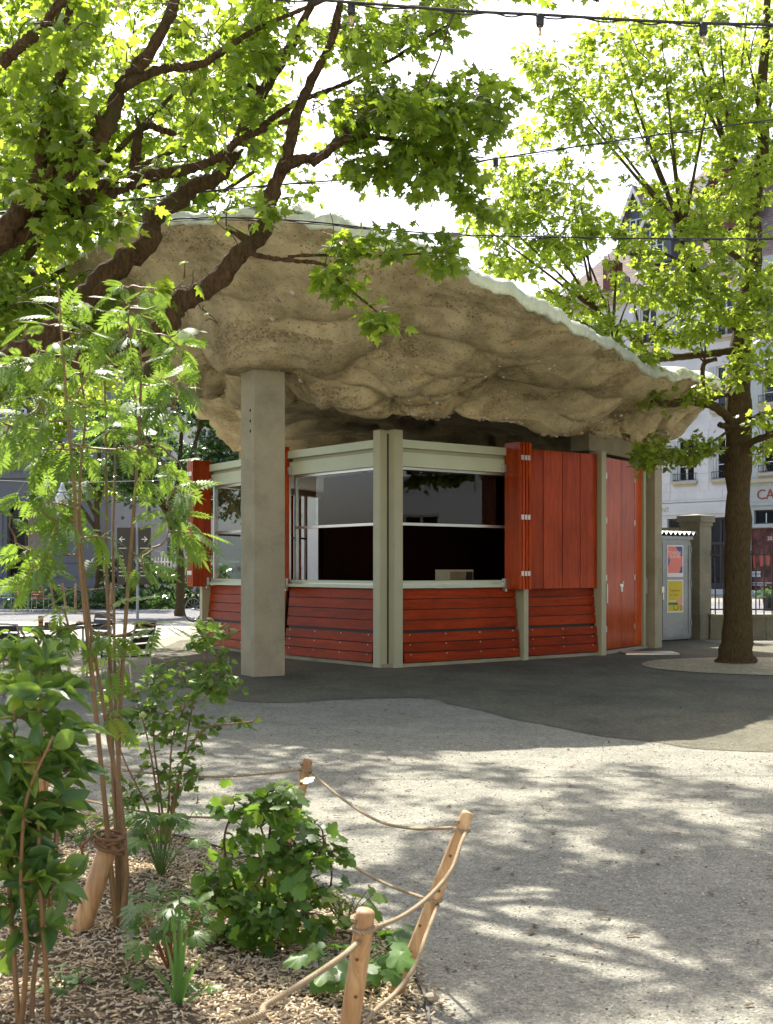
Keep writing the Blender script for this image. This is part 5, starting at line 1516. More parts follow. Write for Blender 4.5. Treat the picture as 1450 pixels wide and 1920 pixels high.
def palmate(n=7, w=0.09):
    V, T = [(0, 0, 0)], []
    for k in range(n):
        a = -1.9 + 3.8 * k / (n - 1)
        L = 0.62 + 0.30 * math.cos(a * 0.8)
        d = np.array([math.sin(a), math.cos(a)]); q = np.array([-d[1], d[0]])
        b = len(V)
        for u, s_ in ((0.42, w), (0.66, w * 1.7), (0.80, w * 0.5), (1, 0), (0.82, -w * 0.5), (0.62, -w * 1.6), (0.42, -w)):
            p = d * L * u + q * s_
            V.append((p[0], p[1], -0.2 * u * u))
        T.extend([(0, b, b + 6), (b, b + 1, b + 2), (b, b + 2, b + 6), (b + 2, b + 4, b + 6), (b + 4, b + 5, b + 6), (b + 2, b + 3, b + 4)])
    V = np.array(V) + np.array([0, 0.25, 0])
    return V, np.array(T)
PALM = palmate()

def unit(a): return a / (np.linalg.norm(a, axis=-1, keepdims=True) + 1e-9)

def frames(tip, nor):
    T_ = unit(tip)
    N_ = unit(nor - T_ * np.sum(nor * T_, axis=1, keepdims=True))
    X_ = np.cross(T_, N_)
    return X_, T_, N_

def foliage(root, tmpl, pos, tip, nor, size, m_one, m_many, keep=300, part_name='leaf', mass_name='foliage', width=None):
    """the leaves that show largest are single parts, the rest one mass"""
    pos = np.asarray(pos, float); size = np.asarray(size, float)
    X_, T_, N_ = frames(np.asarray(tip, float), np.asarray(nor, float))
    wd = np.ones(len(pos)) if width is None else width
    curl = 0.2 + 2.0 * np.random.default_rng(len(pos)).uniform(size=len(pos))
    px, py = proj(pos)
    ok = (px > 0) & (px < 1450) & (py > 0) & (py < 1920) & (pos[:, 1] > 0.5)
    score = np.where(ok, size / np.maximum(pos[:, 1], 0.5), 0)
    order = np.argsort(-score)
    single = order[:keep]; single = single[score[single] > 0]
    many = np.setdiff1d(np.arange(len(pos)), single)
    V, T = tmpl
    if len(single):
        me = np_mesh(part_name, V, T, False)
        me.materials.append(m_one)
        for i in single:
            s_ = size[i]; sn = s_ * curl[i]
            mw = Matrix(((X_[i, 0] * s_ * wd[i], T_[i, 0] * s_, N_[i, 0] * sn, pos[i, 0]), (X_[i, 1] * s_ * wd[i], T_[i, 1] * s_, N_[i, 1] * sn, pos[i, 1]), (X_[i, 2] * s_ * wd[i], T_[i, 2] * s_, N_[i, 2] * sn, pos[i, 2]), (0, 0, 0, 1)))
            link_mesh(part_name, me, None, root, mw)
    if len(many):
        s_ = size[many][:, None, None]
        W = (V[None, :, 0:1] * X_[many][:, None, :] * wd[many][:, None, None] + V[None, :, 1:2] * T_[many][:, None, :] + V[None, :, 2:3] * N_[many][:, None, :] * curl[many][:, None, None]) * s_ + pos[many][:, None, :]
        nv = len(V)
        TT = T[None] + (np.arange(len(many)) * nv)[:, None, None]
        o = link_mesh(mass_name, np_mesh(mass_name, W.reshape(-1, 3), TT.reshape(-1, 3)), m_many, root)
        o['kind'] = 'stuff'

def in_ellipses(spec, r):
    """leaf cluster centres: (px, py, rx, ry, depth, spread, n)"""
    out = []
    for cx, cy, rx, ry, Y, dY, n in spec:
        k = 0
        while k < n:
            a, b, c = r.uniform(-1, 1, 3)
            if a * a + b * b + c * c > 1: continue
            out.append(P(cx + a * rx, cy + b * ry, Y + c * dY)); k += 1
    return np.array(out)

def grow(nodes, targets, r, bow=0.12):
    """join every target to the nearest wood, nearest first; returns twig polylines"""
    nodes = np.asarray(nodes, float)
    d0 = np.array([np.min(np.sum((nodes - t) ** 2, 1)) for t in targets])
    buf = np.zeros((len(nodes) + 5 * len(targets), 3)); n = len(nodes); buf[:n] = nodes
    twigs = []
    for i in np.argsort(d0):
        t = targets[i]
        dv = buf[:n] - t
        d = np.sum(dv ** 2, 1) + 0.6 * np.maximum(dv[:, 2], 0) ** 2
        s_ = buf[int(np.argmin(d))]
        L = np.linalg.norm(t - s_)
        if L < 1e-4: continue
        side = r.normal(size=3) * 0.10 * L
        pts = []
        for k in range(6):
            u = k / 5
            p = s_ + (t - s_) * u + np.array([0, 0, bow * L * math.sin(math.pi * u)]) + side * math.sin(math.pi * u) + (r.normal(size=3) * 0.022 * L if 0 < k < 5 else 0)
            pts.append(p)
        twigs.append(np.array(pts))
        buf[n:n + 5] = np.array(pts[1:]); n += 5
    return twigs

def twig_leaves(twigs, r, per, size, tilt=0.55, dr=0.35, pet=0.05, t0=0.35, sp=0.0):
    pos, tip, nor, sz = [], [], [], []
    for tw in twigs:
        ax = unit((tw[-1] - tw[-3])[None])[0]
        n = max(2, int(per * r.uniform(0.6, 1.4)))
        for k in range(n):
            u = t0 + (1 - t0) * (k + 1) / n
            x = u * 5; i = min(int(x), 4); f_ = x - i
            p = tw[i] * (1 - f_) + tw[i + 1] * f_
            side = np.cross(ax, [0, 0, 1.0]); side = side / (np.linalg.norm(side) + 1e-6)
            sg_ = 1 if k % 2 else -1
            d = side * sg_ * r.uniform(0.4, 1.0) + ax * r.uniform(0.2, 0.9) + r.normal(size=3) * 0.35 + np.array([0, 0, -dr * r.uniform(0, 1.6)])
            d /= np.linalg.norm(d)
            pos.append(p + d * pet * r.uniform(0.5, 1.4) + r.normal(size=3) * sp); tip.append(d)
            nor.append(np.array([0, 0, 1.0]) + r.normal(size=3) * tilt)
            sz.append(size * (0.40 + 0.80 * r.uniform() ** 0.7))
    return np.array(pos), np.array(tip), np.array(nor), np.array(sz)

def limb(pts, r0, r1, n=5):
    q = spline(pts, n)
    if r0 > 0.04: r0 *= 0.72
    t = np.linspace(0, 1, len(q))
    return q, r0 + (r1 - r0) * t

def wood(root, limbs, mat, sides=14, rough=0.22, names=None):
    for k, (q, rad) in enumerate(limbs):
        nm = 'trunk' if k == 0 else 'limb'
        q2 = spline(q, 3) if len(q) < 60 else q
        t = np.linspace(0, 1, len(q)); rad2 = np.interp(np.linspace(0, 1, len(q2)), t, rad)
        MB().tube(q2, list(rad2), sides if rad[0] > 0.03 else 7, True, rough, k + 1.0).build(nm, mat, root, True)

def twig_mesh(root, twigs, mat, r0=0.010, r1=0.0025, name='twigs'):
    mb = MB()
    for tw in twigs:
        L = np.linalg.norm(tw[-1] - tw[0])
        a = min(r0, 0.004 + 0.006 * L)
        mb.tube(tw, [a + (r1 - a) * k / 5 for k in range(6)], 4, False)
    o = mb.build(name, mat, root, True)
    o['kind'] = 'stuff'
    return o

def pl(spec, Y0, Y1=None, jitter=0.0):
    """pixel polyline to space, depth running from Y0 to Y1"""
    n = len(spec); Y1 = Y0 if Y1 is None else Y1
    return np.array([P(a, b, Y0 + (Y1 - Y0) * k / (n - 1)) for k, (a, b) in enumerate(spec)])

M['bark'] = bark_mat('rough_maple_bark', (0.060, 0.038, 0.020), (0.27, 0.17, 0.085), 11, lichen=(0.13, 0.12, 0.045))
M['bark_t'] = bark_mat('furrowed_trunk_bark', (0.060, 0.042, 0.018), (0.26, 0.185, 0.080), 16, zst=0.16, dist=0.025)
M['twig'] = plain('twig_bark', (0.085, 0.055, 0.028), 0.8, 0.25, 6, 40, 0.1)
M['leafA1'] = leaf_mat('maple_leaf_near', (0.070, 0.130, 0.018), (0.130, 0.205, 0.026), (0.46, 0.62, 0.050), True, 0.52)
M['leafA'] = leaf_mat('maple_leaves_near', (0.070, 0.130, 0.018), (0.130, 0.205, 0.026), (0.46, 0.62, 0.050), False, 0.52)
M['leafB1'] = leaf_mat('maple_leaf_right', (0.090, 0.150, 0.020), (0.160, 0.230, 0.030), (0.50, 0.64, 0.060), True, 0.54)
M['leafB'] = leaf_mat('maple_leaves_right', (0.090, 0.150, 0.020), (0.160, 0.230, 0.030), (0.50, 0.64, 0.060), False, 0.54)
M['leafC'] = leaf_mat('far_maple_leaves', (0.080, 0.150, 0.025), (0.150, 0.230, 0.035), (0.48, 0.64, 0.065), False, 0.54)
M['leafD'] = leaf_mat('dark_glossy_leaves', (0.030, 0.075, 0.020), (0.060, 0.120, 0.030), (0.12, 0.24, 0.04), False, 0.3, 0.22, 0.6)

# ---- left maple: trunk out of the picture on the left, limbs reach in
r = np.random.default_rng(11)
tl = thing('maple_tree', 'near maple with gnarled limbs reaching in from the left edge', 'tree', (-3.75, 8.9, 0))
YL = 8.4
tr = limb([(-3.75, 8.9, -0.1), (-3.72, 8.9, 0.9), (-3.62, 8.85, 1.8), (-3.45, 8.7, 2.5), P(-60, 735, 8.55)], 0.34, 0.24)
La = limb(np.vstack([tr[0][-1:], pl([(0, 690), (60, 652), (110, 612), (150, 572), (190, 525), (240, 484), (282, 450), (286, 412), (326, 384), (364, 352), (409, 330), (437, 285), (462, 232), (488, 180), (525, 120), (560, 60), (600, -30), (650, -140)], 8.5, 9.4)]), 0.15, 0.022)
Lb = limb(pl([(20, 700), (120, 690), (200, 672), (262, 640), (312, 618), (330, 574), (372, 548), (414, 520), (448, 477), (490, 440), (500, 400), (513, 356), (532, 314), (545, 268), (556, 215), (585, 150), (620, 80), (640, 0), (655, -90)], 8.6, 9.0), 0.135, 0.02)
Lc = limb(pl([(-90, 560), (-40, 490), (0, 445), (26, 408), (58, 368), (92, 338), (130, 318), (140, 282), (184, 266), (212, 212), (228, 163), (246, 140), (285, 90), (320, 25), (345, -60), (380, -160)], 8.3, 8.0), 0.115, 0.03)
Ld = limb(pl([(80, 352), (120, 372), (155, 378), (192, 366), (230, 346), (265, 338), (290, 326), (340, 320), (400, 300), (450, 262), (500, 240)], 8.25, 8.8), 0.10, 0.02)
Le = limb(pl([(64, 362), (72, 330), (83, 265), (91, 212), (110, 152), (125, 112), (114, 76), (130, 20), (120, -60), (150, -160)], 8.2, 7.9), 0.062, 0.02)
Lf = limb(pl([(246, 340), (254, 292), (262, 246), (280, 235), (303, 243), (330, 252)], 8.5, 8.6), 0.05, 0.02)
Lg = limb(pl([(312, 625), (306, 660), (284, 690), (262, 702), (240, 712)], 8.6, 8.2), 0.062, 0.035)
Lh = limb(pl([(532, 314), (560, 300), (607, 290), (648, 248), (700, 225), (760, 214), (830, 205), (900, 200), (960, 205)], 8.75, 9.6), 0.040, 0.008)
Li = limb(pl([(586, 306), (650, 262), (710, 258), (770, 275), (820, 310), (870, 350)], 8.85, 9.5), 0.028, 0.006)
Lj = limb(pl([(-60, 470), (0, 455), (60, 425), (70, 400), (130, 395), (190, 414), (230, 405)], 8.3, 8.5), 0.10, 0.03)
Lk = limb(pl([(490, 438), (470, 470), (500, 482), (560, 490), (610, 497), (640, 530), (690, 570), (725, 600)], 8.75, 8.5), 0.024, 0.005)
Ll = limb(pl([(540, 482), (590, 478), (690, 480), (750, 478), (830, 472)], 8.7, 8.8), 0.014, 0.004)
Lm = limb(pl([(0, 120), (40, 85), (90, 40), (130, -30)], 7.4, 7.4), 0.05, 0.03)
Ln = limb(pl([(228, 163), (300, 130), (380, 118), (470, 60), (560, 20), (660, -20)], 8.0, 8.8), 0.035, 0.01)
Lo = limb(pl([(437, 285), (500, 230), (560, 190), (640, 160), (720, 120), (800, 70), (870, 30)], 9.1, 10.5), 0.03, 0.008)
# boughs that go on above the picture
Lp = limb([P(345, -60, 8.0), (-0.9, 8.6, 5.6), (-0.2, 9.4, 6.1), (0.8, 10.4, 6.5), (2.0, 11.6, 6.8)], 0.045, 0.01)
Lq = limb([P(655, -90, 9.0), (0.2, 9.6, 6.2), (1.0, 9.8, 6.8), (2.2, 9.6, 7.2)], 0.03, 0.01)
Lr = limb([P(380, -160, 8.0), (-1.6, 7.6, 6.0), (-1.4, 6.6, 6.4), (-0.6, 5.6, 6.6)], 0.045, 0.01)
Ls = limb([P(650, -140, 9.4), (-0.6, 10.6, 6.8), (-0.6, 12.0, 7.6), (0.2, 13.2, 8.4), (0.6, 14.6, 9.2)], 0.04, 0.01)
Lt = limb([P(650, -140, 9.4), (-1.6, 10.8, 7.2), (-2.8, 12.6, 8.3), (-3.6, 14.6, 9.2)], 0.04, 0.01)
limbsL = [tr, La, Lb, Lc, Ld, Le, Lf, Lg, Lh, Li, Lj, Lk, Ll, Lm, Ln, Lo, Lp, Lq, Lr, Ls, Lt]
wood(tl, limbsL, M['bark'], 14, 0.48)
rk = random.Random(17)
for q, rad in limbsL[1:11]:                               # dead stubs and knuckles
    for k in range(3):
        i = rk.randrange(len(q) // 5, len(q) - 3)
        d = Vector((rk.uniform(-1, 1), rk.uniform(-1, 0.3), rk.uniform(-0.4, 1))).normalized()
        b_ = Vector(q[i]); R_ = rad[i]; L_ = R_ * rk.uniform(1.2, 2.6)
        MB().tube([b_, b_ + d * (R_ * 0.9), b_ + d * (R_ + L_ * 0.6), b_ + d * (R_ + L_)], [R_ * 0.75, R_ * 0.62, R_ * 0.45, R_ * 0.36], 9, True, 0.35, k + i * 0.37).build('stub', M['bark'], tl, True)
nodesL = np.vstack([q[int(len(q) * 0.25):] for q, _ in limbsL[1:7] + limbsL[8:]])
spec = [(740, 210, 170, 75, 9.2, 0.8, 74), (880, 200, 110, 60, 9.6, 0.6, 44), (650, 190, 110, 60, 9.0, 0.6, 30), (800, 310, 110, 55, 9.3, 0.5, 34), (900, 370, 40, 40, 9.5, 0.3, 7), (620, 290, 60, 40, 9.0, 0.5, 10),
        (560, 80, 130, 80, 9.2, 0.9, 42), (700, 60, 110, 55, 9.8, 0.9, 30), (840, 20, 80, 40, 10.2, 0.7, 16), (430, 60, 120, 80, 8.6, 0.8, 34),
        (300, 70, 110, 80, 8.0, 0.7, 36), (130, 60, 130, 80, 7.9, 0.8, 38), (50, 180, 90, 90, 8.2, 0.7, 30), (170, 170, 80, 70, 8.0, 0.7, 18), (340, 200, 90, 60, 8.4, 0.6, 22), (470, 230, 90, 70, 8.9, 0.5, 20),
        (380, 290, 110, 50, 8.7, 0.5, 26), (120, 300, 70, 40, 8.2, 0.5, 12), (50, 350, 60, 40, 8.1, 0.5, 8), (240, 400, 120, 40, 8.3, 0.5, 22), (90, 440, 90, 45, 8.2, 0.5, 16), (440, 400, 90, 45, 8.6, 0.4, 18), (300, 330, 70, 40, 8.4, 0.4, 10),
        (640, 500, 50, 50, 8.55, 0.2, 11), (720, 450, 90, 25, 8.75, 0.2, 10), (820, 468, 50, 25, 8.8, 0.2, 7), (720, 585, 25, 25, 8.5, 0.15, 4), (330, 520, 80, 40, 8.6, 0.3, 10), (400, 590, 30, 30, 8.6, 0.2, 4), (60, 560, 80, 60, 8.8, 0.4, 10)]
SX, SY = sun_vec.x / sun_vec.z, sun_vec.y / sun_vec.z
def gap(p):
    """openings of the crown seen along the sun's rays"""
    gx, gy = p[0] - SX * p[2], p[1] - SY * p[2]
    return noise.noise(Vector((gx * 1.25, gy * 1.1, 3.3))) + 0.50 * noise.noise(Vector((gx * 3.0, gy * 2.6, 7.1)))
cl = in_ellipses(spec, r)
def over_bed(p): return p[0] - SX * p[2] < 0.1 and p[1] - SY * p[2] < 6.8
extra = []                                             # canopy over and in front of the frame's upper edge
while len(extra) < 1200:
    if len(extra) % 6 < 2: p = np.array([r.uniform(-4.5, 2.6), r.uniform(5.0, 13.0), r.uniform(5.3, 8.2)])
    else: p = np.array([r.uniform(-5.0, 1.8), r.uniform(11.5, 16.8), r.uniform(7.3, 10.5)])
    px_, py_ = proj(p)
    if py_ > -10: continue
    if p[0] < -1.2 and p[1] < 11 and r.uniform() < 0.9: continue
    if gap(p) < -0.25: continue
    extra.append(p)
twL = grow(nodesL, np.vstack([cl, np.array(extra)]), r)
twig_mesh(tl, twL, M['twig'], 0.011)
a = twig_leaves(twL, r, 15, 0.096, 0.60, 0.45, 0.075, 0.20, 0.04)
keepl = np.array([gap(p) > (0.30 if over_bed(p) else (-0.26 if p[1] - SY * p[2] > 6.6 else -0.16)) or r.uniform() < 0.04 for p in a[0]])
a = [x[keepl] for x in a]
foliage(tl, MAPLE, *a, M['leafA1'], M['leafA'], 300)

# ---- right maple
r = np.random.default_rng(23)
tr_ = thing('maple_tree', 'pollarded maple with yellow green leaves standing in the grit on the right', 'tree', (5.39, 19.0, 0))
YR = 19.0
T0 = pl([(1381, 1250), (1381, 1238), (1381, 1205), (1383, 1120), (1384, 1000), (1385, 900), (1385, 836), (1385, 767), (1386, 698), (1391, 647), (1395, 595), (1402, 560), (1409, 526), (1414, 474), (1414, 422), (1413, 381), (1426, 319), (1432, 250), (1428, 170), (1436, 80), (1440, -20), (1446, -140)], YR, YR)
q = spline(T0, 4)
tz = q[:, 2]
radT = np.interp(tz, [0.0, 0.12, 0.35, 1.2, 3.2, 3.9, 4.6, 5.5, 7.0, 10.5], [0.31, 0.275, 0.235, 0.195, 0.190, 0.20, 0.165, 0.14, 0.11, 0.05])
TR = (q, radT)
def rl(spec, y0, y1, r0, r1): return limb(pl(spec, y0, y1), r0, r1)
limbsR = [TR,
    rl([(1384, 800), (1367, 785), (1340, 762), (1295, 752), (1250, 757), (1216, 743), (1198, 719), (1188, 688), (1170, 676), (1150, 650)], 19.0, 17.6, 0.10, 0.045),
    rl([(1388, 650), (1374, 657), (1322, 664), (1250, 671), (1219, 671), (1195, 640), (1165, 618), (1143, 605), (1116, 582)], 19.0, 18.2, 0.085, 0.04),
    rl([(1388, 620), (1367, 605), (1347, 581), (1333, 550), (1316, 522), (1291, 498)], 19.0, 18.6, 0.075, 0.05),
    rl([(1410, 510), (1380, 480), (1340, 455), (1300, 440), (1281, 432)], 19.0, 18.4, 0.06, 0.06),
    rl([(1390, 790), (1409, 788), (1430, 778), (1460, 768), (1510, 740)], 19.0, 18.7, 0.08, 0.05),
    rl([(1388, 850), (1402, 836), (1420, 824), (1445, 815), (1500, 790)], 18.9, 18.2, 0.07, 0.05),
    rl([(1380, 800), (1362, 800), (1350, 796)], 18.9, 18.7, 0.06, 0.045),
    rl([(1366, 740), (1350, 742), (1335, 748), (1320, 735), (1318, 700), (1322, 680), (1345, 672)], 18.8, 18.5, 0.05, 0.035),
    rl([(1370, 805), (1340, 826), (1300, 845), (1260, 855), (1215, 862)], 18.8, 17.8, 0.022, 0.006),
    rl([(1414, 400), (1395, 360), (1378, 336), (1372, 300)], 19.0, 18.8, 0.06, 0.05)]
def shoots(x, y, Yd, ends, r0=0.028):
    for ex, ey, ed in ends:
        mx, my = (x * 0.55 + ex * 0.45) + (ex - x) * 0.06, (y * 0.55 + ey * 0.45) - 12
        limbsR.append(limb(pl([(x, y), (mx, my), (ex, ey)], Yd, Yd + ed), r0, 0.006))
shoots(1116, 582, 18.2, [(1040, 470, -.6), (960, 430, -.9), (1090, 380, 0.2), (1000, 390, 0.4), (900, 420, -1.2), (1060, 300, .5)], 0.024)
shoots(1150, 610, 18.2, [(1080, 430, .3), (1160, 450, -.3), (1010, 540, -.8)], 0.026)
shoots(1150, 650, 17.6, [(1080, 600, -.6), (1140, 560, .2), (1060, 660, -.6), (1110, 690, -.5), (1180, 560, .1)], 0.02)
shoots(1205, 655, 18.4, [(1180, 520, .2), (1230, 500, -.3), (1270, 590, -.5)], 0.026)
shoots(1281, 432, 18.4, [(1226, 300, .3), (1180, 200, .5), (1150, 70, .8), (1254, 250, -.4), (1240, 60, -.2), (1320, 240, -.6), (1340, 120, .1), (1000, 90, .9), (1090, 180, .2), (1200, 340, -.4)], 0.045)
shoots(1291, 498, 18.6, [(1190, 470, -.6), (1260, 400, -.2), (1220, 520, -.9)], 0.03)
shoots(1372, 300, 18.8, [(1300, 150, .2), (1350, 60, -.3), (1400, 40, .4), (1270, -40, .6)], 0.035)
shoots(1430, 240, 19.0, [(1480, 100, .4), (1520, 200, -.3), (1400, 90, -.5)], 0.035)
shoots(1510, 740, 18.7, [(1600, 600, .2), (1470, 640, -.3), (1440, 700, -.6)], 0.03)
shoots(1322, 680, 18.5, [(1300, 600, -.2), (1325, 560, -.1), (1254, 630, -.3)], 0.016)
wood(tr_, limbsR, M['bark_t'], 16, 0.22)
for i_, (x, y, Yd, s_) in enumerate(((1281, 432, 18.4, .13), (1193, 634, 18.35, .09), (1116, 582, 18.2, .07), (1291, 498, 18.6, .08), (1372, 302, 18.8, .08), (1170, 676, 17.6, .08))):   # pollard knuckles
    c = Vector(P(x, y, Yd)); m_ = MB()
    n1_, n2_ = 10, 14
    for j in range(n1_ + 1):
        for k in range(n2_):
            d = Vector((math.sin(math.pi * j / n1_) * math.cos(2 * math.pi * k / n2_), math.sin(math.pi * j / n1_) * math.sin(2 * math.pi * k / n2_), math.cos(math.pi * j / n1_)))
            m_.v.append(tuple(c + d * s_ * (1 + 0.45 * noise.noise(d * 2.6 + Vector((i_ * 5, 0, 0))))))
    for j in range(n1_):
        for k in range(n2_): m_.f.append((j * n2_ + k, j * n2_ + (k + 1) % n2_, (j + 1) * n2_ + (k + 1) % n2_, (j + 1) * n2_ + k))
    m_.build('pollard_knob', M['bark_t'], tr_, True)
nodesR = np.vstack([q[int(len(q) * 0.3):] for q, _ in limbsR[1:]] + [TR[0][TR[0][:, 2] > 5]])
spec = [(1010, 110, 45, 60, 19.0, .8, 12), (1060, 130, 70, 70, 19.2, 1, 26), (1150, 110, 90, 100, 19.2, 1.4, 62), (1260, 90, 100, 100, 19, 1.8, 76), (1390, 110, 90, 120, 19, 2.2, 92),
        (1080, 210, 80, 50, 19.0, 1, 26), (1040, 250, 80, 45, 18.8, 1, 20), (1170, 240, 90, 60, 18.9, 1.4, 26), (1310, 230, 110, 90, 18.8, 1.8, 80), (1410, 300, 70, 110, 18.8, 2, 86),
        (960, 330, 70, 45, 18.2, 1, 20), (1000, 390, 90, 55, 18.2, 1, 44), (930, 420, 70, 50, 17.6, .8, 22), (1060, 340, 70, 50, 18.6, 1, 22), (1110, 430, 90, 60, 18.2, 1.2, 54), (1000, 480, 90, 45, 17.8, 1, 36), (950, 500, 50, 25, 17.6, .6, 8),
        (1200, 370, 60, 45, 18.4, 1.2, 7), (1200, 450, 80, 50, 18.0, 1.2, 18), (1300, 380, 90, 70, 18.4, 1.6, 46), (1360, 450, 90, 80, 18.4, 1.8, 62), (1230, 530, 100, 45, 18.0, 1.2, 44), (1340, 560, 90, 50, 18.2, 1.4, 44), (1420, 600, 50, 60, 18.4, 1.2, 30),
        (1080, 560, 80, 35, 17.8, .9, 22), (1130, 615, 70, 28, 17.6, .7, 22), (1190, 660, 60, 30, 17.5, .6, 20), (1110, 680, 50, 22, 17.3, .4, 7), (1270, 620, 70, 35, 18.0, .8, 24), (1400, 690, 60, 35, 18.3, .7, 16), (1250, 745, 45, 18, 18.2, .3, 5), (1320, 730, 40, 20, 18.2, .3, 6),
        (1270, 838, 80, 26, 18.1, .5, 30), (1215, 862, 30, 14, 17.8, .3, 8), (1440, 790, 40, 30, 18.4, .5, 9), (1440, 850, 30, 30, 18.3, .4, 6), (1430, 530, 50, 60, 18.5, 1.0, 24)]
cl = in_ellipses(spec, r)
extra = []
while len(extra) < 260:
    p = np.array([r.uniform(3.2, 10.0), r.uniform(15.5, 23), r.uniform(4.2, 12.0)])
    px_, py_ = proj(p)
    if 0 < px_ < 1455 and py_ > -10: continue
    extra.append(p)
twR = grow(nodesR, np.vstack([cl, np.array(extra)]), r, 0.10)
twig_mesh(tr_, twR, M['twig'], 0.012, 0.003)
a = twig_leaves(twR, r, 15, 0.112, 0.65, 0.40, 0.08, 0.20, 0.05)
foliage(tr_, MAPLE_LO, *a, M['leafB1'], M['leafB'], 300)

# ---- trees behind on the left
def far_tree(name, label, base, trunk_r, h, crown, n_cl, seed, mat, leaf=0.15, per=16, group='trees across the square', tm=FARLEAF, keep=0, dr=0.4):
    r = np.random.default_rng(seed)
    t = thing(name, label, 'tree', (*base, 0), group)
    x, y = base
    top = (x + crown[0][0] * 0.0, y, h)
    lb_ = [limb([(x, y, -0.1), (x + 0.05, y, h * 0.25), (x - 0.05, y, h * 0.55), (x + 0.1, y, h)], trunk_r, trunk_r * 0.25)]
    pts = []
    for (cx, cy, cz, rx, ry, rz, w) in crown:
        k = 0
        n = int(n_cl * w)
        while k < n:
            a_ = r.normal(size=3); a_ /= np.linalg.norm(a_); a_ *= r.uniform(0.25, 1) ** 0.4
            p = np.array([x + cx + a_[0] * rx, y + cy + a_[1] * ry, cz + a_[2] * rz])
            if noise.noise(Vector(p) * 0.6 + Vector((seed, 0, 0))) < -0.22: continue
            pts.append(p); k += 1
        for m_ in range(2):
            b = np.array([x, y, h * r.uniform(0.3, 0.7)]); e = np.array([x + cx, y + cy, cz]) + r.normal(size=3) * np.array([rx, ry, rz]) * 0.35
            lb_.append(limb([b, b * 0.5 + e * 0.5 + np.array([0, 0, 0.3]), e], trunk_r * 0.45, trunk_r * 0.12))
    wood(t, lb_, M['bark_t'], 10, 0.2)
    nodes = np.vstack([q[len(q) // 3:] for q, _ in lb_])
    tw = grow(nodes, np.array(pts), r)
    twig_mesh(t, tw, M['twig'], 0.014, 0.004)
    a = twig_leaves(tw, r, per, leaf, 0.7, dr, 0.10, 0.15, 0.10)
    foliage(t, tm, *a, mat, mat, keep)
far_tree('maple_tree', 'light green maple filling the upper left behind the near limbs', (-6.6, 17.5), 0.24, 8.0,
         [(0, 0, 7.5, 3.0, 2.6, 2.4, 1.0), (2.2, 0.5, 6.2, 1.8, 2.0, 1.4, 0.5), (-2.5, 0, 6.0, 2.2, 2.2, 2.0, 0.5), (0.8, -0.5, 4.7, 2.0, 1.6, 0.9, 0.45), (2.6, 0, 9.0, 2.4, 2.2, 1.6, 0.55), (4.0, 1.0, 7.6, 1.8, 1.8, 1.6, 0.4)], 440, 31, M['leafC'], 0.125, 20)
far_tree('maple_tree', 'tall light green maple farther back, left of the kiosk roof', (-9.0, 26.0), 0.26, 9.5,
         [(0, 0, 8.5, 3.4, 3.0, 3.0, 1.0), (2.5, 0, 6.5, 2.4, 2.4, 1.6, 0.6), (-2, 0, 5.6, 2.4, 2.4, 1.5, 0.5), (1.5, 0, 11.5, 3.0, 2.5, 2.0, 0.6)], 300, 37, M['leafC'], 0.14, 20)
far_tree('lime_tree', 'glossy dark green tree behind the left end of the kiosk', (-6.4, 38.0), 0.22, 6.0,
         [(0, 0, 5.3, 2.4, 2.0, 2.2, 1.0), (1.6, 0, 4.4, 1.6, 1.6, 1.5, 0.5), (-1.8, 0, 5.0, 1.6, 1.6, 1.6, 0.45), (0.8, 0, 7.2, 1.6, 1.5, 1.2, 0.4)], 330, 41, M['leafD'], 0.15, 16)
far_tree('maple_tree', 'dark tree in front of the arched building at the left', (-11.0, 47.0), 0.25, 7.0,
         [(0, 0, 6.4, 2.4, 2.2, 2.4, 1.0), (-3.4, 0, 7.4, 2.6, 2, 1.8, 0.7)], 230, 43, M['leafC'], 0.2, 15)
far_tree('maple_tree', 'light green maple beyond the kiosk, right behind the roof', (10.5, 33.0), 0.26, 9.0,
         [(0, 0, 9.5, 2.6, 2.5, 2.5, 0.7), (3, 0, 8.5, 2.4, 2.2, 2.2, 0.7)], 160, 47, M['leafC'], 0.17, 14) if False else None
# hedge in front of the railing
r = np.random.default_rng(51)
hd = thing('hedge', 'dark loose hedge behind the lone red chair, left of the bicycle', 'hedge', (-8.0, 46.2, 0))
pts = np.stack([r.uniform(-10.6, -5.8, 2600), r.uniform(45.6, 46.7, 2600), np.abs(r.uniform(0, 1, 2600)) ** 0.8 * 2.6], 1)
keepm = np.array([p[2] < 1.7 + 0.9 * noise.noise(Vector((p[0] * 0.8, 3, 1))) for p in pts])
pts = pts[keepm]
foliage(hd, FARLEAF, pts, r.normal(size=pts.shape), r.normal(size=pts.shape) + [0, 0, 0.8], r.uniform(0.12, 0.22, len(pts)), M['leafD'], M['leafD'], 0)
MB().box(-10.5, -5.9, 45.9, 46.5, 0.0, 0.35).build('stems', M['twig'], hd)
# low planting inside the far stakes
fb = thing('planting_bed', 'low green planting between the thin rope stakes across the street', 'plants', (-11, 46, 0))
pts = np.stack([r.uniform(-14.0, -7.4, 1500), r.uniform(44.2, 46.0, 1500), r.uniform(0.02, 0.75, 1500) ** 1.3], 1)
foliage(fb, FARLEAF, pts, r.normal(size=pts.shape) + [0, 0, 0.5], r.normal(size=pts.shape) + [0, 0, 0.8], r.uniform(0.10, 0.20, len(pts)), M['leafD'], M['leafD'], 0)
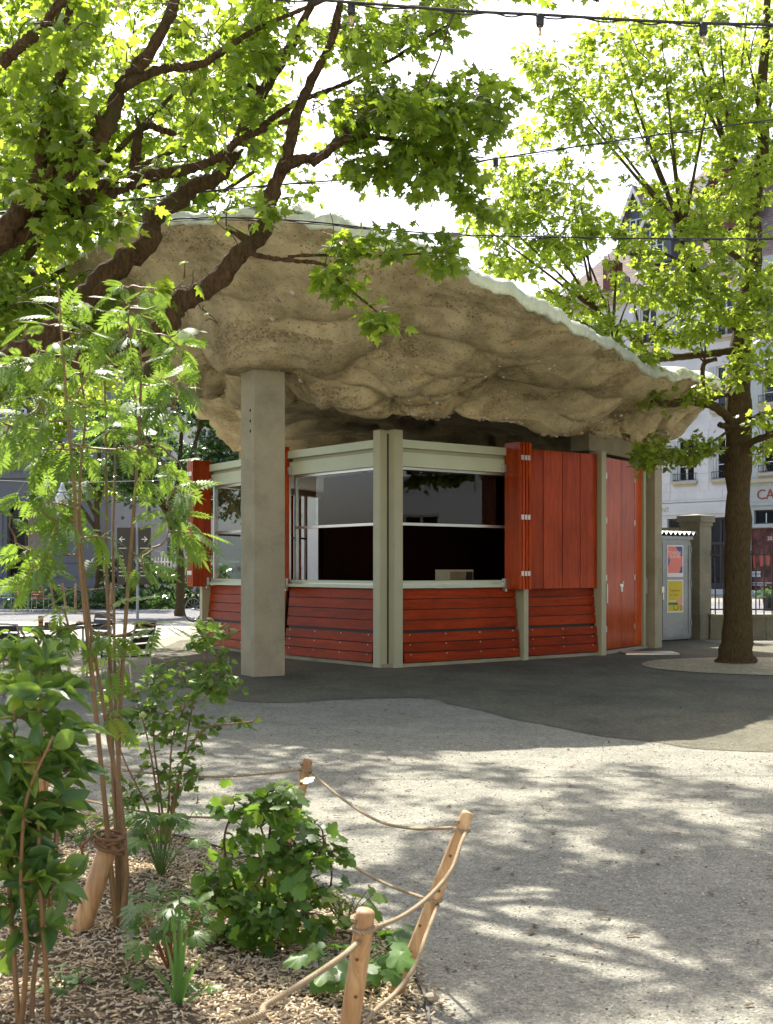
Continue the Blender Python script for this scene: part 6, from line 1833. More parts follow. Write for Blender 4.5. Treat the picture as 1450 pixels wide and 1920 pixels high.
# plant in the bucket
pts = np.array([13.35, 43.0, 0.55]) + r.normal(size=(60, 3)) * [0.16, 0.16, 0.10]
foliage(pot, SMALL, pts, r.normal(size=pts.shape) + [0, 0, 0.6], r.normal(size=pts.shape), r.uniform(0.12, 0.2, len(pts)), M['leafD'], M['leafD'], 0)

# ================================================================== PLANTING BED IN FRONT
bed_edge = [G(-260, 1455), G(-60, 1468), G(110, 1508), G(230, 1545), G(330, 1572), G(400, 1590), G(480, 1616), G(560, 1650), G(640, 1694), G(700, 1740), G(752, 1796), G(792, 1862), G(806, 1940), G(806, 2050), G(780, 2250)]
edge_q = spline([np.array([x, y]) for x, y in bed_edge], 6)
bed_poly = [tuple(p) for p in edge_q] + [(-0.2, 2.4), (-4.6, 2.4), (-4.6, 8.6)]
def inside(pts, poly):
    x, y = pts[:, 0], pts[:, 1]
    c = np.zeros(len(pts), bool)
    n = len(poly)
    for i in range(n):
        x0, y0 = poly[i]; x1, y1 = poly[(i + 1) % n]
        if y0 == y1: continue
        k = ((y0 > y) != (y1 > y)) & (x < (x1 - x0) * (y - y0) / (y1 - y0) + x0)
        c ^= k
    return c
def edge_dist(p):
    return np.min(np.hypot(edge_q[None, :, 0] - p[:, 0:1], edge_q[None, :, 1] - p[:, 1:2]), axis=1)
def bed_z(p):
    d = edge_dist(p)
    h = 0.010 + 0.055 * np.clip(d / 0.7, 0, 1)
    return h + np.array([0.022 * noise.noise(Vector((a * 2.1, b * 2.1, 0))) + 0.012 * noise.noise(Vector((a * 6, b * 6, 4))) for a, b in p[:, :2]])
# soil sheet as a grid clipped to the bed
gx_, gy_ = np.meshgrid(np.arange(-4.6, 0.3, 0.06), np.arange(2.4, 8.8, 0.06))
gp_ = np.stack([gx_.ravel(), gy_.ravel()], 1)
ins = inside(gp_, bed_poly)
gz = np.where(ins, bed_z(gp_), -0.02)
nxg, nyg = gx_.shape[1], gx_.shape[0]
Tg = []
for j in range(nyg - 1):
    for i in range(nxg - 1):
        q = (j * nxg + i, j * nxg + i + 1, (j + 1) * nxg + i + 1, (j + 1) * nxg + i)
        if sum(ins[list(q)]) >= 2: Tg.append(q)
o = link_mesh('planting_bed_soil', np_mesh('planting_bed_soil', np.column_stack([gp_, gz]), np.array(Tg), True), M['soil'])
o['kind'] = 'structure'
def chip_mat():
    m, nt, b = new_mat('wood_chips')
    g = nt.nodes.new('ShaderNodeNewGeometry')
    c = ramp(nt, g.outputs['Random Per Island'], [(0.0, (0.18, 0.115, 0.06)), (0.25, (0.46, 0.34, 0.19)), (0.7, (0.68, 0.54, 0.34)), (1.0, (0.80, 0.69, 0.50))])
    n = N(nt, 'ShaderNodeTexNoise', Scale=90.0, Detail=3.0)
    nt.links.new(g.outputs['Position'], n.inputs['Vector'])
    k = ramp(nt, n.outputs['Fac'], [(0.3, (0.7, 0.7, 0.7)), (0.7, (1, 1, 1))])
    nt.links.new(mixc(nt, 1.0, c, k, 'MULTIPLY'), b.inputs['Base Color'])
    b.inputs['Roughness'].default_value = 0.85
    return m
r = np.random.default_rng(71)
def scatter_boxes(pos, L, W, H, yaw, pitch):
    c, s_ = np.cos(yaw), np.sin(yaw); cp, sp_ = np.cos(pitch), np.sin(pitch)
    X = np.stack([c * cp, s_ * cp, sp_], 1); Yv = np.stack([-s_, c, 0 * c], 1); Z = np.cross(X, Yv)
    V = []
    for a, b, d in ((-1, -1, -1), (1, -.7, -1), (1, .8, -1), (-1, 1, -1), (-.9, -.8, 1), (1, -.6, 1), (.9, .7, 1), (-1, .8, 1)):
        V.append(pos + X * (a * L / 2)[:, None] + Yv * (b * W / 2)[:, None] + Z * (d * H / 2)[:, None])
    V = np.stack(V, 1)
    Fq = np.array([(4, 5, 6, 7), (0, 1, 5, 4), (1, 2, 6, 5), (2, 3, 7, 6), (3, 0, 4, 7)])
    T = Fq[None] + (np.arange(len(pos)) * 8)[:, None, None]
    return V.reshape(-1, 3), T.reshape(-1, 4)
cand = np.stack([r.uniform(-3.2, 0.35, 100000), r.uniform(2.9, 8.3, 100000)], 1)
pxc = CX + F * cand[:, 0] / cand[:, 1]
cand = cand[(inside(cand, bed_poly) | (edge_dist(cand) < 0.09 * r.uniform(0, 1, len(cand)) ** 2)) & (pxc > -120)]
dens = np.array([0.5 + 0.8 * noise.noise(Vector((a * 1.5, b * 1.5, 8))) for a, b in cand])
cand = cand[r.uniform(0, 1, len(cand)) < np.clip(dens + 0.25, 0.15, 1)][:52000]
n = len(cand)
zc = np.where(inside(cand, bed_poly), bed_z(cand), 0.004) + r.uniform(0.0, 0.012, n)
V, T = scatter_boxes(np.column_stack([cand, zc]), r.uniform(0.008, 0.034, n), r.uniform(0.0025, 0.008, n), r.uniform(0.0015, 0.004, n), r.uniform(0, 6.28, n), r.normal(0, 0.28, n))
o = link_mesh('wood_chip_mulch', np_mesh('wood_chip_mulch', V, T), chip_mat())
tag(o, 'pale wood chip mulch spread over the planting bed', 'mulch', kind='stuff')
# edging strip
mb = MB()
for i in range(len(edge_q) - 1):
    a, b = edge_q[i], edge_q[i + 1]
    t = (b - a) / np.hypot(*(b - a)); nn = np.array([-t[1], t[0]]) * 0.005
    mb.hexa([(*(a - nn), -0.03), (*(b - nn), -0.03), (*(b + nn), -0.03), (*(a + nn), -0.03), (*(a - nn), 0.022), (*(b - nn), 0.022), (*(b + nn), 0.022), (*(a + nn), 0.022)])
tag(mb.build('bed_edging', plain('rusty_steel_edging', (0.06, 0.045, 0.035), 0.7, 0.3, 6, 40)), 'thin dark steel edging strip between mulch and gravel', 'edging')
# loose grit and litter on the gravel near us
n = 9000
pts = np.stack([r.uniform(-2.6, 3.6, n), 3.4 + 7.0 * r.uniform(0, 1, n) ** 1.3], 1)
pts = pts[~inside(pts, bed_poly)]
n = len(pts)
sz = r.uniform(0.003, 0.0085, n)
V, T = scatter_boxes(np.column_stack([pts, sz * 0.3]), sz * r.uniform(1, 1.6, n), sz, sz * 0.7, r.uniform(0, 6.28, n), r.normal(0, 0.2, n))
def grit_mat():
    m, nt, b = new_mat('loose_grit')
    g = nt.nodes.new('ShaderNodeNewGeometry')
    nt.links.new(ramp(nt, g.outputs['Random Per Island'], [(0.0, (0.09, 0.08, 0.07)), (0.3, (0.30, 0.28, 0.24)), (0.75, (0.46, 0.43, 0.37)), (1.0, (0.62, 0.6, 0.54))]), b.inputs['Base Color'])
    b.inputs['Roughness'].default_value = 0.9
    return m
o = link_mesh('loose_grit', np_mesh('loose_grit', V, T), grit_mat())
tag(o, 'loose grit and small stones lying on the gravel', 'grit', kind='stuff')
n = 420
pts = np.stack([r.uniform(-2.2, 3.6, n), r.uniform(4.0, 14.0, n)], 1)
V, T = scatter_boxes(np.column_stack([pts, np.full(n, 0.010)]), r.uniform(0.02, 0.06, n), r.uniform(0.006, 0.022, n), np.full(n, 0.002), r.uniform(0, 6.28, n), r.normal(0, 0.12, n))
o = link_mesh('leaf_litter', np_mesh('leaf_litter', V, T), plain('brown_litter', (0.16, 0.11, 0.06), 0.9, 0.4, 3, 20))
tag(o, 'dry brown leaf and bud litter on the gravel', 'litter', kind='stuff')

# ------------------------------------------------------------------ rope fence
def bez(a, b): return np.array(a), np.array(b)
class Post:
    def __init__(s, base, top, rad, label):
        s.b, s.t, s.r = np.array(base, float), np.array(top, float), rad
        root = thing('rope_post', label, 'post', base, 'wooden posts of the rope fence')
        ax = (s.t - s.b); L = np.linalg.norm(ax); ax /= L
        q = [s.b - ax * 0.12] + [s.b + ax * L * u + 0.004 * np.array([noise.noise(Vector((u * 4, rad * 99, 0))), noise.noise(Vector((u * 4, rad * 99, 5))), 0]) for u in np.linspace(0, 0.985, 9)] + [s.t]
        MB().tube(q, [rad * 1.08] + [rad * (1.06 - 0.12 * u) for u in np.linspace(0, 1, 9)] + [rad * 0.84], 18, True, 0.05, rad * 70).build('shaft', M['stake'], root, True)
        m_ = MB()
        for k in range(4):
            u = 0.2 + 0.19 * k; c = s.b + (s.t - s.b) * u
            a = -1.57 + [0.5, -0.6, 0.2, -0.2][k]
            d = Vector((math.cos(a), math.sin(a), 0)); p = Vector(c) + d * rad * 0.97
            m_.tube([p - d * 0.004, p + d * 0.0025], [0.007, 0.005], 7)
        o = m_.build('knots', plain('wood_knot', (0.12, 0.06, 0.03), 0.8), root)
        o['kind'] = 'stuff'
    def at(s, u, side=0.0, front=0.0):
        p = s.b + (s.t - s.b) * u
        return p + np.array([side * s.r, -front * s.r, 0])
bB = (*G(742, 1866), 0.0); bA = (*G(532, 1624), 0.02)
pB = Post(bB, P(878, 1523, 4.15), 0.0225, 'leaning wooden rope post on the right, tallest in view')
pA = Post(bA, P(578, 1424, 6.0), 0.026, 'leaning wooden rope post behind the round dark shrub')
pC = Post((-0.13, 3.34, 0.0), P(686, 1708, 3.22), 0.027, 'nearest wooden rope post with a rounded top, cut by the bottom edge')
pD = Post((*G(72, 1530), 0.0), P(96, 1392, 7.1), 0.030, 'wooden rope post at the left hidden among the leaves')
pE = Post((-1.9, 2.75, 0.0), (-1.85, 2.7, 0.62), 0.030, 'wooden rope post beyond the lower left corner')
def rope(pts, label, rad=0.0062):
    o = MB().tube(spline(pts, 10), rad, 8).build('rope', M['rope'], smooth=True)
    tag(o, label, 'rope', 'ropes of the near fence')
def coil(p, u, rad, turns=1.05):
    c = p.at(u); ax = unit((p.t - p.b)[None])[0]
    x = np.cross(ax, [0, 1, 0.01]); x /= np.linalg.norm(x); y = np.cross(ax, x)
    return [c + (x * math.cos(a) + y * math.sin(a)) * (p.r * 1.04 + rad * 0.7) + ax * 0.004 * a for a in np.linspace(0.4, 0.4 + 2 * math.pi * turns, int(14 * turns))]
def tied(p, u, label, rad=0.0055):
    o = MB().tube(coil(p, u, rad), rad, 7).build('rope_loop', M['rope'], smooth=True)
    tag(o, label, 'rope', 'rope loops round the posts')
rope([pD.at(0.93, 1), P(200, 1436, 6.8), P(300, 1452, 6.5), P(400, 1457, 6.3), P(480, 1452, 6.1), pA.at(0.90, -1, 0.4)], 'upper rope running left from the post behind the dark shrub')
rope([pD.at(0.42, 1), P(160, 1500, 6.9), P(260, 1521, 6.6), P(340, 1531, 6.4), P(430, 1534, 6.2), pA.at(0.42, -1, 0.4)], 'lower rope running left behind the dark shrub')
rope([pA.at(0.88, 1, 0.2), P(640, 1496, 5.6), P(706, 1538, 5.1), P(770, 1553, 4.6), pB.at(0.915, -1)], 'upper rope sagging from the middle post to the tall right post')
rope([pA.at(0.42, 1, 0.2), P(612, 1588, 5.5), P(664, 1625, 5.1), P(730, 1660, 4.7), pB.at(0.53, -1, .3)], 'lower rope sagging from the middle post to the tall right post')
rope([pB.at(0.90, 0.8, 0.6), P(866, 1578, 4.0), P(846, 1632, 3.85), P(806, 1680, 3.65), P(755, 1718, 3.4), pC.at(0.92, 0.6, 1.1)], 'upper rope from the tall right post to the nearest post', 0.0065)
rope([pB.at(0.50, 0.9, 0.6), P(800, 1752, 3.85), P(778, 1812, 3.65), P(742, 1862, 3.4), P(700, 1900, 3.2), P(660, 1960, 3.1)], 'lower rope dropping from the tall right post past the nearest post', 0.0065)
rope([pC.at(0.86, -0.3, 1.15), P(640, 1795, 3.02), P(570, 1842, 2.85), P(500, 1884, 2.7), P(420, 1925, 2.6), (-1.0, 2.4, 0.42), pE.at(0.8)], 'near rope running from the nearest post out of the lower left', 0.0075)
tied(pA, 0.89, 'rope loop round the top of the post behind the dark shrub')
tied(pB, 0.90, 'rope loop round the top of the tall right post')
tied(pB, 0.52, 'rope loop round the middle of the tall right post')
tied(pC, 0.91, 'rope loop round the top of the nearest post', 0.0065)

# ------------------------------------------------------------------ young rowan with its stake
M['rowan1'] = leaf_mat('rowan_leaf', (0.075, 0.155, 0.028), (0.135, 0.235, 0.038), (0.30, 0.46, 0.055), True, 0.42, 0.5, 0.28)
M['rowan'] = leaf_mat('rowan_leaves', (0.075, 0.155, 0.028), (0.135, 0.235, 0.038), (0.30, 0.46, 0.055), False, 0.42, 0.5, 0.28)
M['stem'] = plain('smooth_brown_stem', (0.21, 0.13, 0.06), 0.6, 0.25, 5, 40, 0.2)
M['stem_r'] = plain('reddish_stem', (0.22, 0.13, 0.06), 0.6, 0.25, 5, 40, 0.2)
r = np.random.default_rng(81)
rw = thing('young_rowan', 'slender young rowan with several stems and feathery leaves in the mulch', 'tree', (*G(225, 1772), 0.05))
YS = 4.75
st = [limb(pl(s_, YS + a, YS + b), r0, 0.0035, 4) for s_, a, b, r0 in (
    ([(222, 1785), (214, 1690), (205, 1600), (196, 1500), (184, 1380), (172, 1260), (158, 1140), (146, 1010), (138, 900), (128, 790), (120, 690), (114, 600), (108, 530)], 0, -.25, .012),
    ([(226, 1785), (222, 1690), (218, 1560), (212, 1450), (208, 1330), (205, 1200), (200, 1080), (200, 950), (198, 820), (196, 700), (192, 620)], .03, .2, .011),
    ([(232, 1785), (230, 1700), (226, 1600), (222, 1450), (228, 1280), (240, 1100), (250, 970), (259, 840), (264, 720), (262, 610), (258, 530)], .05, .1, .012),
    ([(224, 1785), (232, 1690), (238, 1640), (226, 1500), (206, 1400), (190, 1300), (170, 1180), (152, 1020), (150, 900), (160, 780), (150, 700)], -.02, -.05, .011),
    ([(228, 1785), (236, 1680), (232, 1560), (222, 1440), (216, 1300), (214, 1160), (212, 1010), (216, 880), (212, 760)], .08, .35, .010))]
for q, rad in st: MB().tube(q, list(rad), 9, True, 0.10, 1.0).build('stem', M['stem'], rw, True)
spec = [(110, 715, 110, 80, YS - .1, .30, 15), (215, 640, 95, 80, YS, .3, 10), (285, 720, 70, 90, YS, .25, 9), (180, 815, 140, 60, YS, .35, 11), (85, 950, 85, 50, YS - .1, .3, 14), (55, 1060, 65, 50, YS - .1, .25, 11), (150, 1000, 70, 60, YS, .3, 3), (315, 890, 60, 60, YS, .25, 9), (335, 975, 45, 30, YS, .2, 6),
        (175, 1130, 90, 50, YS, .3, 3), (250, 1170, 85, 60, YS, .25, 5), (130, 1190, 60, 30, YS, .25, 2), (290, 1060, 50, 40, YS, .2, 3), (205, 1245, 60, 30, YS, .2, 2), (110, 620, 70, 60, YS - .1, .25, 8), (270, 570, 60, 50, YS, .2, 8), (20, 800, 35, 50, YS - .2, .2, 5), (250, 800, 80, 50, YS, .3, 5), (30, 700, 40, 50, YS - .2, .2, 4), (330, 640, 30, 50, YS, .2, 4), (100, 860, 80, 40, YS, .3, 8), (240, 1330, 40, 40, YS, .15, 2)]
cl = in_ellipses(spec, r)
nod = np.vstack([q[len(q) // 4:] for q, _ in st])
tw = grow(nod, cl, r, 0.05)
twig_mesh(rw, tw, M['stem'], 0.005, 0.0018)
a = twig_leaves(tw, r, 4, 0.130, 0.30, 0.25, 0.01, 0.45)
foliage(rw, PINNATE, *a, M['rowan1'], M['rowan'], 300)
sb, stp = np.array([*G(146, 1776), 0.03]), P(203, 1588, 4.72)
sk = thing('tree_stake', 'thick leaning wooden stake tied to the young rowan', 'stake', sb)
MB().tube([sb - (stp - sb) * 0.2, sb, (sb + stp) / 2, stp], [0.041, 0.040, 0.038, 0.036], 18, True, 0.05, 4).build('shaft', M['stake'], sk, True)
tie = MB()
cT = P(206, 1572, 4.72)
for k in range(5):
    rr = 0.042 + 0.010 * math.sin(k * 2.1)
    tl_ = (k - 3) * 0.16
    tie.tube([cT + np.array([rr * math.cos(a) * 1.15, rr * math.sin(a), 0.012 * (k - 3) * 0.9 + tl_ * 0.06 * math.cos(a + k)]) for a in np.linspace(0, 6.28, 16)], 0.0062, 6, False)
tie.tube([cT + np.array([-0.05, -0.04, 0.02]), cT + np.array([-0.10, -0.05, -0.02]), cT + np.array([-0.085, -0.06, -0.06])], 0.007, 6)
tag(tie.build('tree_tie', plain('coir_rope', (0.22, 0.12, 0.06), 0.95, 0.3, 40, 120, 0.6), smooth=True), 'brown coir tie wound round the rowan stems at the stake', 'rope')

# ------------------------------------------------------------------ shrubs
def shrub(name, label, base, stems, spec, tmpl, size, per, seed, m1, m2, stem_mat, r0=0.010, tilt=0.5, dr=0.2, pet=0.03, keep=300, bow=0.05, t0=0.2, sp=0.01, cat='shrub'):
    r = np.random.default_rng(seed)
    t = thing(name, label, cat, base)
    ls = []
    for q in stems:
        l_ = limb(q, r0, r0 * 0.35, 4); ls.append(l_)
        MB().tube(l_[0], list(l_[1]), 7, True, 0.1, seed).build('stem', stem_mat, t, True)
    nod = np.vstack([q[len(q) // 4:] for q, _ in ls])
    cl = in_ellipses(spec, r)
    cl = cl[cl[:, 2] > 0.05]
    tw = grow(nod, cl, r, bow)
    twig_mesh(t, tw, stem_mat, r0 * 0.5, 0.0015)
    a = twig_leaves(tw, r, per, size, tilt, dr, pet, t0, sp)
    ok = a[0][:, 2] > 0.04
    foliage(t, tmpl, *[x[ok] for x in a], m1, m2, keep)
    return t
def lm2(key, *a, **k):
    M[key + '1'] = leaf_mat(key + '_leaf', *a, True, **k); M[key] = leaf_mat(key + '_leaves', *a, False, **k)
lm2('cur', (0.065, 0.140, 0.024), (0.115, 0.220, 0.036), (0.28, 0.48, 0.050), tfac=0.33, gloss=0.42)
lm2('lau', (0.055, 0.130, 0.045), (0.130, 0.235, 0.045), (0.32, 0.50, 0.055), tfac=0.30, gloss=0.30, spec=0.5)
lm2('lig', (0.060, 0.130, 0.025), (0.125, 0.215, 0.040), (0.26, 0.42, 0.05), tfac=0.40, gloss=0.40)
lm2('alc', (0.120, 0.220, 0.030), (0.200, 0.310, 0.040), (0.45, 0.58, 0.06), tfac=0.42, gloss=0.5)
lm2('ger', (0.055, 0.125, 0.024), (0.100, 0.205, 0.036), (0.22, 0.40, 0.045), tfac=0.35, gloss=0.45)
Yc = 4.66
shrub('currant_bush', 'round dark green currant bush in the mulch behind the nearest post', (*G(480, 1792), 0.05),
      [pl([(478, 1800), (470, 1740), (440, 1660), (420, 1580), (440, 1510)], Yc, Yc), pl([(482, 1800), (490, 1720), (500, 1620), (510, 1530), (520, 1475)], Yc, Yc + .05), pl([(488, 1802), (510, 1780), (512, 1720), (560, 1650), (600, 1590)], Yc, Yc - .1), pl([(480, 1800), (470, 1700), (500, 1600), (470, 1500)], Yc, Yc + .2), pl([(480, 1800), (530, 1720), (590, 1690), (620, 1660)], Yc, Yc), pl([(480, 1800), (450, 1740), (410, 1700), (400, 1660)], Yc, Yc - .15)],
      [(510, 1560, 90, 65, Yc, .22, 22), (525, 1655, 115, 75, Yc, .25, 32), (440, 1640, 60, 65, Yc, .2, 14), (560, 1735, 70, 45, Yc - .05, .2, 12), (455, 1510, 50, 26, Yc, .12, 9), (535, 1490, 40, 22, Yc, .1, 7), (480, 1740, 75, 36, Yc - .1, .2, 16), (600, 1620, 40, 60, Yc, .12, 9)],
      CURRANT, 0.058, 7, 91, M['cur1'], M['cur'], M['twig'], 0.009, 0.55, 0.35, 0.035)
Yl = 3.75
shrub('viburnum_bush', 'broad leaved glossy bush cut by the lower left edge', (*G(40, 1990), 0.03),
      [pl([(92, 2010), (88, 1850), (78, 1700), (72, 1560), (70, 1420), (74, 1300)], Yl, Yl - .1), pl([(40, 2010), (30, 1850), (20, 1700), (10, 1560), (24, 1420), (30, 1290)], Yl, Yl), pl([(60, 2010), (62, 1850), (80, 1720), (100, 1600), (110, 1480)], Yl, Yl + .2), pl([(30, 2010), (50, 1800), (40, 1650), (50, 1500), (100, 1380)], Yl, Yl - .2), pl([(-20, 2010), (-30, 1700), (-40, 1500), (-20, 1330)], Yl, Yl)],
      [(60, 1320, 75, 55, Yl, .2, 17), (110, 1410, 60, 55, Yl, .2, 15), (35, 1440, 60, 60, Yl, .2, 16), (80, 1520, 65, 50, Yl, .22, 17), (30, 1560, 60, 60, Yl, .2, 16), (60, 1650, 70, 50, Yl, .2, 15), (60, 1730, 50, 40, Yl, .15, 6), (20, 1740, 40, 60, Yl, .15, 6), (50, 1245, 50, 40, Yl + .1, .15, 8), (-30, 1450, 40, 150, Yl, .2, 10)],
      OVAL, 0.088, 6, 97, M['lau1'], M['lau'], M['stem_r'], 0.010, 0.55, -0.35, 0.012, 300, 0.02, 0.35, 0.004)
Ys = 6.45
shrub('young_currant', 'airy light green shrub with reddish stems between the rowan and the gravel', (*G(310, 1590), 0.04),
      [pl([(308, 1595), (296, 1500), (280, 1400), (262, 1330), (246, 1280)], Ys, Ys), pl([(312, 1595), (300, 1480), (288, 1380), (300, 1290), (310, 1230)], Ys, Ys + .1), pl([(314, 1595), (330, 1500), (345, 1420), (360, 1330), (385, 1230), (395, 1160)], Ys, Ys), pl([(310, 1595), (270, 1500), (235, 1430), (215, 1370)], Ys, Ys - .1), pl([(312, 1595), (318, 1480), (330, 1360), (400, 1250), (428, 1180)], Ys, Ys), pl([(316, 1560), (340, 1440), (380, 1370), (430, 1358), (475, 1352), (485, 1338)], Ys, Ys - .1)],
      [(388, 1195, 45, 38, Ys, .15, 17), (335, 1285, 100, 50, Ys, .3, 46), (300, 1365, 85, 45, Ys, .3, 34), (420, 1275, 40, 45, Ys, .15, 14), (285, 1470, 55, 75, Ys, .2, 16), (350, 1450, 45, 60, Ys, .2, 10), (225, 1320, 45, 45, Ys, .15, 12), (455, 1352, 35, 12, Ys, .06, 4), (220, 1500, 40, 50, Ys, .2, 8), (400, 1350, 40, 20, Ys, .1, 5)],
      CURRANT, 0.042, 8, 103, M['lig1'], M['lig'], M['stem_r'], 0.007, 0.55, 0.15, 0.018)
# a leafy sapling left, close to the chairs
shrub('leafy_sapling', 'young sapling with drooping pointed leaves before the café table', (*G(95, 1700), 0.05),
      [pl([(92, 1720), (85, 1500), (78, 1350), (74, 1250), (70, 1190)], 4.7, 4.6), pl([(94, 1720), (110, 1500), (70, 1330), (20, 1240)], 4.7, 4.6)],
      [(75, 1200, 50, 30, 4.6, .12, 7), (70, 1270, 50, 50, 4.6, .12, 9), (20, 1240, 35, 30, 4.6, .12, 6), (120, 1190, 30, 18, 4.6, .1, 4)],
      OVAL, 0.082, 5, 107, M['lig1'], M['lig'], M['stem'], 0.006, 0.5, 0.45, 0.02)

def tuft(name, label, base, n, spread, hgt, tmpl, size, m1, m2, seed, stem_mat, cat='plant'):
    r = np.random.default_rng(seed)
    b = np.array([base[0], base[1], 0.05])
    t = thing(name, label, cat, b)
    mb = MB(); pos, tip, nor, sz = [], [], [], []
    for k in range(n):
        a = r.uniform(0, 6.28); d = spread * math.sqrt(r.uniform(0.02, 1)); h = hgt * r.uniform(0.45, 1.0)
        e = b + np.array([d * math.cos(a), d * math.sin(a), h])
        mb.tube([b, b * 0.45 + e * 0.55 + np.array([0, 0, 0.12 * h]), e], [0.0028, 0.0022, 0.0016], 4, False)
        dd = np.array([math.cos(a), math.sin(a), -0.25]) + r.normal(size=3) * 0.25
        pos.append(e); tip.append(dd); nor.append(np.array([0.25 * math.cos(a), 0.25 * math.sin(a) - 0.35, 1.0]) + r.normal(size=3) * 0.25); sz.append(size * r.uniform(0.6, 1.15))
    o = mb.build('stalks', stem_mat, t, True); o['kind'] = 'stuff'
    foliage(t, tmpl, np.array(pos), np.array(tip), np.array(nor), np.array(sz), m1, m2, 300)
stalk = plain('green_stalk', (0.10, 0.17, 0.04), 0.6, 0.2)
stalk_r = plain('red_stalk', (0.28, 0.10, 0.06), 0.6, 0.2)
tuft('geranium', 'dark cut-leaved plant at the foot of the airy shrub', G(302, 1668), 34, 0.17, 0.34, PALM, 0.085, M['ger1'], M['ger'], 111, stalk)
tuft('larkspur', 'cut-leaved green plant beside the sword leaves, front of the mulch', G(318, 1850), 24, 0.13, 0.27, PALM, 0.080, M['ger1'], M['ger'], 113, stalk_r)
tuft('larkspur', 'small low cut-leaved plant at the front, left of the sword leaves', G(118, 1888), 16, 0.085, 0.07, CURRANT, 0.045, M['ger1'], M['ger'], 117, stalk)
tuft('lady_mantle', 'bright yellow green leafy plant between the dark bush and the nearest post', G(648, 1768), 26, 0.13, 0.16, CURRANT, 0.062, M['alc1'], M['alc'], 119, stalk)
tuft('coral_bells', 'low plant with broad dark lobed leaves behind the nearest post', G(655, 1872), 26, 0.17, 0.13, CURRANT, 0.100, M['ger1'], M['ger'], 123, stalk)
tuft('coral_bells', 'small lobed-leaf plant between the two front posts', G(726, 1806), 12, 0.09, 0.08, CURRANT, 0.075, M['ger1'], M['ger'], 127, stalk)
tuft('seedling', 'tiny cut-leaved seedling left of the sword leaves', G(246, 1892), 5, 0.03, 0.06, PALM, 0.05, M['ger1'], M['ger'], 129, stalk)
tuft('seedling', 'tiny seedling in the mulch right of the sword leaves', G(388, 1896), 7, 0.05, 0.05, PALM, 0.05, M['ger1'], M['ger'], 131, stalk)
tuft('ground_cover', 'low mixed green plants between the geranium and the dark bush', G(350, 1722), 26, 0.26, 0.07, CURRANT, 0.05, M['ger1'], M['ger'], 133, stalk)
tuft('ground_cover', 'low light green leaves under the viburnum bush', G(150, 1590), 22, 0.30, 0.10, CURRANT, 0.06, M['lig1'], M['lig'], 137, stalk)
tuft('ground_cover', 'dark low leaves left of the rowan stake', G(70, 1700), 16, 0.16, 0.12, CURRANT, 0.065, M['ger1'], M['ger'], 139, stalk)
# flower spike on the bright plant
r = np.random.default_rng(141)
fs = thing('flower_spike', 'pale yellow green flower spike above the bright leafy plant', 'flower', (*G(648, 1768), 0.05))
top_ = P(640, 1690, 4.78)
MB().tube([np.array([*G(648, 1768), 0.05]), top_], [0.003, 0.0015], 5).build('stalk', stalk, fs)
pts = top_ + r.normal(size=(46, 3)) * [0.016, 0.016, 0.030] + [0, 0, -0.02]
foliage(fs, SMALL, pts, r.normal(size=pts.shape), r.normal(size=pts.shape) + [0, 0, 1], r.uniform(0.012, 0.02, len(pts)), M['alc1'], M['alc'], 0)
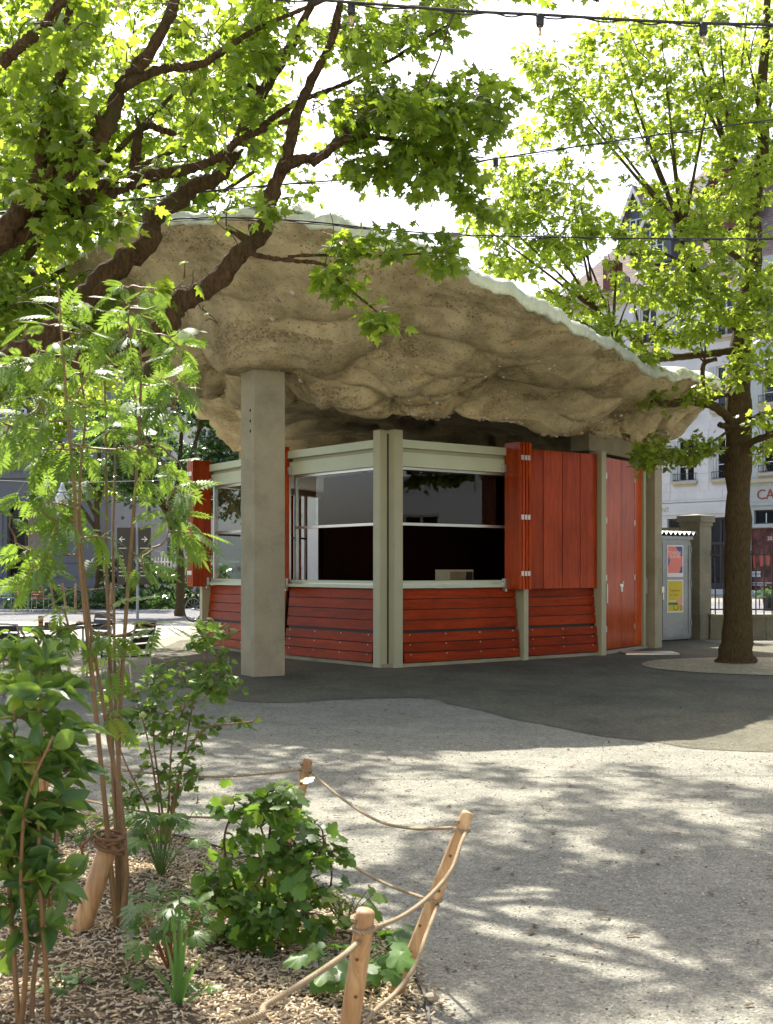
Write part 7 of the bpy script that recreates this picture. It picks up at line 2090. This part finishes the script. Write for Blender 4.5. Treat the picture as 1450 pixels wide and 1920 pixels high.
# sword leaves
ir = thing('iris', 'clump of narrow upright sword leaves at the front of the mulch', 'plant', (*G(334, 1922), 0.04))
b = np.array([*G(334, 1922), 0.03])
irm = leaf_mat('iris_blade', (0.05, 0.13, 0.035), (0.08, 0.19, 0.05), (0.18, 0.36, 0.06), True, 0.35)
for k, (dx, dy, h) in enumerate(((-0.02, 0.0, 0.36), (0.03, 0.02, 0.30), (-0.10, -0.02, 0.22), (0.09, 0.0, 0.24), (0.00, 0.03, 0.40), (-0.05, 0.03, 0.27), (0.05, -0.03, 0.20), (0.13, 0.02, 0.13), (-0.13, 0.03, 0.12), (0.02, -0.02, 0.33))):
    V = []
    for j in range(7):
        u = j / 6; w_ = 0.008 * (1 - u ** 2.5) + 0.0004
        c = b + np.array([dx * u ** 1.5, dy * u ** 1.5, h * u - 0.04 * abs(dx) * u * u * 8])
        V += [(c[0] - w_, c[1], c[2]), (c[0], c[1] - 0.002, c[2]), (c[0] + w_, c[1] + 0.001, c[2])]
    Fc = []
    for j in range(6):
        q = 3 * j; Fc += [(q, q + 1, q + 4, q + 3), (q + 1, q + 2, q + 5, q + 4)]
    MB().add(V, Fc).build('leaf', irm, ir, True)
# grass wisps
gm = MB()
for k in range(150):
    c = np.array([r.uniform(-1.6, 0.0), r.uniform(3.6, 5.6)])
    if not inside(c[None], bed_poly)[0] or noise.noise(Vector((c[0] * 1.6, c[1] * 1.6, 2))) < 0.12: continue
    z = bed_z(c[None])[0]
    a = r.uniform(0, 6.28); L = r.uniform(0.05, 0.14)
    d = np.array([math.cos(a), math.sin(a)])
    p = [np.array([*(c + d * L * u * 0.8), z + L * (0.5 * u - 0.45 * u * u) ]) for u in (0, .35, .7, 1)]
    s_ = np.array([-d[1], d[0], 0]) * 0.0016
    V = []
    for i, q in enumerate(p): V += [tuple(q - s_ * (1 - i / 3.3)), tuple(q + s_ * (1 - i / 3.3))]
    gm.add(V, [(0, 1, 3, 2), (2, 3, 5, 4), (4, 5, 7, 6)])
tag(gm.build('grass', M['ger']), 'thin grass wisps scattered in the mulch', 'grass', kind='stuff')
# stones in the mulch
for k, (px, py, s_, lab) in enumerate(((168, 1836, 0.030, 'rounded brown stone in the mulch left of the cut-leaved plant'), (278, 1914, 0.032, 'pale rounded stone at the bottom edge left of the sword leaves'), (808, 1878, 0.028, 'grey brown stone at the bed edge beside the tall post'))):
    gx, gy = G(px, py); m_ = MB(); c = Vector((gx, gy, 0.055 if k < 2 else 0.012))
    for j in range(7):
        for i in range(10):
            d = Vector((math.sin(math.pi * j / 6) * math.cos(0.6283 * i), math.sin(math.pi * j / 6) * math.sin(0.6283 * i), math.cos(math.pi * j / 6) * 0.6))
            m_.v.append(tuple(c + d * s_ * (1 + 0.3 * noise.noise(d * 1.7 + Vector((k * 4, 0, 0))))))
    for j in range(6):
        for i in range(10): m_.f.append((j * 10 + i, j * 10 + (i + 1) % 10, (j + 1) * 10 + (i + 1) % 10, (j + 1) * 10 + i))
    tag(m_.build('stone', plain('field_stone', (0.36, 0.30, 0.22), 0.85, 0.2, 20, 80, 0.4), smooth=True), lab, 'stone', 'stones in the bed')
